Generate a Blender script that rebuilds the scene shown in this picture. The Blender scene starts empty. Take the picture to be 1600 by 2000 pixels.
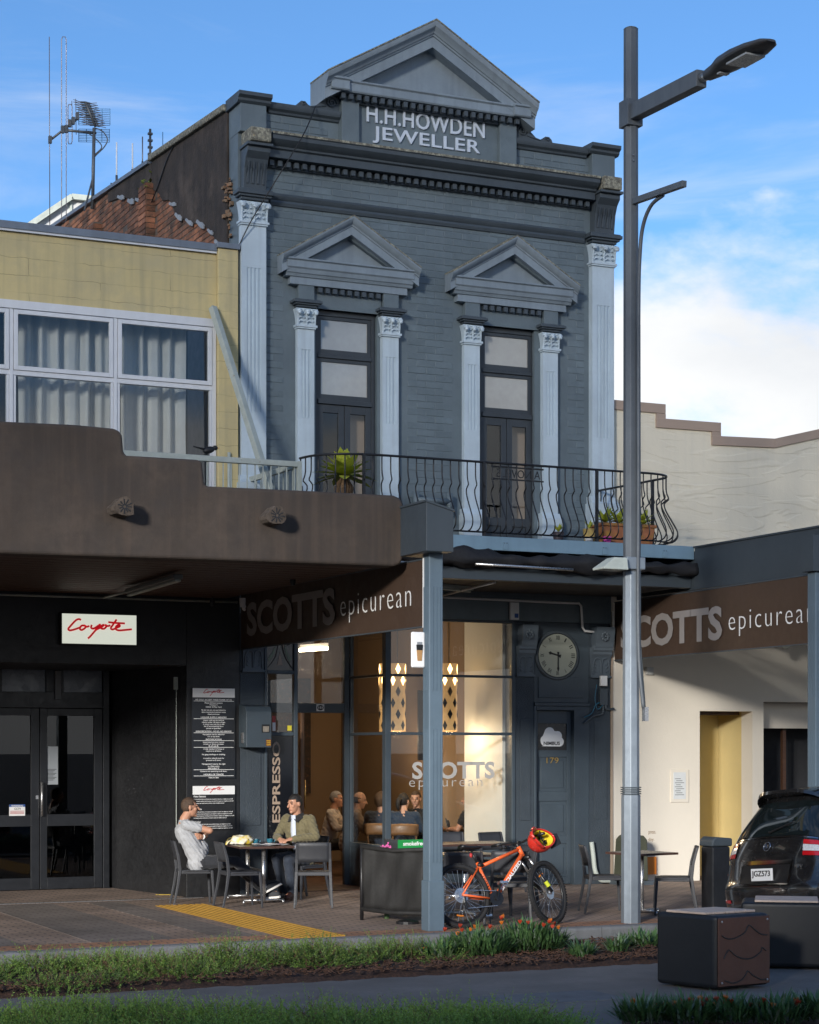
import bpy, bmesh, math, random
import numpy as np
from mathutils import Vector, Matrix, Quaternion
RAD = math.radians
rnd = random.Random(11)
sc = bpy.context.scene
col = sc.collection

# ---------------------------------------------------------------- camera
YAW = RAD(24.7)
CAMP = Vector((-9.03, -25.1, 2.0))
cam_d = bpy.data.cameras.new('camera')
cam = bpy.data.objects.new('camera', cam_d); col.objects.link(cam)
cam.location = CAMP
cam.rotation_euler = (RAD(90), 0, -YAW)
cam_d.sensor_fit = 'AUTO'; cam_d.sensor_width = 36.0
cam_d.lens = 3850.0 / 2000.0 * 36.0
cam_d.shift_y = 460.0 / 2000.0
cam_d.clip_start = 0.5; cam_d.clip_end = 5000
sc.camera = cam

# ---------------------------------------------------------------- sky, sun, exposure
SUN_EL, SUN_B = 12.5, 45.0          # elevation; travel direction measured from +Y towards +X
world = bpy.data.worlds.new('World'); sc.world = world; world.use_nodes = True
wn, wl = world.node_tree.nodes, world.node_tree.links
wn.clear()
def wnode(t, **k):
    n = wn.new(t)
    for a, v in k.items(): setattr(n, a, v)
    return n
w_out = wnode('ShaderNodeOutputWorld')
w_bg = wnode('ShaderNodeBackground'); w_bg.inputs['Strength'].default_value = 0.085
w_sky = wnode('ShaderNodeTexSky', sky_type='NISHITA', sun_disc=False)
w_sky.sun_elevation = RAD(SUN_EL); w_sky.sun_rotation = RAD(180 + SUN_B)
w_sky.air_density = 0.75; w_sky.dust_density = 0.1; w_sky.ozone_density = 5.0
w_tc = wnode('ShaderNodeTexCoord')
w_sep = wnode('ShaderNodeSeparateXYZ'); wl.new(w_tc.outputs['Generated'], w_sep.inputs[0])
# cumulus banks low in the sky, thin wisps above them, the same all the way round
def wmath(op, a_, b_):
    n_ = wnode('ShaderNodeMath', operation=op)
    for k_, v_ in enumerate((a_, b_)):
        if hasattr(v_, 'links'): wl.new(v_, n_.inputs[k_])
        else: n_.inputs[k_].default_value = v_
    return n_.outputs[0]
def wnoise(scale3, loc, s, detail, rough, dist=0.0):
    mp_ = wnode('ShaderNodeMapping'); wl.new(w_tc.outputs['Generated'], mp_.inputs[0]); mp_.inputs['Scale'].default_value = scale3; mp_.inputs['Location'].default_value = loc
    t_ = wnode('ShaderNodeTexNoise'); t_.inputs['Scale'].default_value = s; t_.inputs['Detail'].default_value = detail; t_.inputs['Roughness'].default_value = rough; t_.inputs['Distortion'].default_value = dist
    wl.new(mp_.outputs[0], t_.inputs['Vector']); return t_.outputs['Fac']
CLOUD_AT = (2.79, 7.37, 4.33)
n_big = wnoise((1, 1, 1.7), CLOUD_AT, 2.6, 10, 0.56, 0.15)
cum = wmath('ADD', wmath('MULTIPLY', wmath('SUBTRACT', 0.222, w_sep.outputs['Z']), 3.0), wmath('MULTIPLY', wmath('SUBTRACT', n_big, 0.5), 3.2))
w_cum = wnode('ShaderNodeMapRange', interpolation_type='SMOOTHSTEP'); wl.new(cum, w_cum.inputs[0]); w_cum.inputs[1].default_value = -0.06; w_cum.inputs[2].default_value = 0.26
n_wisp = wnoise((1.0, 1.0, 5.5), (0.7, 0.2, 0.0), 3.6, 8, 0.6, 0.5)
w_wi = wnode('ShaderNodeMapRange', interpolation_type='SMOOTHSTEP'); wl.new(n_wisp, w_wi.inputs[0]); w_wi.inputs[1].default_value = 0.44; w_wi.inputs[2].default_value = 0.76; w_wi.inputs[4].default_value = 0.36
w_fac = wmath('MAXIMUM', w_cum.outputs[0], w_wi.outputs[0])
n_sh = wnoise((1, 1, 2.0), (0.0, 0.0, 0.6), 6.0, 6, 0.55)
w_cc = wnode('ShaderNodeMix', data_type='RGBA'); wl.new(n_sh, w_cc.inputs[0]); w_cc.inputs[6].default_value = (2.7, 2.85, 3.1, 1); w_cc.inputs[7].default_value = (5.0, 4.95, 4.8, 1)
w_mix = wnode('ShaderNodeMix', data_type='RGBA'); wl.new(w_fac, w_mix.inputs[0]); w_tint = wnode('ShaderNodeMix', data_type='RGBA', blend_type='MULTIPLY'); w_tint.inputs[0].default_value = 1.0; wl.new(w_sky.outputs[0], w_tint.inputs[6]); w_tint.inputs[7].default_value = (0.95, 0.91, 0.83, 1); wl.new(w_tint.outputs[2], w_mix.inputs[6]); wl.new(w_cc.outputs[2], w_mix.inputs[7])
wl.new(w_mix.outputs[2], w_bg.inputs['Color']); wl.new(w_bg.outputs[0], w_out.inputs['Surface'])

sun_d = bpy.data.lights.new('sun', 'SUN'); sun_d.energy = 2.5; sun_d.angle = RAD(8); sun_d.color = (1.0, 0.955, 0.89)
sun = bpy.data.objects.new('sun', sun_d); col.objects.link(sun)
_b, _e = RAD(SUN_B), RAD(SUN_EL)
SUNV = Vector((math.sin(_b) * math.cos(_e), math.cos(_b) * math.cos(_e), -math.sin(_e)))
sun.rotation_euler = SUNV.to_track_quat('-Z', 'Y').to_euler(); sun.location = (-20, -20, 30)

sc.view_settings.view_transform = 'Standard'
try: sc.view_settings.look = 'None'
except Exception: pass
sc.view_settings.exposure = 1.6; sc.view_settings.gamma = 1.0; sc.view_settings.use_curve_mapping = False
sc.render.engine = 'CYCLES'
sc.cycles.use_denoising = True
sc.cycles.max_bounces = 8; sc.cycles.diffuse_bounces = 4; sc.cycles.glossy_bounces = 4; sc.cycles.transparent_max_bounces = 16
sc.cycles.sample_clamp_indirect = 6.0
sc.cycles.caustics_reflective = False; sc.cycles.caustics_refractive = False

# ---------------------------------------------------------------- measuring: a direction from the camera to a point on a known plane
_F = 3850.0; _CA, _SA = math.cos(YAW), math.sin(YAW)
def _ray(px, py):
    r = (px - 800.0) / _F
    return Vector((_SA + _CA * r, _CA - _SA * r, (1460.0 - py) / _F))
def P(px, py, Y=0.0):
    d = _ray(px, py); return CAMP + d * ((Y - CAMP.y) / d.y)
def G(px, py, Z=0.0):
    d = _ray(px, py); return CAMP + d * ((Z - CAMP.z) / d.z)
def XP(px, py, X):
    d = _ray(px, py); return CAMP + d * ((X - CAMP.x) / d.x)

# ---------------------------------------------------------------- materials
def S(r, g, b):
    f = lambda c: (c / 255 / 12.92) if c / 255 <= 0.04045 else ((c / 255 + 0.055) / 1.055) ** 2.4
    return (f(r), f(g), f(b))
MATS = {}
def mat(name, c, rough=0.6, var=0.12, scale=3.0, c2=None, t2=0.5, bump=0.0, bscale=30.0, metal=0.0, spec=0.5, coat=0.0,
        streak=0.0, streak_c=(0.02, 0.02, 0.02), rand=0.0, emit=None, estr=0.0, stretch=(1, 1, 1), spots=None, spot_t=0.66, spot_s=9.0, sheen=0.0):
    m = bpy.data.materials.new(name); m.use_nodes = True
    n, l = m.node_tree.nodes, m.node_tree.links
    b = n['Principled BSDF']
    b.inputs['Roughness'].default_value = rough; b.inputs['Metallic'].default_value = metal
    b.inputs['Specular IOR Level'].default_value = spec
    if coat: b.inputs['Coat Weight'].default_value = coat; b.inputs['Coat Roughness'].default_value = 0.05
    if sheen: b.inputs['Sheen Weight'].default_value = sheen
    geo = n.new('ShaderNodeNewGeometry')
    mp = n.new('ShaderNodeMapping'); l.new(geo.outputs['Position'], mp.inputs[0]); mp.inputs['Scale'].default_value = stretch
    def noise(s, d=5, r=0.6):
        t = n.new('ShaderNodeTexNoise'); t.inputs['Scale'].default_value = s; t.inputs['Detail'].default_value = d; t.inputs['Roughness'].default_value = r
        l.new(mp.outputs[0], t.inputs['Vector']); return t.outputs['Fac']
    def mixc(fac, a, bb):
        x = n.new('ShaderNodeMix'); x.data_type = 'RGBA'
        for k, v in ((0, fac), (6, a), (7, bb)):
            if hasattr(v, 'links'): l.new(v, x.inputs[k])
            elif isinstance(v, (int, float)): x.inputs[k].default_value = v
            else: x.inputs[k].default_value = (*v[:3], 1)
        return x.outputs[2]
    def ramp(v, a, bb, ca=0.0, cb=1.0):
        x = n.new('ShaderNodeMapRange'); l.new(v, x.inputs[0]); x.inputs[1].default_value = a; x.inputs[2].default_value = bb; x.inputs[3].default_value = ca; x.inputs[4].default_value = cb
        return x.outputs[0]
    lo = tuple(max(0, x * (1 - var)) for x in c); hi = tuple(x * (1 + var) for x in c)
    cur = mixc(ramp(noise(scale), 0.3, 0.7), lo, hi)
    cur = mixc(ramp(noise(scale * 9, 3), 0.35, 0.65, 0, 0.35), cur, lo)
    if c2 is not None:
        cur = mixc(ramp(noise(scale * 1.7, 8, 0.65), t2 - 0.1, t2 + 0.1), cur, c2)
    if spots is not None:
        cur = mixc(ramp(noise(spot_s, 6, 0.7), spot_t, spot_t + 0.04), cur, spots)
    if streak:
        mp2 = n.new('ShaderNodeMapping'); l.new(geo.outputs['Position'], mp2.inputs[0]); mp2.inputs['Scale'].default_value = (7, 7, 0.35)
        t = n.new('ShaderNodeTexNoise'); t.inputs['Scale'].default_value = 1.3; t.inputs['Detail'].default_value = 5; l.new(mp2.outputs[0], t.inputs['Vector'])
        cur = mixc(ramp(t.outputs['Fac'], 0.48, 0.75, 0, streak), cur, streak_c)
    if rand:
        oi = n.new('ShaderNodeObjectInfo')
        h = n.new('ShaderNodeHueSaturation'); l.new(cur, h.inputs['Color'])
        l.new(ramp(oi.outputs['Random'], 0, 1, 1 - rand, 1 + rand), h.inputs['Value']); cur = h.outputs[0]
    l.new(cur, b.inputs['Base Color'])
    if rough > 0.15:
        l.new(ramp(noise(scale * 4, 4), 0.3, 0.7, max(0.03, rough - 0.08), min(1, rough + 0.1)), b.inputs['Roughness'])
    if bump:
        bp = n.new('ShaderNodeBump'); bp.inputs['Strength'].default_value = min(1.0, bump); bp.inputs['Distance'].default_value = 0.01 * max(1, bump)
        l.new(noise(bscale, 6, 0.65), bp.inputs['Height']); l.new(bp.outputs[0], b.inputs['Normal'])
    if emit is not None:
        b.inputs['Emission Color'].default_value = (*emit, 1); b.inputs['Emission Strength'].default_value = estr
    MATS[name] = m
    return m
def glass(name, tint=(0.9, 0.92, 0.93), base=0.04, rough=0.0):
    m = bpy.data.materials.new(name); m.use_nodes = True
    n, l = m.node_tree.nodes, m.node_tree.links; n.clear()
    o = n.new('ShaderNodeOutputMaterial'); tr = n.new('ShaderNodeBsdfTransparent'); tr.inputs[0].default_value = (*tint, 1)
    gl = n.new('ShaderNodeBsdfGlossy'); gl.inputs['Roughness'].default_value = rough
    ge = n.new('ShaderNodeNewGeometry'); dt = n.new('ShaderNodeVectorMath'); dt.operation = 'DOT_PRODUCT'; l.new(ge.outputs['Normal'], dt.inputs[0]); l.new(ge.outputs['Incoming'], dt.inputs[1])
    def mth(op, x, y=None):
        q = n.new('ShaderNodeMath'); q.operation = op; l.new(x, q.inputs[0])
        if y is not None: q.inputs[1].default_value = y
        return q
    ab = mth('ABSOLUTE', dt.outputs['Value']); om = n.new('ShaderNodeMath'); om.operation = 'SUBTRACT'; om.inputs[0].default_value = 1.0; l.new(ab.outputs[0], om.inputs[1])
    pw = mth('POWER', om.outputs[0], 5.0); ad = mth('MULTIPLY_ADD', pw.outputs[0], 0.94); ad.inputs[2].default_value = 0.04 + base
    mx = n.new('ShaderNodeMixShader'); l.new(ad.outputs[0], mx.inputs[0]); l.new(tr.outputs[0], mx.inputs[1]); l.new(gl.outputs[0], mx.inputs[2]); l.new(mx.outputs[0], o.inputs[0])
    MATS[name] = m; return m

# ---------------------------------------------------------------- mesh building
ORG = {}
def org(o): return ORG.get(o, Vector((0, 0, 0)))
def tag(o, label=None, cat=None, group=None, kind=None):
    if label: o['label'] = label
    if cat: o['category'] = cat
    if group: o['group'] = group
    if kind: o['kind'] = kind
    return o
def T(name, label, cat, loc=(0, 0, 0), group=None, rz=0.0, rot=None):
    o = bpy.data.objects.new(name, None); col.objects.link(o); o.empty_display_size = 0.1
    o.location = loc; o.rotation_euler = rot if rot else (0, 0, rz); ORG[o] = Vector(loc)
    return tag(o, label, cat, group)
def copy_tree(o, parent=None):
    c = o.copy(); col.objects.link(c); c.parent = parent
    for ch in list(o.children): copy_tree(ch, c)
    return c
class MB:
    def __init__(s): s.v = []; s.f = []; s.m = []; s.mi = 0
    def add(s, vs, fs):
        k = len(s.v); s.v.extend([tuple(x) for x in vs])
        for f in fs: s.f.append([i + k for i in f]); s.m.append(s.mi)
        return s
    def box(s, x0, x1, y0, y1, z0, z1):
        return s.add([(x0,y0,z0),(x1,y0,z0),(x1,y1,z0),(x0,y1,z0),(x0,y0,z1),(x1,y0,z1),(x1,y1,z1),(x0,y1,z1)],
                     [(0,3,2,1),(4,5,6,7),(0,1,5,4),(1,2,6,5),(2,3,7,6),(3,0,4,7)])
    def obox(s, c, size, rz=0.0, M=None):
        c = Vector(c); M = M or Matrix.Rotation(rz, 3, 'Z'); hx, hy, hz = [q / 2 for q in size]
        vs = [c + M @ Vector((a*hx, b*hy, d*hz)) for d in (-1, 1) for a, b in ((-1,-1),(1,-1),(1,1),(-1,1))]
        return s.add(vs, [(0,3,2,1),(4,5,6,7),(0,1,5,4),(1,2,6,5),(2,3,7,6),(3,0,4,7)])
    def beam(s, a, b, w, h, up=(0, 0, 1)):
        a, b = Vector(a), Vector(b); d = (b - a); L = d.length; d.normalize(); u = Vector(up)
        if abs(d.dot(u)) > 0.98: u = Vector((0, 1, 0))
        x = d.cross(u).normalized(); z = x.cross(d)
        vs = [p + x * (i * w / 2) + z * (j * h / 2) for p in (a, b) for i, j in ((-1,-1),(1,-1),(1,1),(-1,1))]
        return s.add(vs, [(0,1,2,3),(7,6,5,4),(0,4,5,1),(1,5,6,2),(2,6,7,3),(3,7,4,0)])
    def tube(s, pts, r, n=8, closed=False, caps=True, flat=1.0):
        pts = [Vector(p) for p in pts]; N = len(pts); rr = r if isinstance(r, (list, tuple)) else [r] * N
        k = len(s.v); prev = None
        for i, p in enumerate(pts):
            if closed: d = pts[(i + 1) % N] - pts[i - 1]
            else: d = pts[min(i + 1, N - 1)] - pts[max(i - 1, 0)]
            if d.length < 1e-9: d = Vector((0, 0, 1))
            d.normalize()
            if prev is None:
                u = Vector((0, 0, 1)) if abs(d.z) < 0.95 else Vector((1, 0, 0)); x = d.cross(u).normalized()
            else:
                x = prev - d * prev.dot(d)
                x = x.normalized() if x.length > 1e-6 else d.orthogonal().normalized()
            prev = x; y = d.cross(x)
            for j in range(n):
                a = 2 * math.pi * (j + 0.5) / n; s.v.append(tuple(p + x * (math.cos(a) * rr[i]) + y * (math.sin(a) * rr[i] * flat)))
        M = N if closed else N - 1
        for i in range(M):
            for j in range(n):
                a, b = k + i * n, k + ((i + 1) % N) * n
                s.f.append([a + j, a + (j + 1) % n, b + (j + 1) % n, b + j]); s.m.append(s.mi)
        if caps and not closed:
            s.f.append([k + j for j in range(n)][::-1]); s.f.append([k + (N - 1) * n + j for j in range(n)]); s.m += [s.mi, s.mi]
        return s
    def prism(s, poly, axis, a, b):
        n = len(poly)
        def mk(p, t): return {'x': (t, p[0], p[1]), 'y': (p[0], t, p[1]), 'z': (p[0], p[1], t)}[axis]
        vs = [mk(p, a) for p in poly] + [mk(p, b) for p in poly]
        fs = [list(range(n))[::-1], list(range(n, 2 * n))] + [(i, (i + 1) % n, (i + 1) % n + n, i + n) for i in range(n)]
        return s.add(vs, fs)
    def rake(s, poly, x0, z0, x1, z1):            # a moulding section (y, z) run from one x to the other while it climbs
        n = len(poly)
        vs = [(x0, p[0], p[1] + z0) for p in poly] + [(x1, p[0], p[1] + z1) for p in poly]
        return s.add(vs, [list(range(n))[::-1], list(range(n, 2 * n))] + [(i, (i + 1) % n, (i + 1) % n + n, i + n) for i in range(n)])
    def lathe(s, prof, c=(0, 0, 0), n=16, M=None, sx=1.0, sy=1.0):
        c = Vector(c); k = len(s.v); M = M or Matrix.Identity(3)
        for r, z in prof:
            for j in range(n):
                a = 2 * math.pi * j / n; s.v.append(tuple(c + M @ Vector((math.cos(a) * r * sx, math.sin(a) * r * sy, z))))
        for i in range(len(prof) - 1):
            for j in range(n):
                s.f.append([k+i*n+j, k+i*n+(j+1)%n, k+(i+1)*n+(j+1)%n, k+(i+1)*n+j]); s.m.append(s.mi)
        s.f.append([k + j for j in range(n)][::-1]); s.f.append([k + (len(prof) - 1) * n + j for j in range(n)]); s.m += [s.mi, s.mi]
        return s
    def ball(s, c, r, n=12, m=8, M=None):
        if not isinstance(r, (tuple, list)): r = (r, r, r)
        c = Vector(c); M = M or Matrix.Identity(3); k = len(s.v)
        for i in range(m + 1):
            t = math.pi * i / m - math.pi / 2; t = max(min(t, 1.5607), -1.5607)
            for j in range(n):
                a = 2 * math.pi * j / n
                s.v.append(tuple(c + M @ Vector((math.cos(t)*math.cos(a)*r[0], math.cos(t)*math.sin(a)*r[1], math.sin(t)*r[2]))))
        for i in range(m):
            for j in range(n):
                s.f.append([k+i*n+j, k+i*n+(j+1)%n, k+(i+1)*n+(j+1)%n, k+(i+1)*n+j]); s.m.append(s.mi)
        s.f.append([k + j for j in range(n)][::-1]); s.f.append([k + m * n + j for j in range(n)]); s.m += [s.mi, s.mi]
        return s
    def capsule(s, a, ra, b, rb, n=10):
        a, b = Vector(a), Vector(b); d = b - a; L = max(d.length, 1e-5); d = d / L
        pts, rr = [], []
        for t in (-1.0, -0.92, -0.7, -0.38, 0): pts.append(a + d * (t * ra)); rr.append(ra * math.sqrt(max(0.002, 1 - t * t)))
        for t in (0, 0.38, 0.7, 0.92, 1.0): pts.append(b + d * (t * rb)); rr.append(rb * math.sqrt(max(0.002, 1 - t * t)))
        return s.tube(pts, rr, n)
    def xform(s, M): s.v = [tuple(M @ Vector(v)) for v in s.v]; return s
    def build(s, name, m=None, parent=None, smooth=False, bevel=0.0, local=False, loc=None, seg=2, auto=None):
        if parent is not None: o0 = Vector((0, 0, 0)) if local else org(parent)
        elif loc is not None: o0 = Vector((0, 0, 0)) if local else Vector(loc)
        else:
            a = np.array(s.v); o0 = Vector(((a[:,0].min()+a[:,0].max())/2, (a[:,1].min()+a[:,1].max())/2, a[:,2].min()))
        me = bpy.data.meshes.new(name)
        me.from_pydata([(v[0]-o0.x, v[1]-o0.y, v[2]-o0.z) for v in s.v], [], s.f)
        ms = m if isinstance(m, (list, tuple)) else [m]
        for q in ms: me.materials.append(q)
        if len(ms) > 1: me.polygons.foreach_set('material_index', s.m)
        if smooth: me.polygons.foreach_set('use_smooth', [True] * len(me.polygons))
        me.update()
        ob = bpy.data.objects.new(name, me); col.objects.link(ob)
        if parent is not None: ob.parent = parent; ORG[ob] = org(parent)
        else: ob.location = o0 if not local else (loc or (0, 0, 0)); ORG[ob] = Vector(o0)
        if auto is not None: smooth_by_angle(me, auto)
        if bevel:
            bv = ob.modifiers.new('bevel', 'BEVEL'); bv.width = bevel; bv.segments = seg; bv.limit_method = 'ANGLE'; bv.angle_limit = RAD(40)
            bv.harden_normals = False
        return ob
def smooth_by_angle(me, deg):
    bm = bmesh.new(); bm.from_mesh(me)
    for f in bm.faces: f.smooth = True
    for e in bm.edges:
        e.smooth = not (len(e.link_faces) != 2 or e.calc_face_angle(0) > RAD(deg))
    bm.to_mesh(me); bm.free()
def arc(cx, cy, r, a0, a1, n, ry=None):
    return [(cx + r * math.cos(RAD(a0 + (a1 - a0) * i / n)), cy + (ry or r) * math.sin(RAD(a0 + (a1 - a0) * i / n))) for i in range(n + 1)]
def lerp(a, b, t): return a + (b - a) * t
def spline(pts, n=8):
    pts = [Vector(p) for p in pts]; out = []
    for i in range(len(pts) - 1):
        p0, p1, p2, p3 = pts[max(i-1, 0)], pts[i], pts[i+1], pts[min(i+2, len(pts)-1)]
        for k in range(n):
            t = k / n
            out.append(0.5 * ((2*p1) + (p2-p0)*t + (2*p0-5*p1+4*p2-p3)*t*t + (-p0+3*p1-3*p2+p3)*t**3))
    out.append(pts[-1]); return out
def text_mesh(s, height, width=None, extrude=0.004, bold=0.0, align='LEFT', spacing=1.0, line=1.0):
    cu = bpy.data.curves.new('text', 'FONT'); cu.body = s; cu.size = 1.0; cu.align_x = 'LEFT'; cu.space_character = spacing; cu.offset = bold; cu.space_line = line
    cu.resolution_u = 3
    if align != 'LEFT': cu.align_x = align
    ob = bpy.data.objects.new('text', cu)
    me = bpy.data.meshes.new_from_object(ob)
    n = len(me.vertices); a = np.zeros(n * 3); me.vertices.foreach_get('co', a); a = a.reshape(-1, 3)
    faces = [list(p.vertices) for p in me.polygons]
    bpy.data.objects.remove(ob); bpy.data.curves.remove(cu); bpy.data.meshes.remove(me)
    if n == 0: return None
    mn, mx = a.min(0), a.max(0)
    a = a - mn; k = height / (mx[1] - mn[1]); a *= k
    if width: a[:, 0] *= width / a[:, 0].max()
    a[:, 2] = 0
    if align == 'CENTER': a[:, 0] -= a[:, 0].max() / 2
    # extrude: front and back copies plus the border walls
    cnt = {}
    for f in faces:
        for i in range(len(f)): 
            e = (f[i], f[(i+1) % len(f)]); cnt[e] = 1
    vs = [tuple(v + np.array([0, 0, extrude])) for v in a] + [tuple(v) for v in a]
    fs = [f for f in faces] + [[i + n for i in f][::-1] for f in faces]
    if extrude > 0:
        for (i, j) in cnt:
            if (j, i) not in cnt: fs.append([j, i, i + n, j + n])
    return vs, fs
def text(name, s, m, parent, at, height, width=None, x=(1, 0, 0), up=(0, 0, 1), extrude=0.004, bold=0.0, align='LEFT', spacing=1.0, line=1.0, local=False, split=False):
    r = text_mesh(s, height, width, extrude, bold, align, spacing, line)
    if r is None: return None
    X, U = Vector(x).normalized(), Vector(up).normalized(); N = X.cross(U); A = Vector(at)
    pts = [A + X * v[0] + U * v[1] + N * v[2] for v in r[0]]
    if split:
        par = list(range(len(pts)))
        def find(i):
            while par[i] != i: par[i] = par[par[i]]; i = par[i]
            return i
        for f in r[1]:
            for k in f[1:]: par[find(k)] = find(f[0])
        grp = {}
        for f in r[1]: grp.setdefault(find(f[0]), []).append(f)
        for fs in grp.values():
            ids = sorted({i for f in fs for i in f}); mp = {q: i for i, q in enumerate(ids)}
            MB().add([pts[i] for i in ids], [[mp[i] for i in f] for f in fs]).build(name, m, parent, local=local)
        return None
    b = MB(); b.add(pts, r[1])
    return b.build(name, m, parent, local=local)
def card(name, m, parent, a, b, z0, z1, t=0.01, out=0.0):      # a thin upright slab between two ground points
    a, b = Vector(a), Vector(b); d = (b - a).normalized(); nrm = Vector((d.y, -d.x, 0))
    q = MB(); p0, p1 = a + nrm * out, b + nrm * out
    vs = [(p.x + nrm.x * k, p.y + nrm.y * k, z) for z in (z0, z1) for p, k in ((p0, 0), (p1, 0), (p1, t), (p0, t))]
    q.add(vs, [(0,3,2,1),(4,5,6,7),(0,1,5,4),(1,2,6,5),(2,3,7,6),(3,0,4,7)])
    return q.build(name, m, parent)
# ================================================================ MATERIALS
M_fac = mat('facade_paint', (0.138, 0.176, 0.196), 0.55, 0.20, 1.0, c2=(0.108, 0.138, 0.155), t2=0.57, streak=0.35, streak_c=(0.15, 0.18, 0.20), bump=0.25, bscale=45)
M_brickpaint = mat('painted_brick', (0.138, 0.178, 0.199), 0.55, 0.20, 1.1, c2=(0.108, 0.140, 0.158), t2=0.57, spots=(0.20, 0.23, 0.25), spot_t=0.72, spot_s=14, streak=0.38, streak_c=(0.16, 0.19, 0.21), rand=0.08, bump=0.5, bscale=35)
M_trim = mat('pale_blue_paint', (0.53, 0.625, 0.685), 0.55, 0.10, 2.0, streak=0.45, streak_c=(0.33, 0.385, 0.43), spots=(0.66, 0.70, 0.76), spot_t=0.70)
M_ped = mat('pediment_paint', (0.245, 0.295, 0.335), 0.55, 0.14, 2.0, streak=0.45, streak_c=(0.15, 0.175, 0.20))
M_dtrim = mat('dark_slate_paint', (0.062, 0.078, 0.092), 0.5, 0.12, 2.5, streak=0.15, streak_c=(0.02, 0.024, 0.028))
M_lichen = mat('lichened_stone', (0.16, 0.15, 0.12), 0.9, 0.4, 14, c2=(0.42, 0.40, 0.30), t2=0.55, bump=1.0, bscale=30, spots=(0.45, 0.27, 0.04), spot_t=0.64, spot_s=16)
M_letter = mat('letter_paint', (0.60, 0.66, 0.74), 0.6, 0.06, 6, spots=(0.75, 0.76, 0.77), spot_t=0.62, spot_s=7)
M_frame = mat('window_frame_paint', (0.040, 0.048, 0.056), 0.45, 0.15, 5, spots=(0.28, 0.28, 0.27), spot_t=0.735, spot_s=10)
M_iron = mat('wrought_iron', (0.018, 0.018, 0.020), 0.42, 0.3, 20, metal=0.2)
M_render = mat('sooty_render', (0.075, 0.058, 0.046), 0.95, 0.6, 1.3, c2=(0.035, 0.028, 0.024), t2=0.5, streak=0.15, streak_c=(0.15, 0.12, 0.10), spots=(0.17, 0.14, 0.12), spot_t=0.68, spot_s=5, bump=1.0, bscale=18)
M_brick = mat('red_brick', (0.33, 0.14, 0.075), 0.9, 0.35, 1.6, c2=(0.10, 0.062, 0.045), t2=0.52, rand=0.42, bump=0.8, bscale=40)
M_mortar = mat('lime_mortar', (0.13, 0.105, 0.085), 0.95, 0.25, 8, bump=0.8, bscale=60)
M_flash = mat('lead_flashing', (0.33, 0.35, 0.37), 0.6, 0.2, 8)
M_yellow = mat('yellow_render', (0.62, 0.51, 0.26), 0.85, 0.10, 1.0, c2=(0.52, 0.44, 0.25), t2=0.55, streak=0.5, streak_c=(0.36, 0.31, 0.19), bump=0.4, bscale=25, spots=(0.55, 0.46, 0.20), spot_t=0.70, spot_s=5)
M_zinc = mat('zinc_capping', (0.20, 0.23, 0.27), 0.5, 0.15, 5, metal=0.3, streak=0.2, streak_c=(0.1, 0.11, 0.12))
M_alu = mat('white_window_aluminium', (0.68, 0.70, 0.73), 0.4, 0.05, 6, streak=0.15, streak_c=(0.45, 0.46, 0.48))
M_oldalu = mat('weathered_pale_paint', (0.42, 0.46, 0.42), 0.6, 0.15, 6, spots=(0.25, 0.15, 0.08), spot_t=0.66, spot_s=13)
M_curtain = mat('curtain_cloth', (0.60, 0.59, 0.55), 0.9, 0.08, 3, sheen=0.2)
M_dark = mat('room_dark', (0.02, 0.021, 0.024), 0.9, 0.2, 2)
M_adobe = mat('brown_adobe', (0.060, 0.046, 0.037), 0.85, 0.4, 1.1, c2=(0.045, 0.036, 0.031), t2=0.56, streak=0.4, streak_c=(0.105, 0.074, 0.055), bump=0.5, bscale=9)
M_log = mat('weathered_log', (0.085, 0.066, 0.052), 0.95, 0.4, 12, bump=1.0, bscale=40)
M_soffit = mat('stained_timber', (0.060, 0.027, 0.014), 0.55, 0.3, 4, stretch=(0.6, 8, 8), bump=0.3, bscale=10)
M_black = mat('black_wall_paint', (0.012, 0.0125, 0.014), 0.5, 0.3, 3, spots=(0.2, 0.2, 0.19), spot_t=0.80, spot_s=12, bump=0.2, bscale=30)
M_blackdoor = mat('black_door_paint', (0.014, 0.016, 0.020), 0.4, 0.25, 4)
M_slate = mat('slate_blue_paint', (0.048, 0.066, 0.082), 0.5, 0.12, 3, spots=(0.30, 0.30, 0.29), spot_t=0.765, spot_s=16, bump=0.3, bscale=60)
M_stucco = mat('slate_rough_plaster', (0.040, 0.054, 0.068), 0.6, 0.15, 3, bump=1.0, bscale=70)
M_post = mat('veranda_post_paint', (0.105, 0.150, 0.190), 0.5, 0.1, 3, spots=(0.60, 0.57, 0.50), spot_t=0.70, spot_s=17, streak=0.2, streak_c=(0.06, 0.085, 0.11))
M_bluebeam = mat('blue_beam_paint', (0.17, 0.27, 0.35), 0.5, 0.1, 2, streak=0.25, streak_c=(0.11, 0.17, 0.22))
M_fascia = mat('dark_metal_fascia', (0.045, 0.058, 0.070), 0.45, 0.08, 1.5, streak=0.12, streak_c=(0.03, 0.035, 0.045))
M_awning = mat('black_awning_cloth', (0.010, 0.010, 0.012), 0.7, 0.2, 6)
M_banner = mat('brown_banner_vinyl', (0.062, 0.038, 0.026), 0.55, 0.08, 2)
M_halft = mat('grey_banner_print', (0.28, 0.26, 0.25), 0.6, 0.05, 4)
M_white = mat('white_paint', (0.80, 0.80, 0.79), 0.5, 0.03, 5)
M_whiteprint = mat('white_print', (0.78, 0.78, 0.77), 0.6, 0.02, 5)
M_cream = mat('cream_plaster', (0.80, 0.72, 0.56), 0.85, 0.05, 0.8, streak=0.20, streak_c=(0.60, 0.56, 0.46), bump=0.35, bscale=14)
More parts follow.
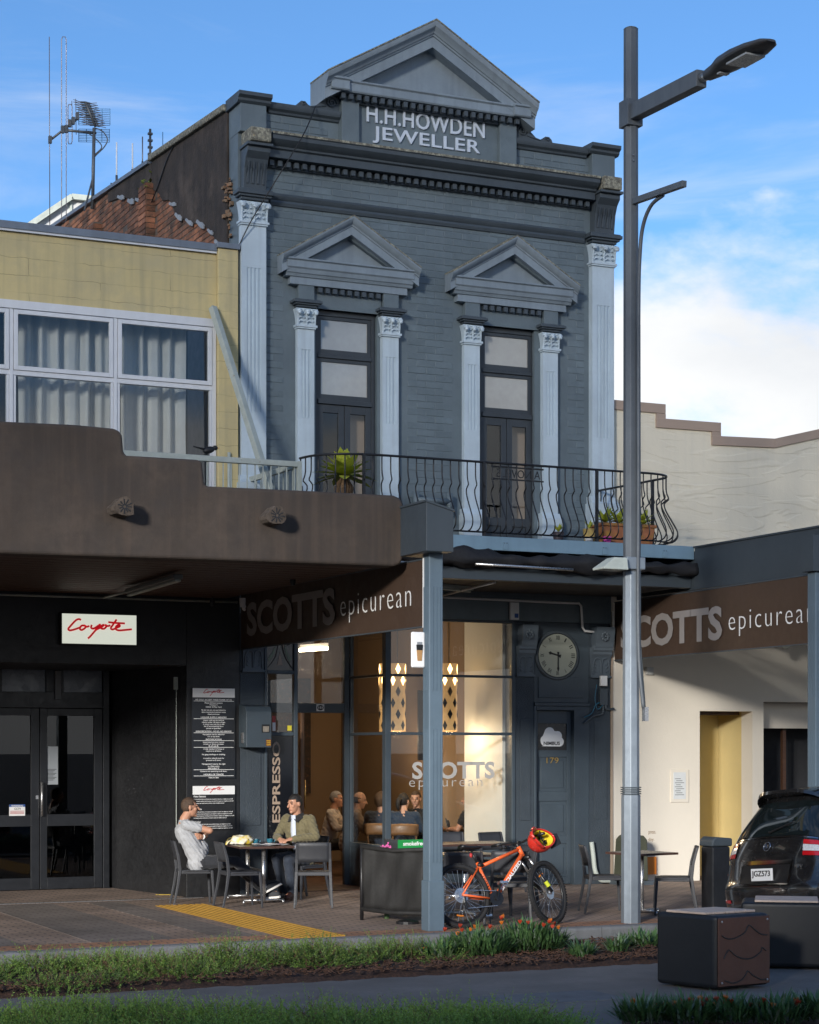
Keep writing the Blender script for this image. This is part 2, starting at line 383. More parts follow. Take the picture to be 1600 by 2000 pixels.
M_creamlow = mat('cream_shop_wall', (0.70, 0.645, 0.55), 0.85, 0.04, 0.8, bump=0.25, bscale=20)
M_ochre = mat('ochre_recess_plaster', (0.62, 0.49, 0.22), 0.85, 0.06, 2)
M_tancap = mat('tan_metal_capping', (0.42, 0.31, 0.235), 0.5, 0.05, 2)
M_glass = glass('window_glass', base=0.0)
M_shopglass = glass('shop_glass', (0.93, 0.94, 0.94), 0.01)
M_darkglass = glass('door_glass', (0.35, 0.37, 0.40), 0.0)
M_upglass = mat('upper_glass_sky_tone', (0.40, 0.40, 0.375), 0.05, 0.16, 1.2, spec=1.0, bump=0.12, bscale=3)  # pale base colour stands in for sky reflected in the upper panes
M_galv = mat('galvanised_steel', (0.25, 0.29, 0.33), 0.45, 0.12, 4, metal=0.35, streak=0.3, streak_c=(0.14, 0.16, 0.18), spots=(0.18, 0.16, 0.07), spot_t=0.76, spot_s=6)
M_galvdark = mat('weathered_shaded_pole_paint', (0.115, 0.13, 0.145), 0.55, 0.18, 3, metal=0.2, streak=0.35, streak_c=(0.07, 0.08, 0.09), spots=(0.20, 0.17, 0.06), spot_t=0.74, spot_s=7)  # weathered paint with lichen, darkened further for shade on the upper pole
M_lampgrey = mat('lamp_head_grey', (0.05, 0.053, 0.058), 0.5, 0.15, 8)
M_lens = mat('lamp_lens', (0.30, 0.32, 0.34), 0.25, 0.1, 20)
M_steel = mat('brushed_steel', (0.55, 0.55, 0.55), 0.3, 0.1, 12, metal=0.9)
M_chairp = mat('grey_chair_plastic', (0.032, 0.034, 0.040), 0.5, 0.1, 10, bump=0.15, bscale=150)
M_table = mat('brown_laminate', (0.075, 0.040, 0.032), 0.3, 0.25, 6, stretch=(1, 6, 1))
M_concrete = mat('kerb_concrete', (0.17, 0.175, 0.18), 0.9, 0.18, 3, bump=0.6, bscale=50, streak=0.2)
M_asphalt = mat('asphalt', (0.095, 0.090, 0.086), 0.92, 0.2, 2, bump=1.0, bscale=160)
M_path = mat('path_asphalt', (0.20, 0.185, 0.172), 0.9, 0.25, 1.6, bump=1.0, bscale=120, spots=(0.20, 0.20, 0.20), spot_t=0.70, spot_s=40)
M_mulch = mat('bark_mulch', (0.105, 0.052, 0.032), 0.95, 0.5, 25, c2=(0.035, 0.02, 0.014), t2=0.5, bump=1.0, bscale=40)
M_chip = mat('bark_chip', (0.15, 0.075, 0.045), 0.9, 0.5, 30, c2=(0.045, 0.024, 0.016), t2=0.52)
M_tact = mat('tactile_yellow', (0.50, 0.27, 0.035), 0.8, 0.15, 6, spots=(0.25, 0.16, 0.06), spot_t=0.64, spot_s=9)
M_yline = mat('road_line_yellow', (0.55, 0.38, 0.06), 0.8, 0.2, 9, spots=(0.08, 0.08, 0.08), spot_t=0.6, spot_s=20)

def paver_mat(name, c, c2, scale, mortar=(0.13, 0.10, 0.085), rot=0.0):
    m = mat(name, c, 0.85, 0.2, 2.5, bump=0.3, bscale=60)
    n, l = m.node_tree.nodes, m.node_tree.links; b = n['Principled BSDF']
    g = n.new('ShaderNodeNewGeometry'); mp = n.new('ShaderNodeMapping'); l.new(g.outputs['Position'], mp.inputs[0]); mp.inputs['Rotation'].default_value = (0, 0, rot)
    br = n.new('ShaderNodeTexBrick'); l.new(mp.outputs[0], br.inputs['Vector']); br.inputs['Scale'].default_value = scale
    br.inputs['Color1'].default_value = (*c, 1); br.inputs['Color2'].default_value = (*c2, 1); br.inputs['Mortar'].default_value = (*mortar, 1)
    br.inputs['Mortar Size'].default_value = 0.012; br.inputs['Brick Width'].default_value = 0.22; br.inputs['Row Height'].default_value = 0.11; br.inputs['Bias'].default_value = 0.0
    old = b.inputs['Base Color'].links[0].from_socket
    mx = n.new('ShaderNodeMix'); mx.data_type = 'RGBA'; mx.blend_type = 'MULTIPLY'; mx.inputs[0].default_value = 0.75
    l.new(br.outputs['Color'], mx.inputs[6])
    nz = n.new('ShaderNodeTexNoise'); nz.inputs['Scale'].default_value = 1.3; nz.inputs['Detail'].default_value = 8; l.new(g.outputs['Position'], nz.inputs['Vector'])
    mr = n.new('ShaderNodeMapRange'); l.new(nz.outputs['Fac'], mr.inputs[0]); mr.inputs[1].default_value = 0.3; mr.inputs[2].default_value = 0.7; mr.inputs[3].default_value = 0.55; mr.inputs[4].default_value = 1.3
    l.new(mr.outputs[0], mx.inputs[7]); l.new(mx.outputs[2], b.inputs['Base Color'])
    return m
M_pave = paver_mat('footpath_pavers', (0.34, 0.245, 0.185), (0.28, 0.205, 0.16), 1.0)
M_paved = paver_mat('dark_pavers', (0.215, 0.18, 0.155), (0.185, 0.158, 0.138), 1.0)
M_paver = paver_mat('red_edge_pavers', (0.50, 0.235, 0.12), (0.40, 0.20, 0.11), 1.0)
# plaster with trowelled ridges for the upper cream wall
def ridge(m, amount=0.8):
    n, l = m.node_tree.nodes, m.node_tree.links; b = n['Principled BSDF']
    g = n.new('ShaderNodeNewGeometry'); mp = n.new('ShaderNodeMapping'); l.new(g.outputs['Position'], mp.inputs[0]); mp.inputs['Scale'].default_value = (0.55, 1, 2.6)
    h = None
    for sc_, lv in ((0.9, 0.46), (1.3, 0.53), (0.8, 0.58)):
        nz = n.new('ShaderNodeTexNoise'); nz.inputs['Scale'].default_value = sc_; nz.inputs['Detail'].default_value = 2.5; nz.inputs['Distortion'].default_value = 0.6; l.new(mp.outputs[0], nz.inputs['Vector'])
        sb = n.new('ShaderNodeMath'); sb.operation = 'SUBTRACT'; l.new(nz.outputs['Fac'], sb.inputs[0]); sb.inputs[1].default_value = lv
        mr = n.new('ShaderNodeMapRange'); l.new(sb.outputs[0], mr.inputs[0]); mr.inputs[1].default_value = 0.0; mr.inputs[2].default_value = 0.022; mr.inputs[3].default_value = 1.0; mr.inputs[4].default_value = 0.0
        st = n.new('ShaderNodeMath'); st.operation = 'GREATER_THAN'; l.new(sb.outputs[0], st.inputs[0]); st.inputs[1].default_value = 0.0
        mu = n.new('ShaderNodeMath'); mu.operation = 'MULTIPLY'; l.new(mr.outputs[0], mu.inputs[0]); l.new(st.outputs[0], mu.inputs[1])
        if h is None: h = mu.outputs[0]
        else:
            ad = n.new('ShaderNodeMath'); ad.operation = 'ADD'; l.new(h, ad.inputs[0]); l.new(mu.outputs[0], ad.inputs[1]); h = ad.outputs[0]
    bp = n.new('ShaderNodeBump'); bp.inputs['Strength'].default_value = amount; bp.inputs['Distance'].default_value = 0.03; l.new(h, bp.inputs['Height'])
    if b.inputs['Normal'].links: l.new(b.inputs['Normal'].links[0].from_socket, bp.inputs['Normal'])
    l.new(bp.outputs[0], b.inputs['Normal'])
ridge(M_cream, 0.3)
# hairline cracks of the yellow render
def cracks(m):
    n, l = m.node_tree.nodes, m.node_tree.links; b = n['Principled BSDF']
    g = n.new('ShaderNodeNewGeometry'); nz = n.new('ShaderNodeTexNoise'); nz.inputs['Scale'].default_value = 6; nz.inputs['Detail'].default_value = 6; l.new(g.outputs['Position'], nz.inputs['Vector'])
    sp = n.new('ShaderNodeSeparateXYZ'); l.new(g.outputs['Position'], sp.inputs[0])
    cb = n.new('ShaderNodeCombineXYZ'); l.new(sp.outputs['X'], cb.inputs[0]); l.new(sp.outputs['Z'], cb.inputs[1])
    sc_ = n.new('ShaderNodeVectorMath'); sc_.operation = 'SCALE'; sc_.inputs['Scale'].default_value = 0.06; l.new(nz.outputs['Color'], sc_.inputs[0])
    ad = n.new('ShaderNodeVectorMath'); ad.operation = 'ADD'; l.new(cb.outputs[0], ad.inputs[0]); l.new(sc_.outputs[0], ad.inputs[1])
    br = n.new('ShaderNodeTexBrick'); br.inputs['Scale'].default_value = 1.0; br.inputs['Brick Width'].default_value = 1.9; br.inputs['Row Height'].default_value = 0.225; br.inputs['Mortar Size'].default_value = 0.006; br.inputs['Mortar Smooth'].default_value = 0.8
    l.new(ad.outputs[0], br.inputs['Vector'])
    n2 = n.new('ShaderNodeTexNoise'); n2.inputs['Scale'].default_value = 2.5; l.new(g.outputs['Position'], n2.inputs['Vector'])
    mu = n.new('ShaderNodeMath'); mu.operation = 'MULTIPLY'; l.new(br.outputs['Fac'], mu.inputs[0])
    mr = n.new('ShaderNodeMapRange'); l.new(n2.outputs['Fac'], mr.inputs[0]); mr.inputs[1].default_value = 0.35; mr.inputs[2].default_value = 0.62; mr.inputs[3].default_value = 0; mr.inputs[4].default_value = 0.6; l.new(mr.outputs[0], mu.inputs[1])
    mx = n.new('ShaderNodeMix'); mx.data_type = 'RGBA'; l.new(mu.outputs[0], mx.inputs[0]); l.new(b.inputs['Base Color'].links[0].from_socket, mx.inputs[6]); mx.inputs[7].default_value = (0.16, 0.12, 0.06, 1); l.new(mx.outputs[2], b.inputs['Base Color'])
cracks(M_yellow)

# ================================================================ GROUND
def struct(b, name, m, **k): return tag(b.build(name, m, **k), kind='structure')
struct(MB().box(-600, 600, -600, 900, -0.6, -0.13), 'ground', M_asphalt, loc=(0, 0, -0.13))
fp = struct(MB().box(-40, 40, -5.87, 12, -0.5, 0.0), 'footpath', M_pave, loc=(0, 0, 0))
# kerb stones, laid end to end
kerb = tag(MB().prism([(-6.03, -0.5), (-6.03, -0.03), (-6.02, -0.008), (-5.995, 0.003), (-5.872, 0.003), (-5.872, -0.5)], 'x', -40, -6.3).build('kerb', M_concrete, loc=(0, -5.95, 0)), kind='structure')
kx = -6.292
for i in range(14):
    MB().prism([(-6.03, -0.3), (-6.03, -0.03), (-6.02, -0.008), (-5.995, 0.003), (-5.872, 0.003), (-5.872, -0.3)], 'x', kx, kx + 1.192).build('kerb_stone', M_concrete, kerb)
    kx += 1.2
MB().prism([(-6.03, -0.3), (-6.03, -0.03), (-6.02, -0.008), (-5.995, 0.003), (-5.872, 0.003), (-5.872, -0.3)], 'x', kx, 40).build('kerb_run', M_concrete, kerb)
MB().box(-40, 40, -5.868, -5.42, 0.0, 0.004).build('edge_band', M_paver, fp)
for x0, x1 in ((-4.75, -4.25), (-3.55, -2.65), (-2.2, -1.75)):
    MB().box(x0, x1, -5.415, -0.3, 0.0, 0.004).build('paving_band', M_paved, fp)
MB().box(-6, -0.55, -0.12, -0.04, 0.0, 0.006).build('threshold_strip', M_steel, fp)
tact = T('tactile_paving', 'yellow ridged tactile strip set into the footpath beside the cafe chairs', 'tactile paving', (-1.25, -3.5, 0))
MB().box(-1.56, -0.93, -5.865, -1.2, 0.004, 0.010).build('base', M_tact, tact)
for i in range(8):
    x = -1.52 + i * 0.079
    MB().prism([(x, 0.010), (x + 0.006, 0.016), (x + 0.036, 0.016), (x + 0.042, 0.010)], 'y', -5.84, -1.22).build('ridge', M_tact, tact)
# island with garden bed, path and second bed
isl = [(-40, -30), (40, -30), (40, -8.45), (2.35, -8.45), (2.15, -7.2), (1.8, -7.0), (-40, -7.0)]
struct(MB().prism(isl, 'z', -0.5, -0.012), 'path', M_path, loc=(0, -10, 0))
MB().box(-40, 40, -6.55, -6.46, -0.13, -0.126).build('yellow_line', M_yline, bpy.data.objects['ground'])
struct(MB().box(-2.0, -0.85, -11.5, -10.9, -0.012, -0.006), 'inspection_cover', M_concrete, loc=(-1.4, -11.2, 0))
def bed(name, x0, x1, y0, y1, h, nx, ny, seed):
    r = random.Random(seed); b = MB(); g = []
    for i in range(nx + 1):
        for j in range(ny + 1):
            u, v = i / nx, j / ny
            e = min(1, 6 * min(u * (x1 - x0), (1 - u) * (x1 - x0), v * (y1 - y0), (1 - v) * (y1 - y0)))
            b.v.append((lerp(x0, x1, u), lerp(y0, y1, v) + (r.uniform(-.04, .04) if 0 < j < ny or True else 0), -0.03 + h * e + r.uniform(-.012, .012)))
    for i in range(nx):
        for j in range(ny):
            k = i * (ny + 1) + j; b.f.append([k, k + ny + 1, k + ny + 2, k + 1]); b.m.append(0)
    return tag(b.build(name, M_mulch, smooth=True, loc=((x0 + x1) / 2, (y0 + y1) / 2, 0)), kind='structure')
bed('garden_bed', -9, 2.05, -9.42, -7.67, 0.07, 110, 18, 3)
def FR(f, px): r = f * (px - 800.0) / _F; return Vector((CAMP.x + _SA * f + _CA * r, CAMP.y + _CA * f - _SA * r, 0))
for nm_, f1, p0, p1 in (('foreground_bed', 14.35, -400, 1120), ('foreground_flower_bed', 14.5, 1215, 1900)):
    struct(MB().prism([tuple(v.xy) for v in (FR(10.5, p0), FR(10.5, p1), FR(f1, p1), FR(f1, p0))], 'z', -0.05, 0.015), nm_, M_mulch, bevel=0.02)

# ================================================================ unseen block added behind the camera; its gaps shape where the low sun falls
ob = T('added_sun_screen', 'tall concrete block with an open parking deck across the street', 'building', (-26, -33, 0))
M_opp = mat('screen_concrete', (0.34, 0.33, 0.32), 0.8, 0.1, 0.5)
M_opp2 = mat('screen_window', (0.05, 0.06, 0.07), 0.15, 0.1, 1)
GLO, GHI = 7.3, 12.2
MB().box(-90, -19.2, -38, -30.5, -0.13, GLO).build('screen_base', M_opp, ob)
z_ = GHI
while z_ < 26:      # solid bands and gaps, spaced to dim the sun on the upper fronts
    MB().box(-90, -11.0, -31.2, -30.5, z_, z_ + 1.95).build('screen_band', M_opp, ob); z_ += 2.9
MB().box(-19.2, -11.0, -38, -30.5, -0.13, GHI - 0.01).build('screen_end_block', M_opp, ob)
for x_ in range(-88, -18, 8): MB().box(x_, x_ + 0.4, -31.1, -30.6, GLO, 26).build('column', M_opp, ob)
for x in range(-68, -13, 3):
    for z in (1.2, 4.4):
        if x > -21 and x < -19: continue
        MB().box(x, x + 2.0, -30.52, -30.46, z, z + 1.8).build('window', M_opp2, ob)
# ================================================================ THE GREY VICTORIAN SHOP BUILDING
hb = T('shop_building', 'slate grey two-storey Victorian shop building with pediment and pale pilasters', 'building', (2.87, 0.2, 0))
FX0, FX1 = -0.03, 5.78
w = MB()
for a, b_ in ((FX0, 1.10), (2.02, 3.60), (4.50, FX1)): w.box(a, b_, 0, 0.35, 4.2, 10.62)
for a, b_ in ((1.10, 2.02), (3.60, 4.50)):
    w.box(a, b_, 0, 0.35, 8.02, 10.62); w.box(a, b_, 0, 0.35, 4.2, 4.80)
w.box(FX0, FX1, 0.002, 0.35, 3.82, 4.198)
facade = w.build('facade_wall', M_fac, hb)
# painted bricks of the upper storey
BW, BH = 0.285, 0.0975
def brick_mesh(name, w_, h_, d_, m, bev=0.006):
    b = MB(); x, z, y = w_ / 2, h_ / 2, d_; k = bev
    vs = [(-x, 0, -z), (x, 0, -z), (x, 0, z), (-x, 0, z), (-x + k, -y, -z + k), (x - k, -y, -z + k), (x - k, -y, z - k), (-x + k, -y, z - k)]
    fs = [(4, 5, 6, 7), (0, 1, 5, 4), (1, 2, 6, 5), (2, 3, 7, 6), (3, 0, 4, 7)]
    me = bpy.data.meshes.new(name); me.from_pydata(vs, [], fs); me.materials.append(m); me.update(); return me, vs, fs
bfull = brick_mesh('brick', BW - 0.010, BH - 0.010, 0.007, M_brickpaint); bhalf = brick_mesh('brick_half', BW / 2 - 0.010, BH - 0.010, 0.007, M_brickpaint)
blocks = [(0.66, 2.46, 4.5, 8.36), (3.18, 4.98, 4.5, 8.36), (0.33, 5.4, 9.36, 9.52)]
def covered(x, z, hw):
    for (a, b_, c, d) in blocks:
        if x + hw > a + 0.05 and x - hw < b_ - 0.05 and c < z < d:
            if d < 9 and (a + 0.12 < x - hw and False): return True
            return True
    for cx in (1.535, 4.08):
        if abs(x - cx) < 1.0 and 8.36 <= z < 9.28 - abs(x - cx) * 0.55: return True
    return False
cand = []
row = 0; z = 4.86
while z < 9.86:
    x = 0.34 + (BW / 2 if row % 2 else 0); rr_ = random.Random(row)
    if row % 2: cand.append((0.34 + BW / 4, z, bhalf))
    while x + BW < 5.41:
        cand.append((x + BW / 2, z, bfull)); x += BW
    if 5.41 - x > BW / 2: cand.append((x + BW / 4, z, bhalf))
    row += 1; z += BH
cand = [c for c in cand if not covered(c[0], c[1], BW / 2 if c[2] is bfull else BW / 4)]
cand.sort(key=lambda c: (c[0] + 9.03) ** 2 + (c[1] - 2) ** 2 * 0.6 if c[1] > 5.6 else 9e9)
jr = random.Random(5)
for (x, z, me) in cand[:298]:
    o = bpy.data.objects.new('brick', me[0]); col.objects.link(o); o.parent = facade
    o.location = Vector((x, jr.uniform(0, 0.0025), z)) - org(hb); o.rotation_euler = (jr.gauss(0, .004), jr.gauss(0, .006), 0)
rb = MB()
for (x, z, me) in cand[298:]:
    q = jr.uniform(0, 0.0025); rb.add([(v[0] + x, v[1] + q, v[2] + z) for v in me[1]], me[2])
for zz in (10.36, 10.45, 10.54):
    for xx in list(np.arange(0.45, 1.3, BW)) + list(np.arange(4.35, 5.3, BW)): rb.add([(v[0] + xx + (0.12 if zz == 10.45 else 0), v[1], v[2] + zz) for v in bfull[1]], bfull[2])
tag(rb.build('brickwork', M_brickpaint, facade), kind='stuff')

# giant pilasters
def fluted(x0, x1, yf, z0, z1, fz0, fz1, nf, depth=0.014):
    b = MB(); ww = x1 - x0; fw = ww * 0.62 / nf / 1.75; gap = fw * 0.75; tot = nf * fw + (nf - 1) * gap; sx = x0 + (ww - tot) / 2
    b.box(x0, x1, yf + depth, 0.0, z0, z1)
    xs = [(x0, sx)] + [(sx + i * (fw + gap) + fw, sx + (i + 1) * (fw + gap)) for i in range(nf - 1)] + [(sx + tot, x1)]
    for a, c in xs: b.box(a, c, yf, yf + depth - 0.0005, fz0, fz1)
    b.box(x0, x1, yf, yf + depth - 0.0005, fz1 + 0.0005, z1); b.box(x0, x1, yf, yf + depth - 0.0005, z0, fz0 - 0.0005)
    for i in range(nf):
        cx = sx + i * (fw + gap)
        pts = [(cx, fz1)] + [(cx + fw / 2 + fw / 2 * math.cos(RAD(t)), fz1 - fw / 2 + fw / 2 * math.sin(RAD(t))) for t in (180, 150, 120, 90)] + [(cx + fw / 2, fz1)]
        b.prism(pts, 'y', yf + 0.001, yf + depth - 0.001)
        pts = [(cx + fw / 2, fz1)] + [(cx + fw / 2 + fw / 2 * math.cos(RAD(t)), fz1 - fw / 2 + fw / 2 * math.sin(RAD(t))) for t in (90, 60, 30, 0)] + [(cx + fw, fz1)]
        b.prism(pts, 'y', yf + 0.001, yf + depth - 0.001)
    return b
def capital(x0, x1, yf, z0, z1, nleaf):
    b = MB(); ww = x1 - x0; h = z1 - z0
    b.box(x0 - 0.03, x1 + 0.03, yf - 0.035, 0.0, z0, z0 + 0.03); b.box(x0 - 0.015, x1 + 0.015, yf - 0.02, 0.0, z0 - 0.022, z0)
    # bell
    n = 5
    for i in range(n):
        t0, t1 = i / n, (i + 1) / n; f0, f1 = 0.035 * t0 ** 2, 0.035 * t1 ** 2
        a0, a1 = z0 + 0.03 + (h - 0.05) * t0, z0 + 0.03 + (h - 0.05) * t1
        b.add([(x0 - f0, yf - f0, a0), (x1 + f0, yf - f0, a0), (x1 + f0, 0, a0), (x0 - f0, 0, a0), (x0 - f1, yf - f1, a1), (x1 + f1, yf - f1, a1), (x1 + f1, 0, a1), (x0 - f1, 0, a1)],
              [(0, 1, 5, 4), (1, 2, 6, 5), (3, 0, 4, 7), (4, 5, 6, 7), (0, 3, 2, 1)])
    # acanthus leaves: stems with curling ribs and rolled tips
    lw = ww / nleaf
    for i in range(nleaf + 1):
        cx = x0 + i * lw
        for s in (-1, 1):
            if (i == 0 and s < 0) or (i == nleaf and s > 0): continue
            for k in range(4):
                zz = z0 + 0.06 + k * (h * 0.19)
                b.tube(spline([(cx + s * 0.006, yf - 0.012, zz), (cx + s * lw * 0.22, yf - 0.03, zz + h * 0.09), (cx + s * lw * 0.40, yf - 0.028, zz + h * 0.05)], 3), [0.011, 0.012, 0.012, 0.011, 0.010, 0.009, 0.006], 5)
        b.tube([(cx, yf - 0.01, z0 + 0.03), (cx, yf - 0.03, z0 + h * 0.6), (cx, yf - 0.055, z0 + h * 0.86)], [0.016, 0.013, 0.02], 6)
    for i in range(nleaf + 1):
        cx = x0 + i * lw
        b.ball((cx, yf - 0.06, z1 - 0.065), (lw * 0.30, 0.038, 0.032), 8, 6)
        b.ball((cx, yf - 0.078, z1 - 0.09), (lw * 0.22, 0.02, 0.022), 8, 5)
    return b
def abacus(x0, x1, yf, z0, z1):
    b = MB(); h = z1 - z0
    for (o_, t0, t1) in ((0.02, 0, 0.28), (0.055, 0.28, 0.5), (0.085, 0.5, 0.86), (0.065, 0.86, 1)):
        b.box(x0 - o_, x1 + o_, yf - o_, 0.0, z0 + h * t0, z0 + h * t1)
    return b
PL = [(-0.02, 0.335), (5.40, 5.765)]
for (a, c) in PL:
    p = fluted(a, c, -0.11, 5.62, 9.04, 6.52, 8.46, 4).build('pilaster', M_trim, hb, bevel=0.004)
    q = MB().box(a - 0.06, c + 0.05, -0.19, 0, 5.0, 5.56); q.prism([(-0.19, 5.56), (-0.15, 5.60), (-0.125, 5.66), (0, 5.66), (0, 5.56)], 'x', a - 0.04, c + 0.03)
    q.build('plinth', M_trim, p, bevel=0.006)
    capital(a, c, -0.115, 9.05, 9.36, 2).build('capital', M_trim, p, auto=40)
    abacus(a, c, -0.13, 9.36, 9.50).build('abacus', M_dtrim, p, bevel=0.006)
    # console bracket carrying the cornice end
    k = MB(); prof = [(0, 9.5), (-0.13, 9.5), (-0.145, 9.62), (-0.17, 9.78), (-0.22, 9.9), (-0.30, 9.98), (-0.30, 10.04), (0, 10.04)]
    k.prism(prof, 'x', a + 0.02, c - 0.01)
    for i in range(4):
        xx = a + 0.055 + i * 0.075
        k.prism([(-0.135, 9.58), (-0.155, 9.58), (-0.175, 9.74), (-0.22, 9.86), (-0.19, 9.86)], 'x', xx, xx + 0.034)
    k.build('bracket', M_dtrim, hb, bevel=0.005)
    MB().box(a + 0.0, c + 0.01, -0.36, -0.02, 10.045, 10.085).build('bracket_cap', M_dtrim, hb, bevel=0.006)
    MB().box(a + 0.03, c - 0.03, -0.40, -0.01, 10.088, 10.275).build('cornice_block', M_lichen, hb, bevel=0.02)
# string course
MB().prism([(0, 9.36), (-0.03, 9.36), (-0.045, 9.40), (-0.04, 9.43), (-0.06, 9.45), (-0.075, 9.49), (-0.06, 9.52), (0, 9.53)], 'x', 0.42, 5.31).build('string_course', M_dtrim, hb, auto=30)
# main cornice with dentils
MB().prism([(0, 9.86), (-0.05, 9.86), (-0.05, 9.955), (-0.20, 9.96), (-0.20, 10.06), (-0.235, 10.075), (-0.24, 10.10), (-0.30, 10.13), (-0.34, 10.17), (-0.345, 10.22), (-0.36, 10.225), (-0.36, 10.245), (0, 10.28)], 'x', 0.34, 5.395).build('cornice', M_dtrim, hb, auto=30)
MB().prism([(-0.365, 10.23), (-0.365, 10.262), (-0.18, 10.285), (-0.002, 10.295), (-0.002, 10.282), (-0.34, 10.25)], 'x', 0.342, 5.393).build('cornice_weathering', M_lichen, hb)
for i in range(42):
    x = 0.38 + i * 0.1195
    MB().box(x, x + 0.062, -0.13, -0.052, 9.872, 9.945).build('dentil', M_dtrim, hb)
# parapet
for a, c in ((-0.03, 0.335), (5.40, 5.775)):
    MB().box(a - 0.005, c + 0.003, -0.11, 0.3515, 10.285, 10.66).build('parapet_pier', M_fac, hb, bevel=0.005)
    MB().prism([(-0.11, 10.662), (-0.145, 10.69), (-0.15, 10.72), (-0.20, 10.75), (-0.20, 10.80), (0.36, 10.81), (0.36, 10.662)], 'x', a - 0.05, c + 0.06).build('pier_cap', M_dtrim, hb, auto=30)
for a, c in ((0.395, 1.43), (4.16, 5.345)):
    MB().prism([(-0.01, 10.60), (-0.03, 10.61), (-0.04, 10.635), (-0.08, 10.66), (-0.10, 10.70), (-0.10, 10.735), (0.30, 10.74), (0.30, 10.622), (-0.01, 10.622)], 'x', a, c).build('parapet_coping', M_dtrim, hb, auto=30)
# name block
MB().box(1.434, 4.156, -0.04, 0.35, 10.29, 10.98).build('name_panel', M_fac, hb)
for a, c in ((1.44, 1.70), (3.88, 4.15)):
    MB().box(a, c, -0.115, -0.041, 10.297, 10.979).build('name_pier', M_fac, hb, bevel=0.006)
MB().prism([(-0.042, 10.88), (-0.10, 10.88), (-0.10, 10.975), (-0.042, 10.975)], 'x', 1.702, 3.878).build('dentil_band', M_dtrim, hb)
for i in range(24):
    x = 1.40 + i * 0.117
    if x + 0.06 > 4.19: break
    MB().box(x, x + 0.06, -0.20, -0.117, 10.90, 10.972).build('dentil', M_dtrim, hb)
pb = MB(); PC, PHW = 2.76, 1.56
pb.prism([(-0.04, 10.98), (-0.22, 10.98), (-0.235, 11.0), (-0.235, 11.10), (-0.26, 11.12), (-0.26, 11.14), (-0.04, 11.17)], 'x', PC - 1.27, PC + 1.27)
for s in (-1, 1):
    pb.prism([(0.30, 10.982), (-0.27, 10.982), (-0.285, 11.0), (-0.285, 11.11), (-0.31, 11.125), (-0.31, 11.15), (0.30, 11.17)], 'x', PC + s * 1.27 if s > 0 else PC - PHW + 0.02, PC + PHW - 0.02 if s > 0 else PC - 1.27)
pb.build('pediment_base', M_ped, hb, bevel=0.004)
MB().prism([(PC - 1.42, 11.17), (PC + 1.42, 11.17), (PC, 11.90)], 'y', -0.05, 0.28).build('tympanum', M_ped, hb)
RK = [(0.30, 0.0), (-0.24, 0.0), (-0.24, 0.15), (-0.26, 0.155), (-0.265, 0.18), (-0.285, 0.185), (-0.30, 0.22), (-0.35, 0.26), (-0.37, 0.31), (-0.37, 0.335), (0.30, 0.35)]
ap = 12.12; ez = 11.175 - 0.0
for s in (-1, 1):
    r_ = MB().rake(RK, PC + s * (PHW + 0.06), ez - 0.335, PC, ap - 0.345).build('raking_cornice', M_ped, hb, auto=30)
    MB().rake([(-0.378, 0.337), (-0.378, 0.358), (0.30, 0.373), (0.30, 0.351)], PC + s * (PHW + 0.065), ez - 0.335, PC, ap - 0.345).build('lichen_edge', M_lichen, r_)
# scrolls beside the name block
def scroll(xc, s):
    b = MB(); z0 = 10.745
    out = [(0, 0), (-0.62, 0), (-0.60, 0.05), (-0.56, 0.085), (-0.50, 0.085), (-0.46, 0.045), (-0.42, 0.03), (-0.34, 0.05), (-0.26, 0.12), (-0.22, 0.17), (-0.15, 0.215), (-0.08, 0.22), (-0.02, 0.19), (0, 0.14)]
    pts = [(xc + s * p[0], z0 + p[1]) for p in out]
    if s < 0: pts = pts[::-1]
    b.prism(pts, 'y', -0.04, 0.10)
    sp = [(xc + s * (-0.115 + 0.085 * (1 - t / 15) * math.cos(t * 0.85)), -0.05, z0 + 0.115 + 0.085 * (1 - t / 15) * math.sin(t * 0.85)) for t in range(14)]
    b.tube(sp, 0.014, 6)
    sp = [(xc + s * (-0.53 + 0.035 * (1 - t / 9) * math.cos(t * 0.9)), -0.05, z0 + 0.045 + 0.035 * (1 - t / 9) * math.sin(t * 0.9)) for t in range(8)]
    b.tube(sp, 0.009, 5)
    b.tube(spline([(xc + s * -0.20, -0.045, z0 + 0.06), (xc + s * -0.30, -0.045, z0 + 0.04), (xc + s * -0.44, -0.045, z0 + 0.015)], 4), 0.011, 5)
    return b.build('scroll', M_dtrim, hb, auto=40)
scroll(1.43, 1); scroll(4.16, -1)
text('name_lettering', 'H.H.HOWDEN', M_letter, hb, (1.835, -0.045, 10.665), 0.235, 1.83, extrude=0.022, bold=0.010, spacing=1.06, split=True)
text('name_lettering', 'JEWELLER', M_letter, hb, (1.93, -0.045, 10.385), 0.235, 1.66, extrude=0.022, bold=0.010, spacing=1.06, split=True)

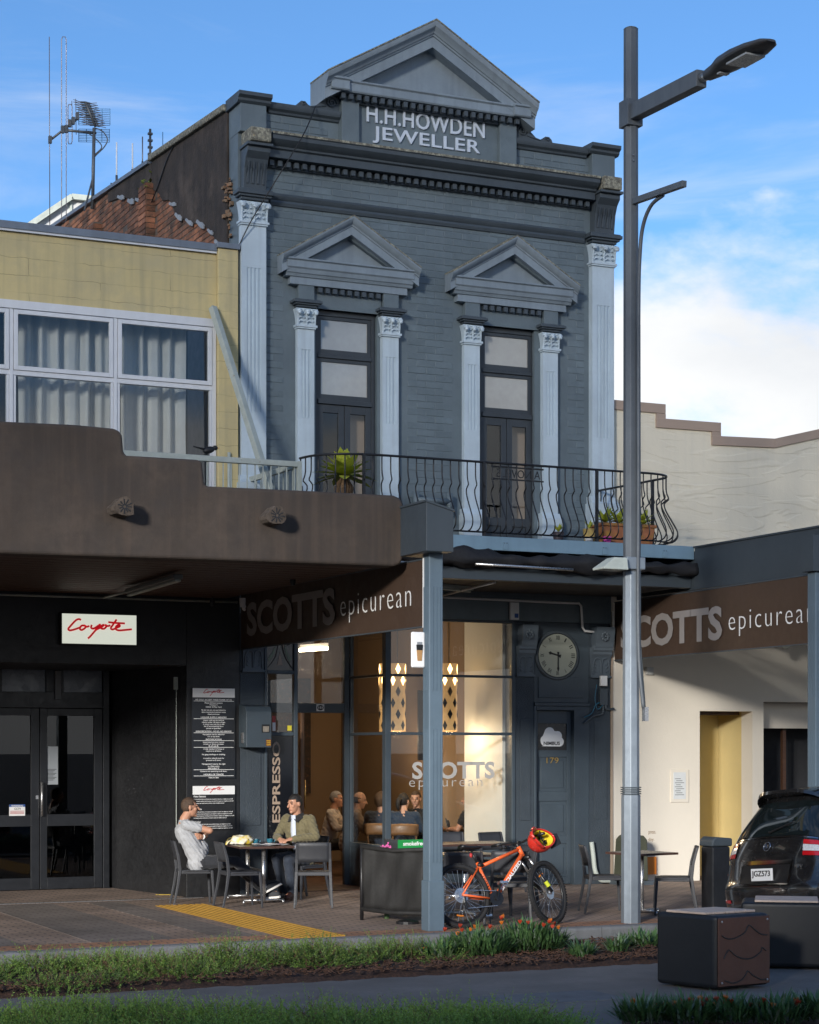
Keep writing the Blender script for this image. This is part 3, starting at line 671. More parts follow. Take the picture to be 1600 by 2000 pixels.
# pedimented windows
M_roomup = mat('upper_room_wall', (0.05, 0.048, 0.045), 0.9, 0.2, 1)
def aedicule(cx):
    p1, p2 = cx - 0.755, cx + 0.51     # left edges of the two small pilasters
    for a in (p1, p2):
        c = a + 0.245
        p = fluted(a, c, -0.085, 5.36, 7.72, 6.50, 7.43, 3, 0.012).build('window_pilaster', M_trim, hb, bevel=0.003)
        q = MB().box(a - 0.045, c + 0.045, -0.15, 0, 4.98, 5.30); q.prism([(-0.15, 5.30), (-0.13, 5.33), (-0.10, 5.38), (0, 5.38), (0, 5.30)], 'x', a - 0.035, c + 0.035)
        q.build('plinth', M_trim, p, bevel=0.005)
        MB().box(a - 0.07, c + 0.07, -0.18, 0, 4.80, 4.979).build('plinth_step', M_fac, p, bevel=0.004)
        capital(a, c, -0.09, 7.73, 8.0, 2).build('capital', M_trim, p, auto=40)
        abacus(a, c, -0.10, 8.0, 8.10).build('abacus', M_dtrim, p, bevel=0.005)
        MB().box(a + 0.01, c - 0.005, -0.10, 0, 8.102, 8.36).build('block', M_fac, p, bevel=0.004)
    MB().box(p1 + 0.244, p2 - 0.001, -0.03, 0.06, 8.02, 8.30).build('frieze', M_fac, hb)
    for i in range(9):
        x = p1 + 0.30 + i * 0.1085
        MB().box(x, x + 0.06, -0.10, -0.031, 8.225, 8.29).build('dentil', M_dtrim, hb)
    ent = MB().box(p1 - 0.12, p2 + 0.365, -0.115, 0, 8.302, 8.40)
    ent.prism([(0, 8.402), (-0.13, 8.402), (-0.15, 8.44), (-0.165, 8.45), (-0.18, 8.50), (-0.20, 8.52), (-0.20, 8.605), (-0.225, 8.62), (-0.225, 8.64), (0, 8.65)], 'x', p1 - 0.19, p2 + 0.435)
    ent.build('entablature', M_ped, hb, bevel=0.004)
    hw = (p2 + 0.245 - p1) / 2 + 0.265; cc = (p1 + p2 + 0.245) / 2
    rk = [(0, 0), (-0.185, 0), (-0.185, 0.115), (-0.20, 0.12), (-0.205, 0.14), (-0.225, 0.15), (-0.255, 0.185), (-0.27, 0.215), (-0.27, 0.235), (0, 0.25)]
    for s in (-1, 1):
        r_ = MB().rake(rk, cc + s * hw, 8.43, cc, 9.04).build('raking_cornice', M_ped, hb, auto=30)
        MB().rake([(-0.275, 0.236), (-0.275, 0.252), (0, 0.264), (0, 0.251)], cc + s * (hw + 0.004), 8.43, cc, 9.04).build('lichen_edge', M_lichen, r_)
        MB().rake([(-0.02, -0.03), (-0.09, -0.03), (-0.11, 0.0), (-0.02, 0.0)], cc + s * (hw - 0.25), 8.60, cc, 9.038).build('inner_moulding', M_fac, r_)
    MB().prism([(cc - 0.85, 8.652), (cc + 0.85, 8.652), (cc, 9.06)], 'y', -0.02, -0.001).build('tympanum', M_ped, hb)
    # the window itself: two awning lights over a pair of glazed doors
    x0, x1 = cc - 0.455, cc + 0.455
    fr = MB()
    fr.box(x0, x0 + 0.05, 0.06, 0.20, 4.80, 8.019); fr.box(x1 - 0.05, x1, 0.06, 0.20, 4.80, 8.019); fr.box(x0 + 0.05, x1 - 0.05, 0.06, 0.20, 7.95, 8.019)
    fr.box(x0 + 0.05, x1 - 0.05, 0.05, 0.20, 7.37, 7.42); fr.box(x0 + 0.05, x1 - 0.05, 0.04, 0.20, 6.735, 6.80)
    fo = fr.build('window', M_frame, hb, bevel=0.004)
    for (z0, z1) in ((7.42, 7.95), (6.80, 7.37)):
        sb = MB(); a, c = x0 + 0.055, x1 - 0.055
        sb.box(a, a + 0.05, 0.075, 0.12, z0 + 0.005, z1 - 0.005); sb.box(c - 0.05, c, 0.075, 0.12, z0 + 0.005, z1 - 0.005)
        sb.box(a + 0.05, c - 0.05, 0.075, 0.12, z1 - 0.05, z1 - 0.005); sb.box(a + 0.05, c - 0.05, 0.075, 0.12, z0 + 0.005, z0 + 0.07)
        sb.build('sash', M_frame, fo)
        MB().box(a + 0.05, c - 0.05, 0.095, 0.10, z0 + 0.07, z1 - 0.05).build('pane', M_upglass, fo)
    for (a, c) in ((x0 + 0.052, cc - 0.004), (cc + 0.004, x1 - 0.052)):
        d = MB()
        d.box(a, a + 0.085, 0.07, 0.12, 4.81, 6.73); d.box(c - 0.085, c, 0.07, 0.12, 4.81, 6.73)
        d.box(a + 0.085, c - 0.085, 0.07, 0.12, 6.62, 6.73); d.box(a + 0.085, c - 0.085, 0.07, 0.12, 5.18, 5.30); d.box(a + 0.085, c - 0.085, 0.09, 0.11, 4.81, 5.18)
        d.build('door_leaf', M_frame, fo, bevel=0.004)
        MB().box(a + 0.085, c - 0.085, 0.092, 0.098, 5.30, 6.62).build('pane', M_glass, fo)
    # what lies behind the doors: a dim room and a blind
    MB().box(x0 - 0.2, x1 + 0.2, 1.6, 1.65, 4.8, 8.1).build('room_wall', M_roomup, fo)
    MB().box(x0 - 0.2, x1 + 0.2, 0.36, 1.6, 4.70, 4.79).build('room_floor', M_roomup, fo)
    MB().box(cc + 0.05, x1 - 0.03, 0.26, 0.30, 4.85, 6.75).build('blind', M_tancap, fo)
aedicule(1.555); aedicule(4.085)
# standpipe on the wall between the windows
sp = T('vent_pipe', 'grey painted twin-outlet vent pipe low on the wall between the balcony windows', 'pipe', (2.82, -0.12, 5.0))
MB().tube([(2.82, -0.12, 4.79), (2.82, -0.12, 5.42)], 0.075, 14).build('riser', M_fac, sp, smooth=True)
MB().tube([(2.56, -0.12, 5.46), (3.08, -0.12, 5.46)], 0.045, 12).build('cross_arm', M_fac, sp, smooth=True)
for x in (2.56, 3.08): MB().tube([(x, -0.12, 5.58), (x, -0.12, 5.30)], 0.045, 12).build('outlet', M_fac, sp, smooth=True)

# side wall of bare brick with the remains of its render
sw = MB(); top = lambda y: 10.66 + 0.07 * y
sw.add([(-0.028, 0.352, 3.8), (-0.028, 9.9, 3.8), (-0.028, 9.9, top(9.9)), (-0.028, 0.352, top(0.35)), (0.30, 0.352, 3.8), (0.30, 9.9, 3.8), (0.30, 9.9, top(9.9)), (0.30, 0.352, top(0.35))],
       [(0, 3, 2, 1), (4, 5, 6, 7), (0, 1, 5, 4), (1, 2, 6, 5), (2, 3, 7, 6), (3, 0, 4, 7)])
side = sw.build('side_wall', M_mortar, hb)
MB().box(5.50, 5.778, 0.352, 9.9, 0, 10.6).build('side_wall', M_render, hb)
MB().box(0.30, 5.50, 0.352, 9.9, 10.0, 10.2).build('roof', M_zinc, hb)
MB().box(0.302, 5.498, 9.7, 9.9, 0, 10.0).build('rear_wall', M_mortar, hb)
rend = [(0.356, 8.72), (0.75, 8.95), (1.05, 9.2), (1.4, 9.38), (1.9, 9.52), (2.3, 9.68), (2.65, 9.80), (2.75, 10.0), (2.95, 10.12), (3.25, 10.18), (3.45, 10.35), (3.80, 10.50), (3.80, top(3.8)), (0.356, top(0.36))]
MB().prism(rend, 'x', -0.062, -0.0285).build('render_patch', M_render, hb, bevel=0.01)
rend2 = [(4.2, 10.60), (4.6, 10.50), (5.0, 10.66), (5.5, 10.80), (6.2, 10.90), (6.2, top(6.2) - 0.01), (3.83, top(3.83) - 0.01), (3.83, 10.66)]
MB().prism(rend2, 'x', -0.058, -0.0285).build('render_patch', M_render, hb, bevel=0.01)
cap = [(-0.028, 0.352, top(.35)), (-0.028, 9.9, top(9.9))]
MB().beam((-0.05, 0.36, top(.36) + 0.04), (-0.05, 3.82, top(3.82) + 0.04), 0.14, 0.10).build('wall_coping', M_lichen, hb, bevel=0.02)
MB().beam((0.0, 3.9, top(3.9) + 0.01), (0.0, 9.9, top(9.9) + 0.01), 0.20, 0.06).build('wall_coping', M_zinc, hb)
fl = random.Random(2)
for i, (y, z) in enumerate(((0.66, 8.93), (1.02, 9.19), (1.45, 9.40), (1.95, 9.55), (2.45, 9.75), (2.72, 10.0), (4.45, 10.50), (4.85, 10.58), (5.4, 10.78))):
    a, b_ = fl.uniform(0.13, 0.20), fl.uniform(0.022, 0.04); t = 0.42 if i < 5 else 0.25
    pts = [(-a, -b_), (-a * .3, -b_ * 1.3), (a * .5, -b_ * .7), (a, -b_ * .2), (a * .8, b_), (a * .2, b_ * .6), (-a * .4, b_ * 1.2), (-a, b_ * .5)]
    MB().prism([(y + p[0] * math.cos(t) - p[1] * math.sin(t), z + p[0] * math.sin(t) + p[1] * math.cos(t)) for p in pts], 'x', -0.085, -0.0635).build('flashing_scrap', M_flash, hb, bevel=0.004)
# brick piers on the side wall
for y0 in (3.72, 6.6):
    MB().box(-0.17, -0.03, y0, y0 + 0.36, 8.0, top(y0) - (0.35 if y0 < 5 else 0.45)).build('brick_pier', M_mortar, side)
def in_poly(y, z, poly):
    ins = False; n = len(poly)
    for i in range(n):
        a, b_ = poly[i], poly[(i + 1) % n]
        if (a[1] > z) != (b_[1] > z) and y < (b_[0] - a[0]) * (z - a[1]) / (b_[1] - a[1]) + a[0]: ins = not ins
    return ins
SBW, SBH = 0.245, 0.087
def side_brick(name, w_, d_):
    b = MB(); hw, hz, k = (w_ - 0.012) / 2, (SBH - 0.014) / 2, 0.006
    vs = [(0, -hw, -hz), (0, hw, -hz), (0, hw, hz), (0, -hw, hz), (-d_, -hw + k, -hz + k), (-d_, hw - k, -hz + k), (-d_, hw - k, hz - k), (-d_, -hw + k, hz - k)]
    fs = [(4, 7, 6, 5), (0, 4, 5, 1), (1, 5, 6, 2), (2, 6, 7, 3), (3, 7, 4, 0)]
    me = bpy.data.meshes.new(name); me.from_pydata(vs, [], fs); me.materials.append(M_brick); me.update(); return me, vs, fs
sb1 = side_brick('brick', SBW, 0.008)
cs = []
for r_ in range(36):
    z = 8.60 + r_ * SBH; y = 0.40 + (SBW / 2 if r_ % 2 else 0)
    while y < 9.8:
        yc = y + SBW / 2
        if z + 0.06 < top(yc) and not in_poly(yc, z, rend) and not in_poly(yc, z, rend2) and not (3.70 < yc < 4.1 and z < top(3.9) - .35) and not (6.58 < yc < 6.98 and z < top(6.8) - .45):
            vis = z > 8.68 + yc * 0.245   # clear of the yellow parapet in front
            if jr.random() > 0.02: cs.append((0 if vis else 1, yc, z))
        y += SBW
cs.sort(key=lambda c: (c[0], c[1]))
for (_, y, z) in cs[:240]:
    o = bpy.data.objects.new('brick', sb1[0]); col.objects.link(o); o.parent = side
    o.location = Vector((-0.029 + jr.uniform(-.004, .004), y + jr.uniform(-.004, .004), z)) - org(hb); o.rotation_euler = (jr.gauss(0, .012), 0, jr.gauss(0, .012))
rb = MB()
for (_, y, z) in cs[240:]: rb.add([(v[0] - 0.029, v[1] + y, v[2] + z) for v in sb1[1]], sb1[2])
tag(rb.build('brickwork', M_brick, side), kind='stuff')
pbk = [c for c in side.children if c.name.startswith('brick_pier')]
for y0, pier in zip((3.72, 6.6), pbk):
    zt = top(y0) - (0.35 if y0 < 5 else 0.45); k = 0; z = 8.75 + (0.6 if y0 > 5 else 0)
    while z < zt - 0.04:
        for j in range(1 if k % 2 else 2):
            wv = 0.35 if k % 2 else 0.172
            MB().box(-0.184, -0.171, y0 + 0.005 + j * 0.178, y0 + 0.005 + j * 0.178 + wv, z, z + 0.074).build('brick', M_brick, side)
        MB().box(-0.169, -0.032, y0 - 0.012, y0 - 0.001, z, z + 0.074).build('brick', M_brick, side)
        k += 1; z += SBH
# rubble where the corner has broken away
rub = MB()
for i in range(34):
    z = jr.uniform(8.75, 9.75); rub.obox((-0.05 + jr.uniform(-.03, .02), 0.30 + jr.uniform(-.12, .16), z), (jr.uniform(.02, .06), jr.uniform(.04, .10), jr.uniform(.02, .06)), jr.uniform(-.5, .5))
tag(rub.build('broken_edge', mat('rubble', (0.24, 0.17, 0.11), 0.95, 0.5, 9, c2=(0.30, 0.13, 0.06), t2=0.55), hb, bevel=0.006), kind='stuff')
# cable slung across the corner
cb = MB().tube(spline([(1.05, -0.12, 10.76), (0.78, -0.42, 10.30), (0.55, -0.42, 9.9), (0.30, -0.30, 9.45), (0.08, -0.2, 9.05), (-0.06, -0.1, 8.72)], 8), 0.008, 6).build('loose_cable', M_iron, None, smooth=True)
tag(cb, 'thin black cable hanging down across the left corner of the grey facade', 'cable')
cb = MB().tube(spline([(-0.07, 2.35, 10.93), (-0.08, 2.9, 10.75), (-0.08, 3.4, 10.45), (-0.09, 3.85, 10.2)], 8), 0.009, 6).build('loose_cable', M_iron, None, smooth=True)
tag(cb, 'thin black cable hanging over the sooty side wall of the grey building', 'cable')
pl_ = random.Random(8); wb = MB()
for i in range(60):
    c = Vector((-0.10 + pl_.gauss(0, .03), 3.92 + pl_.gauss(0, .12), 10.50 + pl_.gauss(0, .1))); d = Vector((pl_.gauss(0, 1), pl_.gauss(0, 1), pl_.gauss(.5, 1))).normalized() * 0.06; s_ = d.orthogonal().normalized() * 0.02
    wb.add([c - s_, c + d * .5 - s_ * 1.6, c + d, c + s_ * 1.4], [(0, 1, 2, 3)])
M_leafy = mat('weed_leaf', (0.16, 0.20, 0.03), 0.6, 0.3, 20)
tag(wb.build('wall_weed', M_leafy, None), 'small yellow green weed rooted in the brick side wall', 'plant')
# ================================================================ BALCONY AND SHOPFRONT OF THE GREY BUILDING
bal = T('balcony', 'blue beamed balcony with bellied black iron railing on the grey building', 'balcony', (3.1, -1.0, 4.2))
MB().box(0.42, 5.86, -2.10, -2.02, 4.585, 4.765).build('front_beam', M_bluebeam, bal, bevel=0.006)
MB().box(5.78, 5.859, -2.019, -0.002, 4.585, 4.764).build('end_beam', M_bluebeam, bal, bevel=0.006)
MB().box(0.42, 5.778, -2.018, -0.003, 4.70, 4.775).build('deck', M_dtrim, bal)
for x in (1.25, 2.9, 4.4, 5.35):
    MB().box(x, x + 0.07, -2.112, -2.101, 4.60, 4.70).build('plate', M_bluebeam, bal)
    for dx in (0.018, 0.052): MB().ball((x + dx, -2.114, 4.685), 0.007, 6, 4).build('bolt', M_dtrim, bal)
MB().box(0.42, 5.86, -2.02, -1.88, 4.20, 4.36).build('lower_beam', M_fascia, bal, bevel=0.005)
MB().box(0.42, 5.86, -1.879, -0.003, 4.22, 4.26).build('soffit', mat('soffit_paint', (0.05, 0.046, 0.042), 0.8, 0.2, 2), bal)
# railing
path_ = [(0.36, -1.28), (0.42, -1.55), (0.58, -1.78), (0.82, -1.92), (1.10, -1.97)] + [(1.3 + i * 0.2, -1.98) for i in range(20)] + [(5.28, -1.975), (5.46, -1.92), (5.60, -1.80), (5.66, -1.62), (5.62, -1.2), (5.56, -0.6), (5.50, -0.06)]
fine = spline([(p[0], p[1], 0) for p in path_], 6)
cum = [0.0]
for i in range(1, len(fine)): cum.append(cum[-1] + (fine[i] - fine[i - 1]).length)
def along_path(s):
    for i in range(1, len(fine)):
        if cum[i] >= s:
            t = (s - cum[i - 1]) / max(1e-6, cum[i] - cum[i - 1]); p = fine[i - 1].lerp(fine[i], t); d = (fine[i] - fine[i - 1]).normalized()
            return p, Vector((d.y, -d.x, 0))
    d = (fine[-1] - fine[-2]).normalized(); return fine[-1], Vector((d.y, -d.x, 0))
RT, RB = 5.75, 4.83
for zz, nm, r_ in ((RT, 'top_rail', 0.016), (RB, 'bottom_rail', 0.012)):
    MB().tube([(p.x, p.y, zz) for p in fine], r_, 8).build(nm, M_iron, bal, smooth=True)
s_ = 0.02; k = 0; prof = [(0, 1.0), (0, 0.80), (0.02, 0.71), (0.035, 0.66), (-0.025, 0.60), (-0.01, 0.50), (0.05, 0.38), (0.115, 0.26), (0.16, 0.16), (0.15, 0.07), (0.085, 0.015), (0.0, 0.0)]
while s_ < cum[-1]:
    p, nv = along_path(s_)
    pts = spline([(p.x + nv.x * o_, p.y + nv.y * o_, lerp(RB, RT, t)) for o_, t in prof], 2)
    MB().tube(pts, 0.0095, 6).build('baluster', M_iron, bal, smooth=True)
    if k % 14 == 8: MB().beam((p.x, p.y, 4.77), (p.x, p.y, RT), 0.035, 0.035).build('rail_post', M_iron, bal)
    s_ += 0.122; k += 1
# small reversed ironwork nameboard on the railing
MB().box(2.82, 3.60, -1.93, -1.915, 5.70, 5.72).build('nameboard_bar', M_iron, bal); MB().box(2.82, 3.60, -1.93, -1.915, 5.54, 5.56).build('nameboard_bar', M_iron, bal)
text('nameboard_lettering', 'A NOVEL S', M_iron, bal, (3.55, -1.925, 5.575), 0.11, 0.66, x=(-1, 0, 0), extrude=0.006)
# rolled awning under the beam
aw = MB(); n_ = 110; ring = []
ar = random.Random(4)
for i in range(n_ + 1):
    u = i / n_; x = 0.62 + u * 5.24
    sag = -0.10 * math.exp(-((x - 0.95) / 0.45) ** 2) + 0.05 * math.exp(-((x - 1.9) / 0.4) ** 2)
    cy, cz = -2.13, 4.47 + sag * 0.8 - 0.03 * u
    ry = 0.08 * (1 + .2 * math.sin(x * 11 + math.sin(x * 4))); rz = (0.095 + 0.03 * math.sin(x * 3.1 + 1) + 0.015 * math.sin(x * 17)) * (1 if u > .02 else .6)
    for j in range(12):
        a = 2 * math.pi * j / 12; w_ = 1 + 0.17 * math.sin(4 * a + x * 5.3) + 0.1 * math.sin(7 * a - x * 8) + ar.uniform(-.05, .05)
        aw.v.append((x, cy + math.cos(a) * ry * w_, cz + math.sin(a) * rz * w_))
for i in range(n_):
    for j in range(12): aw.f.append([i*12+j, i*12+(j+1)%12, (i+1)*12+(j+1)%12, (i+1)*12+j]); aw.m.append(0)
aw.f.append(list(range(12))[::-1]); aw.f.append([n_*12+j for j in range(12)]); aw.m += [0, 0]
awt = T('rolled_awning', 'black fabric awning rolled up under the blue balcony beam', 'awning', (3.2, -2.1, 4.3))
aw.build('cloth', M_awning, awt, smooth=True)
for x0, x1 in ((0.75, 1.5), (2.45, 3.9)): MB().tube([(x0, -2.19, 4.385), (x1, -2.19, 4.365)], 0.02, 8).build('pole', M_steel, awt, smooth=True)
MB().lathe([(0.05, 0), (0.055, 0.02), (0.02, 0.05)], (5.88, -2.13, 4.47), 10, Matrix.Rotation(RAD(90), 3, 'Y')).build('end_bracket', M_steel, awt)

# ---- shopfront
sf = T('cafe_shopfront', 'slate blue timber cafe shopfront with large panes and a recessed door', 'shopfront', (2.2, 0.3, 0))
fr = MB()
for a, c in ((0.002, 0.345), (4.18, 4.49), (5.40, 5.765)): MB().box(a, c, 0.0, 0.30, 0.0, 3.815).build('pier', M_stucco, sf, bevel=0.004)
for a, c in ((0.03, 0.325), (4.205, 4.465), (5.43, 5.735)):
    MB().box(a + 0.06, c - 0.03, -0.012, -0.001, 0.95, 2.40).build('pier_panel', M_stucco, sf, bevel=0.004)
def console(a, c):
    b = MB()
    b.prism([(0, 3.02), (-0.05, 3.02), (-0.05, 3.05), (0, 3.05)], 'x', a - 0.01, c + 0.01)
    b.prism([(0, 3.05), (-0.03, 3.05), (-0.035, 3.2), (-0.05, 3.32), (-0.09, 3.36), (-0.09, 3.40), (-0.11, 3.42), (-0.11, 3.46), (0, 3.46)], 'x', a, c)
    b.prism([(0, 3.461), (-0.12, 3.461), (-0.15, 3.55), (-0.17, 3.70), (-0.17, 3.76), (0, 3.76)], 'x', a + 0.03, c - 0.0)
    m_ = (a + c) / 2; q = (c - a) / 4
    for s in (-1, 1):
        b.tube(spline([(m_ + s * q * 1.7, -0.045, 3.07), (m_ + s * q * 1.6, -0.05, 3.22), (m_ + s * q * 1.2, -0.06, 3.30), (m_ + s * q * 0.3, -0.06, 3.29), (m_ + s * 0.01, -0.05, 3.2), (m_ + s * 0.01, -0.045, 3.08)], 4), 0.010, 6)
        for k in range(3): b.tube([(m_ + s * q, -0.04, 3.10 + k * 0.055), (m_ + s * q * 1.5, -0.05, 3.14 + k * 0.055)], 0.008, 5)
    for k in range(8):
        t = k * math.pi / 4; b.ball((m_ + 0.05 * math.cos(t), -0.175, 3.62 + 0.05 * math.sin(t)), (0.024, 0.012, 0.024), 6, 4)
    b.ball((m_, -0.18, 3.62), 0.02, 8, 5)
    return b.build('console', mat('console_paint', (0.09, 0.115, 0.14), 0.6, 0.12, 4) if 'console_paint' not in MATS else MATS['console_paint'], sf, auto=40)
for a, c in ((0.03, 0.325), (4.20, 4.475), (5.42, 5.745)): console(a, c)
# frames
f2 = MB()
f2.box(0.346, 0.385, -0.02, 0.08, 0.0, 3.815); f2.box(0.775, 0.83, -0.02, 0.08, 0.0, 3.815)
f2.box(0.386, 0.774, -0.02, 0.08, 3.00, 3.05); f2.box(0.386, 0.774, -0.02, 0.08, 2.16, 2.21); f2.box(0.386, 0.774, -0.02, 0.08, 0.0, 0.20)
f2.box(2.135, 2.22, -0.03, 0.09, 0.0, 3.815); f2.box(4.125, 4.178, -0.02, 0.09, 0.0, 3.815)
f2.box(2.221, 4.124, -0.02, 0.06, 2.995, 3.03); f2.box(2.221, 4.124, -0.02, 0.06, 2.175, 2.215); f2.box(2.221, 4.124, -0.05, 0.10, 0.56, 0.63); f2.box(2.221, 4.124, -0.02, 0.06, 3.78, 3.815)
f2.box(2.221, 4.124, 0.0, 0.08, 0.0, 0.559)
f2.build('frame', M_slate, sf, bevel=0.006)
MB().box(2.30, 4.05, -0.014, -0.001, 0.12, 0.48).build('stall_panel', M_slate, sf, bevel=0.006)
f3 = MB()
RY = 1.35
f3.box(2.14, 2.20, RY - 0.10, RY, 0.0, 3.815); f3.box(2.14, 2.20, 0.091, RY - 0.101, 2.995, 3.03); f3.box(2.14, 2.20, 0.091, RY - 0.101, 2.175, 2.215); f3.box(2.13, 2.21, 0.091, RY - 0.101, 0.56, 0.63); f3.box(2.145, 2.195, 0.091, RY - 0.101, 0.0, 0.559)
f3.box(2.06, 2.139, RY - 0.08, RY, 0.0, 3.815); f3.box(0.83, 0.92, RY - 0.08, RY, 0.0, 3.815); f3.box(0.921, 2.059, RY - 0.08, RY, 2.50, 2.64); f3.box(0.921, 2.059, RY - 0.08, RY, 3.62, 3.815)
f3.box(0.80, 0.83, 0.081, RY - 0.081, 2.95, 3.05); f3.box(0.80, 0.83, 0.081, RY - 0.081, 0.0, 0.35)
f3.build('entry_frame', M_slate, sf, bevel=0.006)
for (a, c, z0, z1) in ((2.222, 4.123, 0.632, 2.174), (2.222, 4.123, 2.217, 2.994), (2.222, 4.123, 3.032, 3.779), (0.387, 0.773, 2.212, 2.999)):
    MB().box(a, c, 0.02, 0.026, z0, z1).build('pane', M_shopglass, sf)
for (z0, z1) in ((0.632, 2.174), (2.217, 2.994), (3.032, 3.81)): MB().box(2.165, 2.171, 0.093, RY - 0.102, z0, z1).build('pane', M_shopglass, sf)
MB().box(0.922, 2.058, RY - 0.045, RY - 0.04, 2.642, 3.619).build('pane', M_shopglass, sf)
MB().box(0.387, 0.773, 0.02, 0.03, 0.202, 2.159).build('dark_pane', mat('black_glass_panel', (0.008, 0.009, 0.012), 0.12, 0.1, 2), sf)
text('espresso_lettering', 'ESPRESSO', mat('tan_print', (0.36, 0.27, 0.20), 0.6, 0.04, 4), sf, (0.585, 0.018, 0.98), 0.115, 1.10, x=(0, 0, 1), up=(-1, 0, 0), extrude=0.002, bold=0.02)
# stained glass
sg = MB().box(0.387, 0.773, 0.02, 0.03, 3.052, 3.81).build('leaded_pane', mat('leaded_glass_dark', (0.05, 0.055, 0.06), 0.2, 0.3, 6), sf)
for nm, c_, poly in (('green_leaf', (0.05, 0.10, 0.06), [(0.40, 3.20), (0.47, 3.30), (0.53, 3.42), (0.50, 3.28), (0.43, 3.17)]), ('green_leaf', (0.05, 0.10, 0.06), [(0.75, 3.20), (0.69, 3.30), (0.64, 3.42), (0.66, 3.28), (0.72, 3.17)]),
                     ('pink_petal', (0.30, 0.20, 0.14), [(0.60, 3.72), (0.68, 3.72), (0.67, 3.50), (0.63, 3.36), (0.61, 3.45)]), ('pink_petal', (0.24, 0.17, 0.13), [(0.54, 3.12), (0.62, 3.12), (0.58, 3.30)])):
    MB().prism(poly, 'y', 0.012, 0.0195).build(nm, mat('leaded_' + nm, c_, 0.3, 0.3, 20), sg)
for pts in ([(0.40, 3.08), (0.52, 3.25), (0.56, 3.55), (0.50, 3.80)], [(0.76, 3.08), (0.65, 3.25), (0.60, 3.50), (0.66, 3.80)], [(0.39, 3.45), (0.46, 3.40), (0.55, 3.5)], [(0.77, 3.45), (0.70, 3.40), (0.62, 3.45)]):
    MB().tube(spline([(p[0], 0.012, p[1]) for p in pts], 5), 0.006, 5).build('lead_line', M_iron, sg)
MB().box(0.47, 0.515, 0.012, 0.018, 2.225, 2.43).build('window_sticker', mat('red_sticker', (0.45, 0.03, 0.03), 0.5, 0.05, 3), sf); MB().box(0.47, 0.515, 0.010, 0.0118, 2.225, 2.34).build('window_sticker', M_whiteprint, sf)
MB().box(0.69, 0.75, 0.012, 0.018, 2.23, 2.30).build('window_sticker', mat('yellow_sticker', (0.65, 0.55, 0.04), 0.6, 0.05, 3), sf)
# number plate 181
np_ = T('number_plate', 'small white oval door number 181 above the open cafe door', 'number plate', (1.42, RY - 0.09, 2.53))
MB().box(1.62, 1.74, RY - 0.09, RY - 0.081, 2.525, 2.625).build('plate', M_whiteprint, np_)
MB().lathe([(0.05, 0), (0.05, 0.004)], (1.68, RY - 0.0905, 2.575), 20, Matrix.Rotation(RAD(90), 3, 'X'), sy=0.78).build('oval', M_black, np_)
text('digits', '181', M_whiteprint, np_, (1.645, RY - 0.096, 2.558), 0.035, 0.07, extrude=0.001, bold=0.02)
# timber door standing open
dl = T('cafe_door', 'tall brown timber cafe door standing open toward the footpath', 'door', (1.20, 1.28, 0))
M_wood = mat('varnished_door_wood', (0.26, 0.125, 0.055), 0.5, 0.3, 5, stretch=(6, 6, 0.7), bump=0.2, bscale=15)
dA, dB = Vector((1.21, 1.25, 0)), Vector((1.045, 0.36, 0))
dd = (dB - dA).normalized()
q = MB()
q.beam(dA + dd * 0.05 + Vector((0, 0, 1.25)), dA + dd * 0.05 + Vector((0, 0, 1.2501)), 0.1, 0.1)
q = MB()
def dpiece(s0, s1, z0, z1, th=0.05):
    a, b_ = dA + dd * s0, dA + dd * s1; nn = Vector((dd.y, -dd.x, 0)) * th / 2
    vs = [(p.x + e * nn.x, p.y + e * nn.y, z) for z in (z0, z1) for p, e in ((a, -1), (b_, -1), (b_, 1), (a, 1))]
    q.add(vs, [(0,3,2,1),(4,5,6,7),(0,1,5,4),(1,2,6,5),(2,3,7,6),(3,0,4,7)])
L_ = (dB - dA).length
dpiece(0, 0.12, 0.02, 2.48); dpiece(L_ - 0.12, L_, 0.02, 2.48); dpiece(0.12, L_ - 0.12, 2.34, 2.48); dpiece(0.12, L_ - 0.12, 0.02, 0.30); dpiece(0.12, L_ - 0.12, 0.95, 1.08)
q.build('leaf', M_wood, dl, bevel=0.004)
q = MB(); dpiece(0.12, L_ - 0.12, 0.30, 0.95, 0.02); q.build('panel', M_wood, dl)
q = MB(); dpiece(0.12, L_ - 0.12, 1.08, 2.34, 0.008); q.build('pane', M_shopglass, dl)
M_brass = mat('brass', (0.55, 0.36, 0.12), 0.35, 0.1, 10, metal=0.9)
hp = dB - dd * 0.07; nn = Vector((dd.y, -dd.x, 0))
for s in (-1, 1):
    MB().tube([hp + nn * (s * 0.03) + Vector((0, 0, 0.98)), hp + nn * (s * 0.09) + Vector((0, 0, 0.98)), hp + nn * (s * 0.09) - dd * 0.09 + Vector((0, 0, 0.98))], 0.011, 8).build('handle', M_steel, dl, smooth=True)
MB().tube([hp - nn * 0.05 + Vector((0, 0, 1.15)), hp - nn * 0.05 + Vector((0, 0, 1.55))], 0.012, 8).build('pull_bar', M_brass, dl, smooth=True)
MB().beam(dB + dd * 0.002 + Vector((0, 0, 0.92)), dB + dd * 0.002 + Vector((0, 0, 1.06)), 0.03, 0.006).build('lock_plate', M_steel, dl)
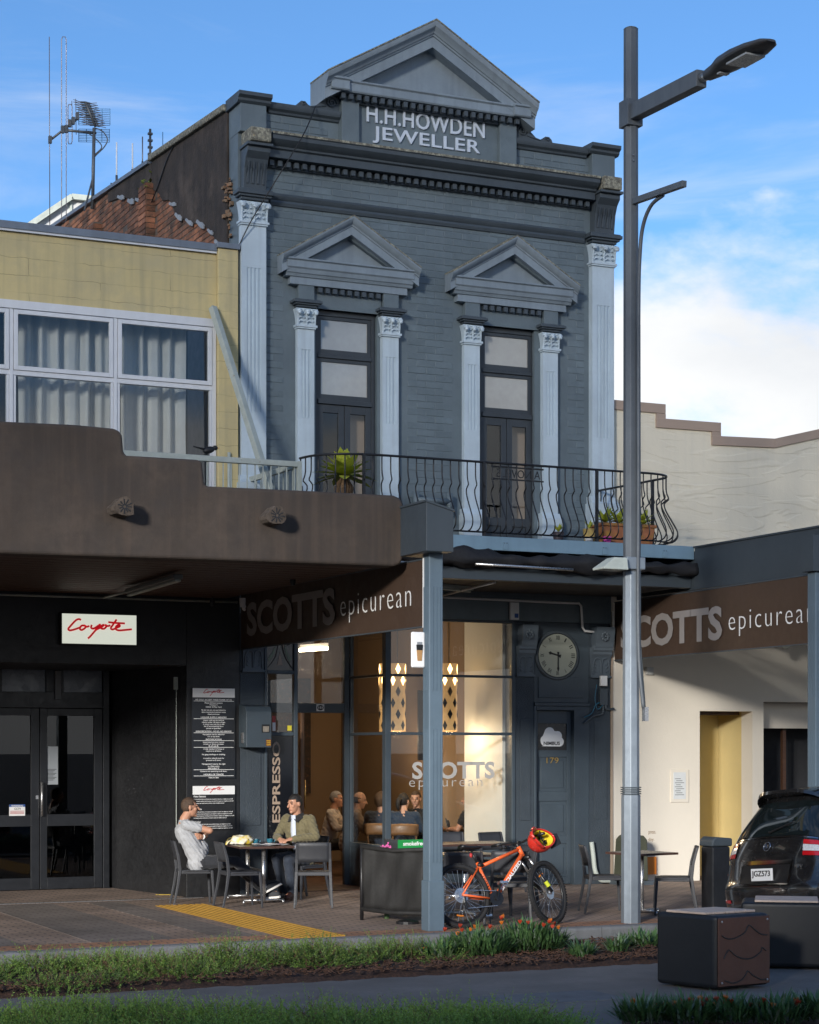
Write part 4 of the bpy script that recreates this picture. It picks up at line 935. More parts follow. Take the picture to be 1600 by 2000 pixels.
# door 179
d9 = T('stair_door', 'slate blue panelled door numbered 179 with a white cloud sign', 'door', (4.85, 0.15, 0))
q = MB(); q.box(4.491, 4.53, -0.01, 0.16, 0.0, 2.60); q.box(5.15, 5.399, -0.01, 0.16, 0.0, 2.60); q.box(4.531, 5.149, -0.01, 0.16, 2.54, 2.60); q.box(4.491, 5.399, -0.03, 0.02, 2.602, 2.65)
q.box(4.491, 5.399, 0.0, 0.1, 2.652, 3.815)
q.build('door_frame', M_slate, d9, bevel=0.005)
q = MB(); q.box(4.532, 4.60, 0.08, 0.12, 0.01, 2.538); q.box(5.08, 5.148, 0.08, 0.12, 0.01, 2.538)
for z0, z1 in ((0.01, 0.12), (0.60, 0.72), (1.22, 1.36), (1.86, 1.95), (2.36, 2.538)): q.box(4.601, 5.079, 0.08, 0.12, z0, z1)
q.build('leaf', M_slate, d9, bevel=0.004)
M_slate2 = M_slate
for z0, z1 in ((0.12, 0.60), (0.72, 1.22), (1.36, 1.86)):
    MB().box(4.602, 5.078, 0.10, 0.115, z0 + 0.001, z1 - 0.001).build('panel', M_slate2, d9)
    MB().box(4.65, 5.03, 0.088, 0.0995, z0 + 0.05, z1 - 0.05).build('raised_field', M_slate2, d9, bevel=0.008)
MB().box(4.602, 5.078, 0.098, 0.108, 1.951, 2.359).build('glazed_panel', mat('black_sign_panel', (0.012, 0.012, 0.013), 0.3, 0.2, 4), d9)
for a, c, z0, z1 in ((4.56, 5.10, 1.94, 1.96), (4.56, 5.10, 2.35, 2.37)): MB().box(a, c, 0.070, 0.0795, z0, z1).build('bead', M_slate, d9)
cl = MB()
outl = [(4.66, 2.02)] + arc(4.73, 2.10, 0.08, 250, 120, 8) + arc(4.80, 2.21, 0.085, 165, 20, 10) + arc(4.93, 2.165, 0.075, 100, 0, 8) + arc(4.965, 2.085, 0.07, 60, -90, 8)
cl.prism(outl, 'y', 0.092, 0.0975); cl.build('cloud_sign', M_whiteprint, d9)
text('sign_lettering', 'NIMBUS', M_black, d9, (4.70, 0.0915, 2.035), 0.052, 0.27, extrude=0.001, bold=0.035)
text('door_number', '179', M_brass, d9, (4.74, 0.079, 1.77), 0.085, 0.20, extrude=0.003)
MB().box(4.56, 5.30, -0.018, -0.001, 2.72, 3.02).build('overdoor_panel', M_slate, d9, bevel=0.006)
# clock
ck = T('wall_clock', 'round cream wall clock with black Roman numerals above door 179', 'clock', (4.86, 0.0, 3.3))
CC = Vector((4.86, -0.07, 3.335)); RX = Matrix.Rotation(RAD(90), 3, 'X')
MB().lathe([(0.36, 0.0), (0.36, 0.03), (0.345, 0.045), (0.325, 0.045), (0.325, 0.0)], CC + Vector((0, 0.07, 0)), 40, RX).build('case', M_dtrim, ck, auto=40)
MB().lathe([(0.312, 0), (0.312, 0.006)], CC + Vector((0, 0.035, 0)), 40, RX).build('dial', mat('clock_dial', (0.30, 0.32, 0.27), 0.5, 0.05, 5), ck)
for i, nmr in enumerate(('XII', 'I', 'II', 'III', 'IIII', 'V', 'VI', 'VII', 'VIII', 'IX', 'X', 'XI')):
    t = RAD(90 - 30 * i); up = Vector((math.cos(t), 0, math.sin(t))); xx = Vector((math.sin(t), 0, -math.cos(t)))
    text('numeral', nmr, M_black, ck, CC + Vector((0, 0.028, 0)) + up * 0.225, 0.062, max(0.02, 0.021 * len(nmr)), x=xx, up=up, extrude=0.001, bold=0.01, align='CENTER')
for ang, ln, wd, nm in ((RAD(90 - 30 * 9.5), 0.16, 0.026, 'hour_hand'), (RAD(-90), 0.235, 0.018, 'minute_hand')):
    d = Vector((math.cos(ang), 0, math.sin(ang))); n_ = Vector((-d.z, 0, d.x)); c0 = CC + Vector((0, 0.02 if nm[0] == 'h' else 0.012, 0))
    b = MB(); pts = [c0 - d * 0.05 - n_ * wd, c0 - d * 0.05 + n_ * wd, c0 + n_ * wd * .4, c0 + d * ln * .7 + n_ * wd * .5, c0 + d * ln * .8 + n_ * wd, c0 + d * ln, c0 + d * ln * .8 - n_ * wd, c0 + d * ln * .7 - n_ * wd * .5, c0 - n_ * wd * .4]
    m0 = len(pts); b.add(pts + [p + Vector((0, 0.004, 0)) for p in pts], [list(range(m0)), list(range(m0, 2 * m0))[::-1]] + [(i, (i + 1) % m0, (i + 1) % m0 + m0, i + m0) for i in range(m0)])
    b.build(nm, M_black, ck)
# meter box, sensor box, conduits, wires
mb = T('meter_box', 'slate blue steel meter box with a small window fixed to the left pier', 'meter box', (0.2, -0.15, 2.0))
q = MB().prism([(0.0, 2.0), (-0.30, 2.0), (-0.30, 2.48), (-0.25, 2.55), (0.0, 2.58)], 'x', -0.02, 0.34); q.build('case', M_slate, mb, bevel=0.008)
MB().box(0.20, 0.31, -0.306, -0.3005, 2.20, 2.31).build('window', M_black, mb); MB().box(0.215, 0.30, -0.309, -0.3065, 2.21, 2.285).build('dial', mat('meter_dial', (0.25, 0.22, 0.18), 0.5, 0.3, 30), mb)
MB().box(0.26, 0.33, -0.304, -0.3005, 2.02, 2.11).build('warning_label', mat('meter_label_red', (0.13, 0.02, 0.015), 0.6, 0.1, 3), mb)
for i, s in enumerate(('MAKE', 'AOTEA', 'NOWN')): text('label_lettering', s, mat('label_yellow', (0.75, 0.5, 0.03), 0.6, 0.02, 3) if 'label_yellow' not in MATS else MATS['label_yellow'], mb, (0.266, -0.3045, 2.082 - i * 0.027), 0.018, 0.058, extrude=0.0006, bold=0.03)
MB().box(-0.03, -0.021, -0.20, -0.12, 2.06, 2.2).build('latch', M_steel, mb)
sb_ = T('alarm_box', 'small white plastic box wired to the right shopfront pier beside the clock', 'alarm box', (5.6, -0.06, 2.9))
MB().box(5.55, 5.66, -0.10, -0.051, 2.90, 3.05).build('case', M_white, sb_, bevel=0.008)
jb = T('junction_box', 'dark junction box with blue wires on the right shopfront pier', 'junction box', (5.62, -0.05, 2.6))
MB().box(5.56, 5.69, -0.06, -0.013, 2.62, 2.86).build('case', M_dtrim, jb, bevel=0.006)
M_bluewire = mat('blue_wire', (0.03, 0.16, 0.25), 0.5, 0.05, 4)
MB().tube(spline([(5.56, -0.05, 2.66), (5.48, -0.06, 2.62), (5.42, -0.05, 2.50), (5.30, -0.04, 2.44)], 5), 0.008, 6).build('wire', M_bluewire, jb, smooth=True)
MB().tube(spline([(5.60, -0.06, 2.62), (5.50, -0.08, 2.56), (5.46, -0.08, 2.72), (5.50, -0.06, 2.92)], 5), 0.006, 6).build('wire', M_bluewire, jb, smooth=True)
MB().tube(spline([(5.62, -0.04, 2.62), (5.60, -0.05, 2.50), (5.45, -0.05, 2.46), (5.30, -0.03, 2.35)], 5), 0.016, 8).build('cable', M_dtrim, jb, smooth=True)
MB().tube(spline([(5.66, -0.04, 2.62), (5.68, -0.05, 2.56), (5.80, -0.05, 2.57)], 5), 0.018, 8).build('cable', M_dtrim, jb, smooth=True)
cd = MB().tube([(2.9, -1.86, 4.19), (2.9, -0.06, 4.12), (4.9, -0.06, 4.10), (5.2, -0.06, 4.10), (5.24, -0.06, 4.06), (5.26, -0.06, 3.75), (5.30, -0.06, 3.70), (5.60, -0.06, 3.68)], 0.018, 8)
tag(cd.build('conduit', M_white, None, smooth=True), 'white plastic conduit running under the balcony above the clock', 'conduit')
ap_ = T('access_point', 'white wall unit with blue badge above the shop window', 'wall unit', (4.1, -0.05, 3.75))
MB().box(4.075, 4.215, -0.07, -0.022, 3.83, 4.08).build('case', M_white, ap_, bevel=0.006); MB().box(4.14, 4.20, -0.074, -0.0705, 3.86, 3.92).build('badge', mat('blue_badge', (0.03, 0.10, 0.35), 0.5, 0.05, 3), ap_)
dp = MB().tube(spline([(5.42, -0.05, 0.62), (5.44, -0.06, 0.45), (5.47, -0.07, 0.20), (5.55, -0.08, 0.07), (5.68, -0.08, 0.05), (5.78, -0.08, 0.05)], 6), 0.035, 10)
tag(dp.build('drain_pipe', M_oldalu, None, smooth=True), 'short bent white drain pipe at the foot of the right pier', 'pipe')
bat = T('batten_light', 'unlit twin fluorescent batten fixed under the balcony soffit', 'light fitting', (2.6, -1.0, 4.15))
MB().beam((1.9, -1.35, 4.19), (3.1, -0.75, 4.19), 0.10, 0.05).build('housing', M_oldalu, bat, bevel=0.005)
MB().tube([(1.92, -1.36, 4.15), (3.08, -0.77, 4.15)], 0.018, 8).build('tube', M_oldalu, bat, smooth=True)

# ---- cafe interior
ci = T('cafe_room', 'warm tan cafe interior seen through the shop window', 'room', (2.2, 3.5, 0))
M_tan = mat('tan_wall', (0.27, 0.18, 0.105), 0.85, 0.06, 1.5)
M_cfloor = mat('cafe_floor', (0.10, 0.05, 0.03), 0.5, 0.2, 2)
MB().box(0.05, 4.45, 0.31, 7.0, -0.02, 0.012).build('floor', M_cfloor, ci)
MB().box(0.05, 4.45, 6.9, 7.0, 0.012, 4.1).build('back_wall', M_tan, ci)
MB().box(0.03, 0.10, 0.31, 6.9, 0.012, 4.1).build('side_wall', M_tan, ci)
MB().box(4.36, 4.45, 0.31, 6.9, 0.012, 4.1).build('side_wall', M_tan, ci)
MB().box(4.14, 4.355, 0.31, 1.55, 0.012, 4.1).build('white_pier', mat('white_pier_paint', (0.78, 0.77, 0.70), 0.7, 0.03, 1), ci)
MB().box(0.10, 4.36, 0.36, 6.9, 4.101, 4.15).build('ceiling', mat('cafe_ceiling', (0.30, 0.27, 0.22), 0.9, 0.05, 1), ci)
MB().box(4.05, 4.35, 3.0, 3.04, 1.8, 2.9).build('wall_board', M_black, ci)
MB().box(1.9, 2.75, 6.84, 6.89, 1.75, 2.55).build('menu_board', M_black, ci); 
MB().box(0.7, 1.9, 4.6, 5.4, 0.012, 1.05).build('counter', mat('counter_wood', (0.12, 0.06, 0.03), 0.4, 0.2, 3), ci)
MB().box(2.95, 3.75, 6.80, 6.86, 1.2, 3.2).build('dark_picture', mat('dark_picture', (0.03, 0.016, 0.012), 0.5, 0.6, 9, c2=(0.16, 0.05, 0.02), t2=0.62), ci)
M_tube = mat('lit_tube', (0.9, 0.8, 0.6), 0.5, 0, 1, emit=(1.0, 0.80, 0.50), estr=9.0)
tl = T('tube_light', 'lit fluorescent tube on the cafe ceiling behind the transom', 'light', (1.6, 2.6, 3.5))
a_, b__ = P(585, 1270, 2.8), P(640, 1266, 2.8)
MB().tube([a_, b__], 0.028, 8).build('tube', M_tube, tl, smooth=True); MB().beam(a_ + Vector((0, 0, 0.06)), b__ + Vector((0, 0, 0.06)), 0.07, 0.04).build('housing', M_white, tl)
for p in (a_, b__): MB().tube([p + Vector((0, 0, 0.08)), Vector((p.x, p.y, 4.1))], 0.006, 5).build('hanger', M_dtrim, tl)
ld = bpy.data.lights.new('tube_lamp', 'POINT'); ld.energy = 20; ld.color = (1.0, 0.80, 0.56); ld.shadow_soft_size = 0.3
lo = bpy.data.objects.new('lamp_glow', ld); col.objects.link(lo); lo.parent = tl; lo.location = (a_ + b__) / 2 + Vector((0, 0, -0.12)) - org(tl)
M_shade = mat('pendant_shade', (0.50, 0.34, 0.16), 0.7, 0.2, 12, emit=(1.0, 0.55, 0.2), estr=0.12)
M_glow = mat('pendant_glow', (0.9, 0.7, 0.4), 0.6, 0.0, 1, emit=(1.0, 0.62, 0.24), estr=2.6)
def pendant(px, Y, label):
    p0 = P(px, 1428, Y); p1 = P(px, 1296, Y); t = T('pendant_lamp', label, 'lamp', (p0.x, p0.y, p0.z), group=None)
    r_ = 0.125; b = MB(); g = MB(); rows, n = 6, 10; h = (p1.z - p0.z) / rows
    b.lathe([(r_, 0), (r_, p1.z - p0.z)], p0, 20); sh = b
    # diamond openings that glow near the top
    sh.f = sh.f[:-2]; sh.m = sh.m[:-2]
    so = sh.build('shade', M_shade, t, smooth=True)
    for i in range(rows):
        for j in range(5):
            a0 = 2 * math.pi * (j + 0.5 * (i % 2)) / 5; zc = p0.z + (i + 0.5) * h
            pts = []
            for da, dz in ((0, -0.48), (0.30, 0), (0, 0.48), (-0.30, 0)):
                an = a0 + da; pts.append((p0.x + math.cos(an) * (r_ + 0.004), p0.y + math.sin(an) * (r_ + 0.004), zc + dz * h))
            MB().add(pts, [(0, 1, 2, 3)]).build('diamond', M_glow if i >= 4 else (M_tan if i >= 3 else M_dark), so)
    MB().tube([(p0.x, p0.y, p1.z), (p0.x, p0.y, 4.1)], 0.006, 5).build('cord', M_dtrim, t)
    l_ = bpy.data.lights.new('pendant_bulb', 'POINT'); l_.energy = 8; l_.color = (1.0, 0.72, 0.42); l_.shadow_soft_size = 0.06
    lo = bpy.data.objects.new('bulb', l_); col.objects.link(lo); lo.parent = t; lo.location = (0, 0, -0.05)
pendant(776, 1.3, 'tall perforated pendant lamp glowing left of the veranda post behind the shop glass')
pendant(877, 1.1, 'tall perforated pendant lamp glowing right of the veranda post behind the shop glass')
pendant(756, 3.3, 'partly hidden perforated pendant lamp behind the corner mullion of the shop window')
# lettering on the glass
M_etch = mat('window_film', (0.40, 0.39, 0.37), 0.7, 0.05, 3)
text('window_lettering', 'SCOTTS', M_etch, sf, P(806, 1522, 0.0) + Vector((0, 0.012, 0)), 0.245, 1.30, extrude=0.002, bold=0.03, split=True)
text('window_lettering', 'epicurean', M_etch, sf, P(800, 1543, 0.0) + Vector((0, 0.012, 0)), 0.17, 1.15, extrude=0.002, bold=-0.012, spacing=1.25)
# ================================================================ YELLOW BUILDING (left)
yb = T('yellow_building', 'cracked yellow rendered upper storey with wide white curtained windows', 'building', (-4, 1, 4))
YT = 8.64
q = MB(); q.box(-30, -0.34, 0.0, 0.30, 7.74, YT); q.box(-10, -0.34, 0.0, 0.30, 4.2, 5.0)
q.build('wall', M_yellow, yb); MB().box(-0.338, -0.055, -0.09, 0.35, 4.2, YT + 0.04).build('corner_pier', M_yellow, yb, bevel=0.01)
MB().box(-10, -0.345, -0.06, 0.35, YT + 0.002, YT + 0.10).build('coping', M_zinc, yb, bevel=0.006); MB().box(-10, -0.345, -0.045, -0.0605 + 0.03, YT - 0.025, YT + 0.001).build('coping_drip', M_alu, yb)
MB().box(-0.36, -0.035, -0.12, 0.36, YT + 0.042, YT + 0.115).build('pier_coping', M_zinc, yb, bevel=0.006)
MB().box(-0.052, -0.040, -0.06, 0.2, 4.8, 8.3).build('gap_strip', mat('green_strip', (0.01, 0.06, 0.045), 0.6, 0.1, 3), yb)
MB().box(-10, -0.34, -0.03, 0.10, 7.63, 7.738).build('window_head', M_alu, yb, bevel=0.004)
xs = [-5.87, -4.49, -3.11, -1.735, -0.36]
fr = MB()
fr.box(-0.40, -0.345, -0.02, 0.08, 5.0, 7.628); fr.box(-10, -0.401, -0.015, 0.08, 6.78, 6.84)
wins = []
for i in range(4):
    a, c = xs[i], xs[i + 1]
    t = MB()
    t.box(a - 0.025, a + 0.025, -0.02, 0.08, 5.0, 7.628)
    wo = t.build('window', M_alu, yb, bevel=0.004)
    s_ = MB(); x0, x1 = a + 0.03, c - 0.03
    if i == 3: x1 = -0.405
    s_.box(x0, x0 + 0.055, -0.03, 0.03, 6.845, 7.62); s_.box(x1 - 0.055, x1, -0.03, 0.03, 6.845, 7.62); s_.box(x0 + 0.055, x1 - 0.055, -0.03, 0.03, 7.565, 7.62); s_.box(x0 + 0.055, x1 - 0.055, -0.03, 0.03, 6.845, 6.90)
    s_.build('sash', M_alu, wo, bevel=0.004)
    MB().box(x0 + 0.056, x1 - 0.056, -0.004, 0.0, 6.901, 7.564).build('pane', M_glass, wo)
    MB().box(x0, x1, 0.02, 0.024, 5.0, 6.778).build('pane', M_glass, wo)
    for a2, c2 in ((x0, x0 + 0.03), (x1 - 0.03, x1)): MB().box(a2, c2, -0.01, 0.05, 5.0, 6.778).build('jamb', M_alu, wo)
fr.build('window_frame', M_alu, yb, bevel=0.004)
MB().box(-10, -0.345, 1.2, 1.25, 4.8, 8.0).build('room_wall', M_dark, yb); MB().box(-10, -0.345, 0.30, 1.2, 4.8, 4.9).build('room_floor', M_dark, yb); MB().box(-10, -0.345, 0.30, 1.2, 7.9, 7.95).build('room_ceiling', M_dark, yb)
def curtain(x0, x1, label):
    b = MB(); n = int((x1 - x0) * 44); r = random.Random(int(x0 * 100)); ph = [r.uniform(0, 6) for _ in range(6)]
    for i in range(n + 1):
        x = lerp(x0, x1, i / n)
        y = 0.36 + 0.055 * math.sin(x * 31 + ph[0]) + 0.03 * math.sin(x * 47 + ph[1] + math.sin(x * 5)) + 0.015 * math.sin(x * 13 + ph[2])
        for k in range(5):
            z = lerp(4.95, 7.70, k / 4); b.v.append((x + 0.006 * math.sin(k * 2 + x * 9), y * (1 + .02 * math.sin(k + x * 7)), z))
    for i in range(n):
        for k in range(4): a = i * 5 + k; b.f.append([a, a + 5, a + 6, a + 1]); b.m.append(0)
    o = b.build('curtain', M_curtain, None, smooth=True); tag(o, label, 'curtain')
curtain(-5.9, -3.3, 'pale pleated curtain behind the leftmost cropped white window')
curtain(-2.92, -1.62, 'pale pleated curtain behind the middle white window')
curtain(-1.60, -0.66, 'pale pleated curtain behind the right white window nearest the grey building')
# diagonal brace and deck railing
br_ = MB().beam((-0.43, -0.12, 7.87), (-0.02, -1.22, 5.30), 0.085, 0.085); tag(br_.build('diagonal_brace', M_oldalu, None, bevel=0.006), 'weathered pale timber brace leaning from the yellow wall to the deck railing', 'brace')
dr = T('deck_railing', 'rusty pale deck railing with thin bars behind the brown parapet', 'railing', (-0.9, -1.3, 4.7))
MB().box(-2.6, 0.31, -1.34, -1.27, 5.63, 5.70).build('top_rail', M_oldalu, dr, bevel=0.004); MB().box(0.31, 0.37, -1.335, -1.275, 4.78, 5.705).build('post', M_oldalu, dr, bevel=0.004)
MB().beam((0.30, -1.26, 5.65), (0.10, -0.12, 5.60), 0.05, 0.07).build('side_rail', M_oldalu, dr, bevel=0.004)
for i in range(22):
    x = -2.0 + i * 0.108
    MB().box(x, x + 0.014, -1.312, -1.298, 4.78, 5.629).build('bar', M_oldalu, dr)
for i in range(10):
    t = (i + 0.5) / 10; x, y = lerp(0.30, 0.10, t), lerp(-1.26, -0.12, t); MB().box(x - .007, x + .007, y - .007, y + .007, 4.78, 5.62).build('bar', M_oldalu, dr)
MB().tube([(-0.20, -0.12, 4.8), (-0.20, -0.12, 5.95)], 0.022, 8).build('conduit', M_oldalu, yb, smooth=True)
# blackbird on the rail
bd = T('blackbird', 'small black bird with an orange beak perched on the pale deck rail', 'bird', tuple(P(408, 892, -1.305)))
bo = org(bd); bo.z = 5.70
bd.location = bo; ORG[bd] = bo
q = MB(); q.ball(bo + Vector((0, 0, 0.075)), (0.085, 0.045, 0.045), 12, 8, Matrix.Rotation(RAD(-18), 3, 'Y')); q.ball(bo + Vector((0.085, 0, 0.108)), (0.036, 0.03, 0.032), 10, 8)
q.add([bo + Vector(v) for v in ((-0.05, -0.02, 0.09), (-0.05, 0.02, 0.09), (-0.21, 0.018, 0.115), (-0.21, -0.018, 0.115), (-0.05, -0.015, 0.065), (-0.05, 0.015, 0.065), (-0.21, 0.018, 0.107), (-0.21, -0.018, 0.107))], [(0, 1, 2, 3), (7, 6, 5, 4), (0, 3, 7, 4), (1, 5, 6, 2), (3, 2, 6, 7), (0, 4, 5, 1)])
q.build('body', M_black, bd, smooth=True)
q = MB(); q.lathe([(0.009, 0), (0.001, 0.028)], bo + Vector((0.117, 0, 0.108)), 8, Matrix.Rotation(RAD(90), 3, 'Y')); q.build('beak', mat('beak_orange', (0.6, 0.25, 0.02), 0.5, 0, 1), bd)
for s in (-1, 1): MB().tube([bo + Vector((0.0, s * 0.015, 0.04)), bo + Vector((0.005, s * 0.015, 0.0))], 0.004, 5).build('leg', M_black, bd)

# ================================================================ BAR (left ground floor) AND ITS CANOPY
cp = T('adobe_canopy', 'dark brown adobe canopy with a stepped parapet and log ends over the bar', 'canopy', (-3.5, -3, 4))
CY = -5.30
pts = [(-9, 5.33), (-3.3, 5.30)]
def pz(px, py): v = P(px, py, CY); return (v.x, v.z)
edge = [(-30, 5.32), pz(0, 822), pz(150, 829), pz(222, 836), pz(234, 840), pz(240, 850), pz(243, 885), pz(249, 889), pz(385, 897), pz(396, 900), pz(401, 946), pz(408, 949), pz(600, 958), pz(770, 967), pz(783, 972), pz(789, 985), pz(789, 1088), pz(784, 1102), pz(770, 1106), pz(400, 1093), pz(0, 1081), (-30, 4.0)]
b = MB(); n_ = len(edge)
b.prism([(e[0], e[1]) for e in edge], 'y', CY, CY + 0.30)
po = b.build('parapet', M_adobe, cp, bevel=0.045, seg=3)
MB().box(-0.20, -0.004, CY + 0.30, -0.02, 4.05, 4.70).build('end_return', M_adobe, cp, bevel=0.03)
MB().box(-30, -0.205, CY + 0.301, 2.6, 4.12, 4.198).build('deck', M_zinc, cp)
for i in range(36):
    y = CY + 0.32 + i * 0.138
    MB().box(-30, -0.21, y, y + 0.132, 4.00 + (0.002 if i % 2 else 0), 4.03).build('soffit_board', M_soffit, cp)
for (px, py) in ((230, 995), (525, 1012)):
    c = P(px, py, CY); q = MB(); lr = random.Random(px)
    prof = []; n = 18
    for k, yy in enumerate((0.05, -0.10, -0.20, -0.255, -0.256)):
        for j in range(n):
            a = 2 * math.pi * j / n; rr_ = (0.105 + 0.012 * math.sin(3 * a + px) + lr.uniform(-.011, .011)) * (1.0 if k < 4 else 0.3)
            q.v.append((c.x + math.cos(a) * rr_, CY + yy, c.z + math.sin(a) * rr_ * 0.92))
    for k in range(4):
        for j in range(n): q.f.append([k*n+j, k*n+(j+1)%n, (k+1)*n+(j+1)%n, (k+1)*n+j]); q.m.append(0)
    q.f.append([4*n+j for j in range(n)]); q.m.append(0)
    lg_ = q.build('log_end', M_log, cp, smooth=False)
    for k in range(11):
        a = k * 0.571 + lr.uniform(-.1, .1); e0, e1 = 0.015, lr.uniform(0.06, 0.095)
        MB().beam((c.x + math.cos(a) * e0, CY - 0.254, c.z + math.sin(a) * e0), (c.x + math.cos(a) * e1, CY - 0.257, c.z + math.sin(a) * e1 * 0.92), 0.012, 0.006, (0, 1, 0)).build('crack', M_iron, lg_)
    for rr2 in (0.035, 0.065): MB().tube([(c.x + rr2 * math.cos(t * .35), CY - 0.254, c.z + rr2 * .92 * math.sin(t * .35)) for t in range(18)], 0.004, 4, closed=True).build('growth_ring', M_log, lg_)
bar = T('bar_front', 'black painted bar front with a deep recessed entrance under the adobe canopy', 'building', (-4, 0.5, 0))
q = MB(); q.box(-30, -0.755, 0.0, 0.2, 3.09, 4.115); q.box(-30, -9, 0.0, 0.2, 0, 3.089); q.box(-0.755, -0.002, 0.0, 0.25, 0.0, 4.115)
q.build('wall', M_black, bar, bevel=0.006)
q = MB(); q.add([(-0.75, 0.26, 0), (-1.16, 2.3, 0), (-1.16, 2.3, 3.09), (-0.75, 0.26, 3.09), (-0.70, 0.26, 0), (-1.10, 2.3, 0), (-1.10, 2.3, 3.09), (-0.70, 0.26, 3.09)], [(0, 1, 2, 3), (7, 6, 5, 4), (0, 3, 7, 4), (1, 5, 6, 2), (2, 6, 7, 3), (0, 4, 5, 1)])
q.build('splayed_wall', M_black, bar)
MB().box(-9, -0.76, 0.201, 2.5, 3.092, 3.15).build('lobby_ceiling', M_black, bar)
MB().box(-9, -1.165, 2.42, 2.5, 0, 3.09).build('lobby_rear', M_black, bar)
MB().tube([(-0.80, 0.30, 0.9), (-0.80, 0.30, 2.8)], 0.006, 5).build('hanging_wire', M_oldalu, bar); MB().box(-0.83, -0.775, 0.30, 0.34, 2.78, 2.95).build('light_box', M_oldalu, bar)
# doors
bdr = T('bar_doors', 'black double glazed bar doors with transom lights in the recessed entrance', 'door', (-2.4, 2.2, 0))
DY = 2.2
def dx(px): return P(px, 1500, DY).x
def dz(py): return P(120, py, DY).z
q = MB(); 
for a, c in ((-5.2, dx(-6) ), ): pass
xs_ = [dx(-190), dx(-2), dx(62), dx(76), dx(84), dx(185), dx(203)]
q.box(dx(200), dx(212), DY - 0.05, DY + 0.05, 0, 3.09); q.box(dx(-190), dx(199), DY - 0.05, DY + 0.05, dz(1352), dz(1383)); q.box(dx(-190), dx(199), DY - 0.05, DY + 0.05, dz(1306), 3.09)
for a, c in ((-6, 3), (89, 123)): q.box(dx(a), dx(c), DY - 0.04, DY + 0.04, dz(1352), dz(1306))
q.build('door_frame', M_blackdoor, bdr, bevel=0.004)
for a, c, nm in ((-70, 76, 'door_leaf'), (77.5, 199, 'door_leaf')):
    q = MB(); x0, x1 = dx(a), dx(c); e0, e1 = x0 + 0.10, x1 - 0.12
    q.box(x0, e0, DY - 0.03, DY + 0.03, 0.01, dz(1384)); q.box(e1, x1, DY - 0.03, DY + 0.03, 0.01, dz(1384)); q.box(e0, e1, DY - 0.03, DY + 0.03, dz(1398), dz(1384)); q.box(e0, e1, DY - 0.03, DY + 0.03, dz(1613), dz(1590)); q.box(e0, e1, DY - 0.03, DY + 0.03, 0.01, dz(1713))
    lf = q.build(nm, M_blackdoor, bdr, bevel=0.003)
    MB().box(e0, e1, DY - 0.003, DY + 0.003, dz(1590), dz(1398)).build('pane', M_darkglass, lf); MB().box(e0, e1, DY - 0.003, DY + 0.003, dz(1713), dz(1613)).build('pane', M_darkglass, lf)
for a, c in ((3, 89), (123, 199)): MB().box(dx(a), dx(c), DY - 0.003, DY + 0.003, dz(1352), dz(1306)).build('transom_pane', mat('transom_glass', (0.10, 0.12, 0.15), 0.25, 0.1, 2) if 'transom_glass' not in MATS else MATS['transom_glass'], bdr)
MB().box(dx(105), dx(117), DY - 0.09, DY - 0.041, dz(1366), dz(1311)).build('door_closer', mat('closer_grey', (0.15, 0.16, 0.17), 0.5, 0.1, 4), bdr, bevel=0.005)
hx = dx(79); MB().tube([(hx, DY - 0.03, dz(1592)), (hx, DY - 0.09, dz(1592)), (hx, DY - 0.09, dz(1528)), (hx, DY - 0.03, dz(1528))], 0.016, 8).build('pull_handle', M_steel, bdr, smooth=True)
MB().box(dx(69), dx(74), DY - 0.035, DY - 0.031, dz(1560), dz(1553)).build('keyhole', M_steel, bdr)
nt = T('door_notice', 'grey printed notice taped inside the right bar door', 'notice', (dx(98), DY - 0.03, dz(1532)))
MB().box(dx(84.5), dx(113), DY - 0.012, DY - 0.008, dz(1532), dz(1458)).build('sheet', mat('notice_paper', (0.34, 0.37, 0.40), 0.6, 0.05, 3), nt)
for i in range(9): MB().box(dx(87), dx(110 - (i % 3) * 3), DY - 0.0135, DY - 0.0122, dz(1503 + i * 2.6), dz(1502 + i * 2.6)).build('print_line', M_dark, nt)
ws = T('warning_sticker', 'small white and blue CCTV warning sticker on the left bar door', 'sticker', (dx(32), DY - 0.03, dz(1592)))
MB().box(dx(17), dx(48), DY - 0.034, DY - 0.031, dz(1592), dz(1570)).build('sheet', M_whiteprint, ws)
MB().box(dx(17), dx(48), DY - 0.0365, DY - 0.0345, dz(1574.6), dz(1570)).build('blue_band', mat('sticker_blue', (0.02, 0.08, 0.3), 0.6, 0.02, 3), ws)
text('sticker_lettering', 'WARNING', M_whiteprint, ws, (dx(21), DY - 0.037, dz(1574)), 0.022, dx(44) - dx(21), extrude=0.0005, bold=0.02)
text('sticker_lettering', 'CCTV', M_black, ws, (dx(27), DY - 0.035, dz(1580.5)), 0.03, dx(40) - dx(27), extrude=0.0005, bold=0.02)
for i in range(3): MB().box(dx(19), dx(46), DY - 0.036, DY - 0.0345, dz(1583.4 + i * 2.4), dz(1582.4 + i * 2.4)).build('red_print', MATS['red_sticker'], ws)
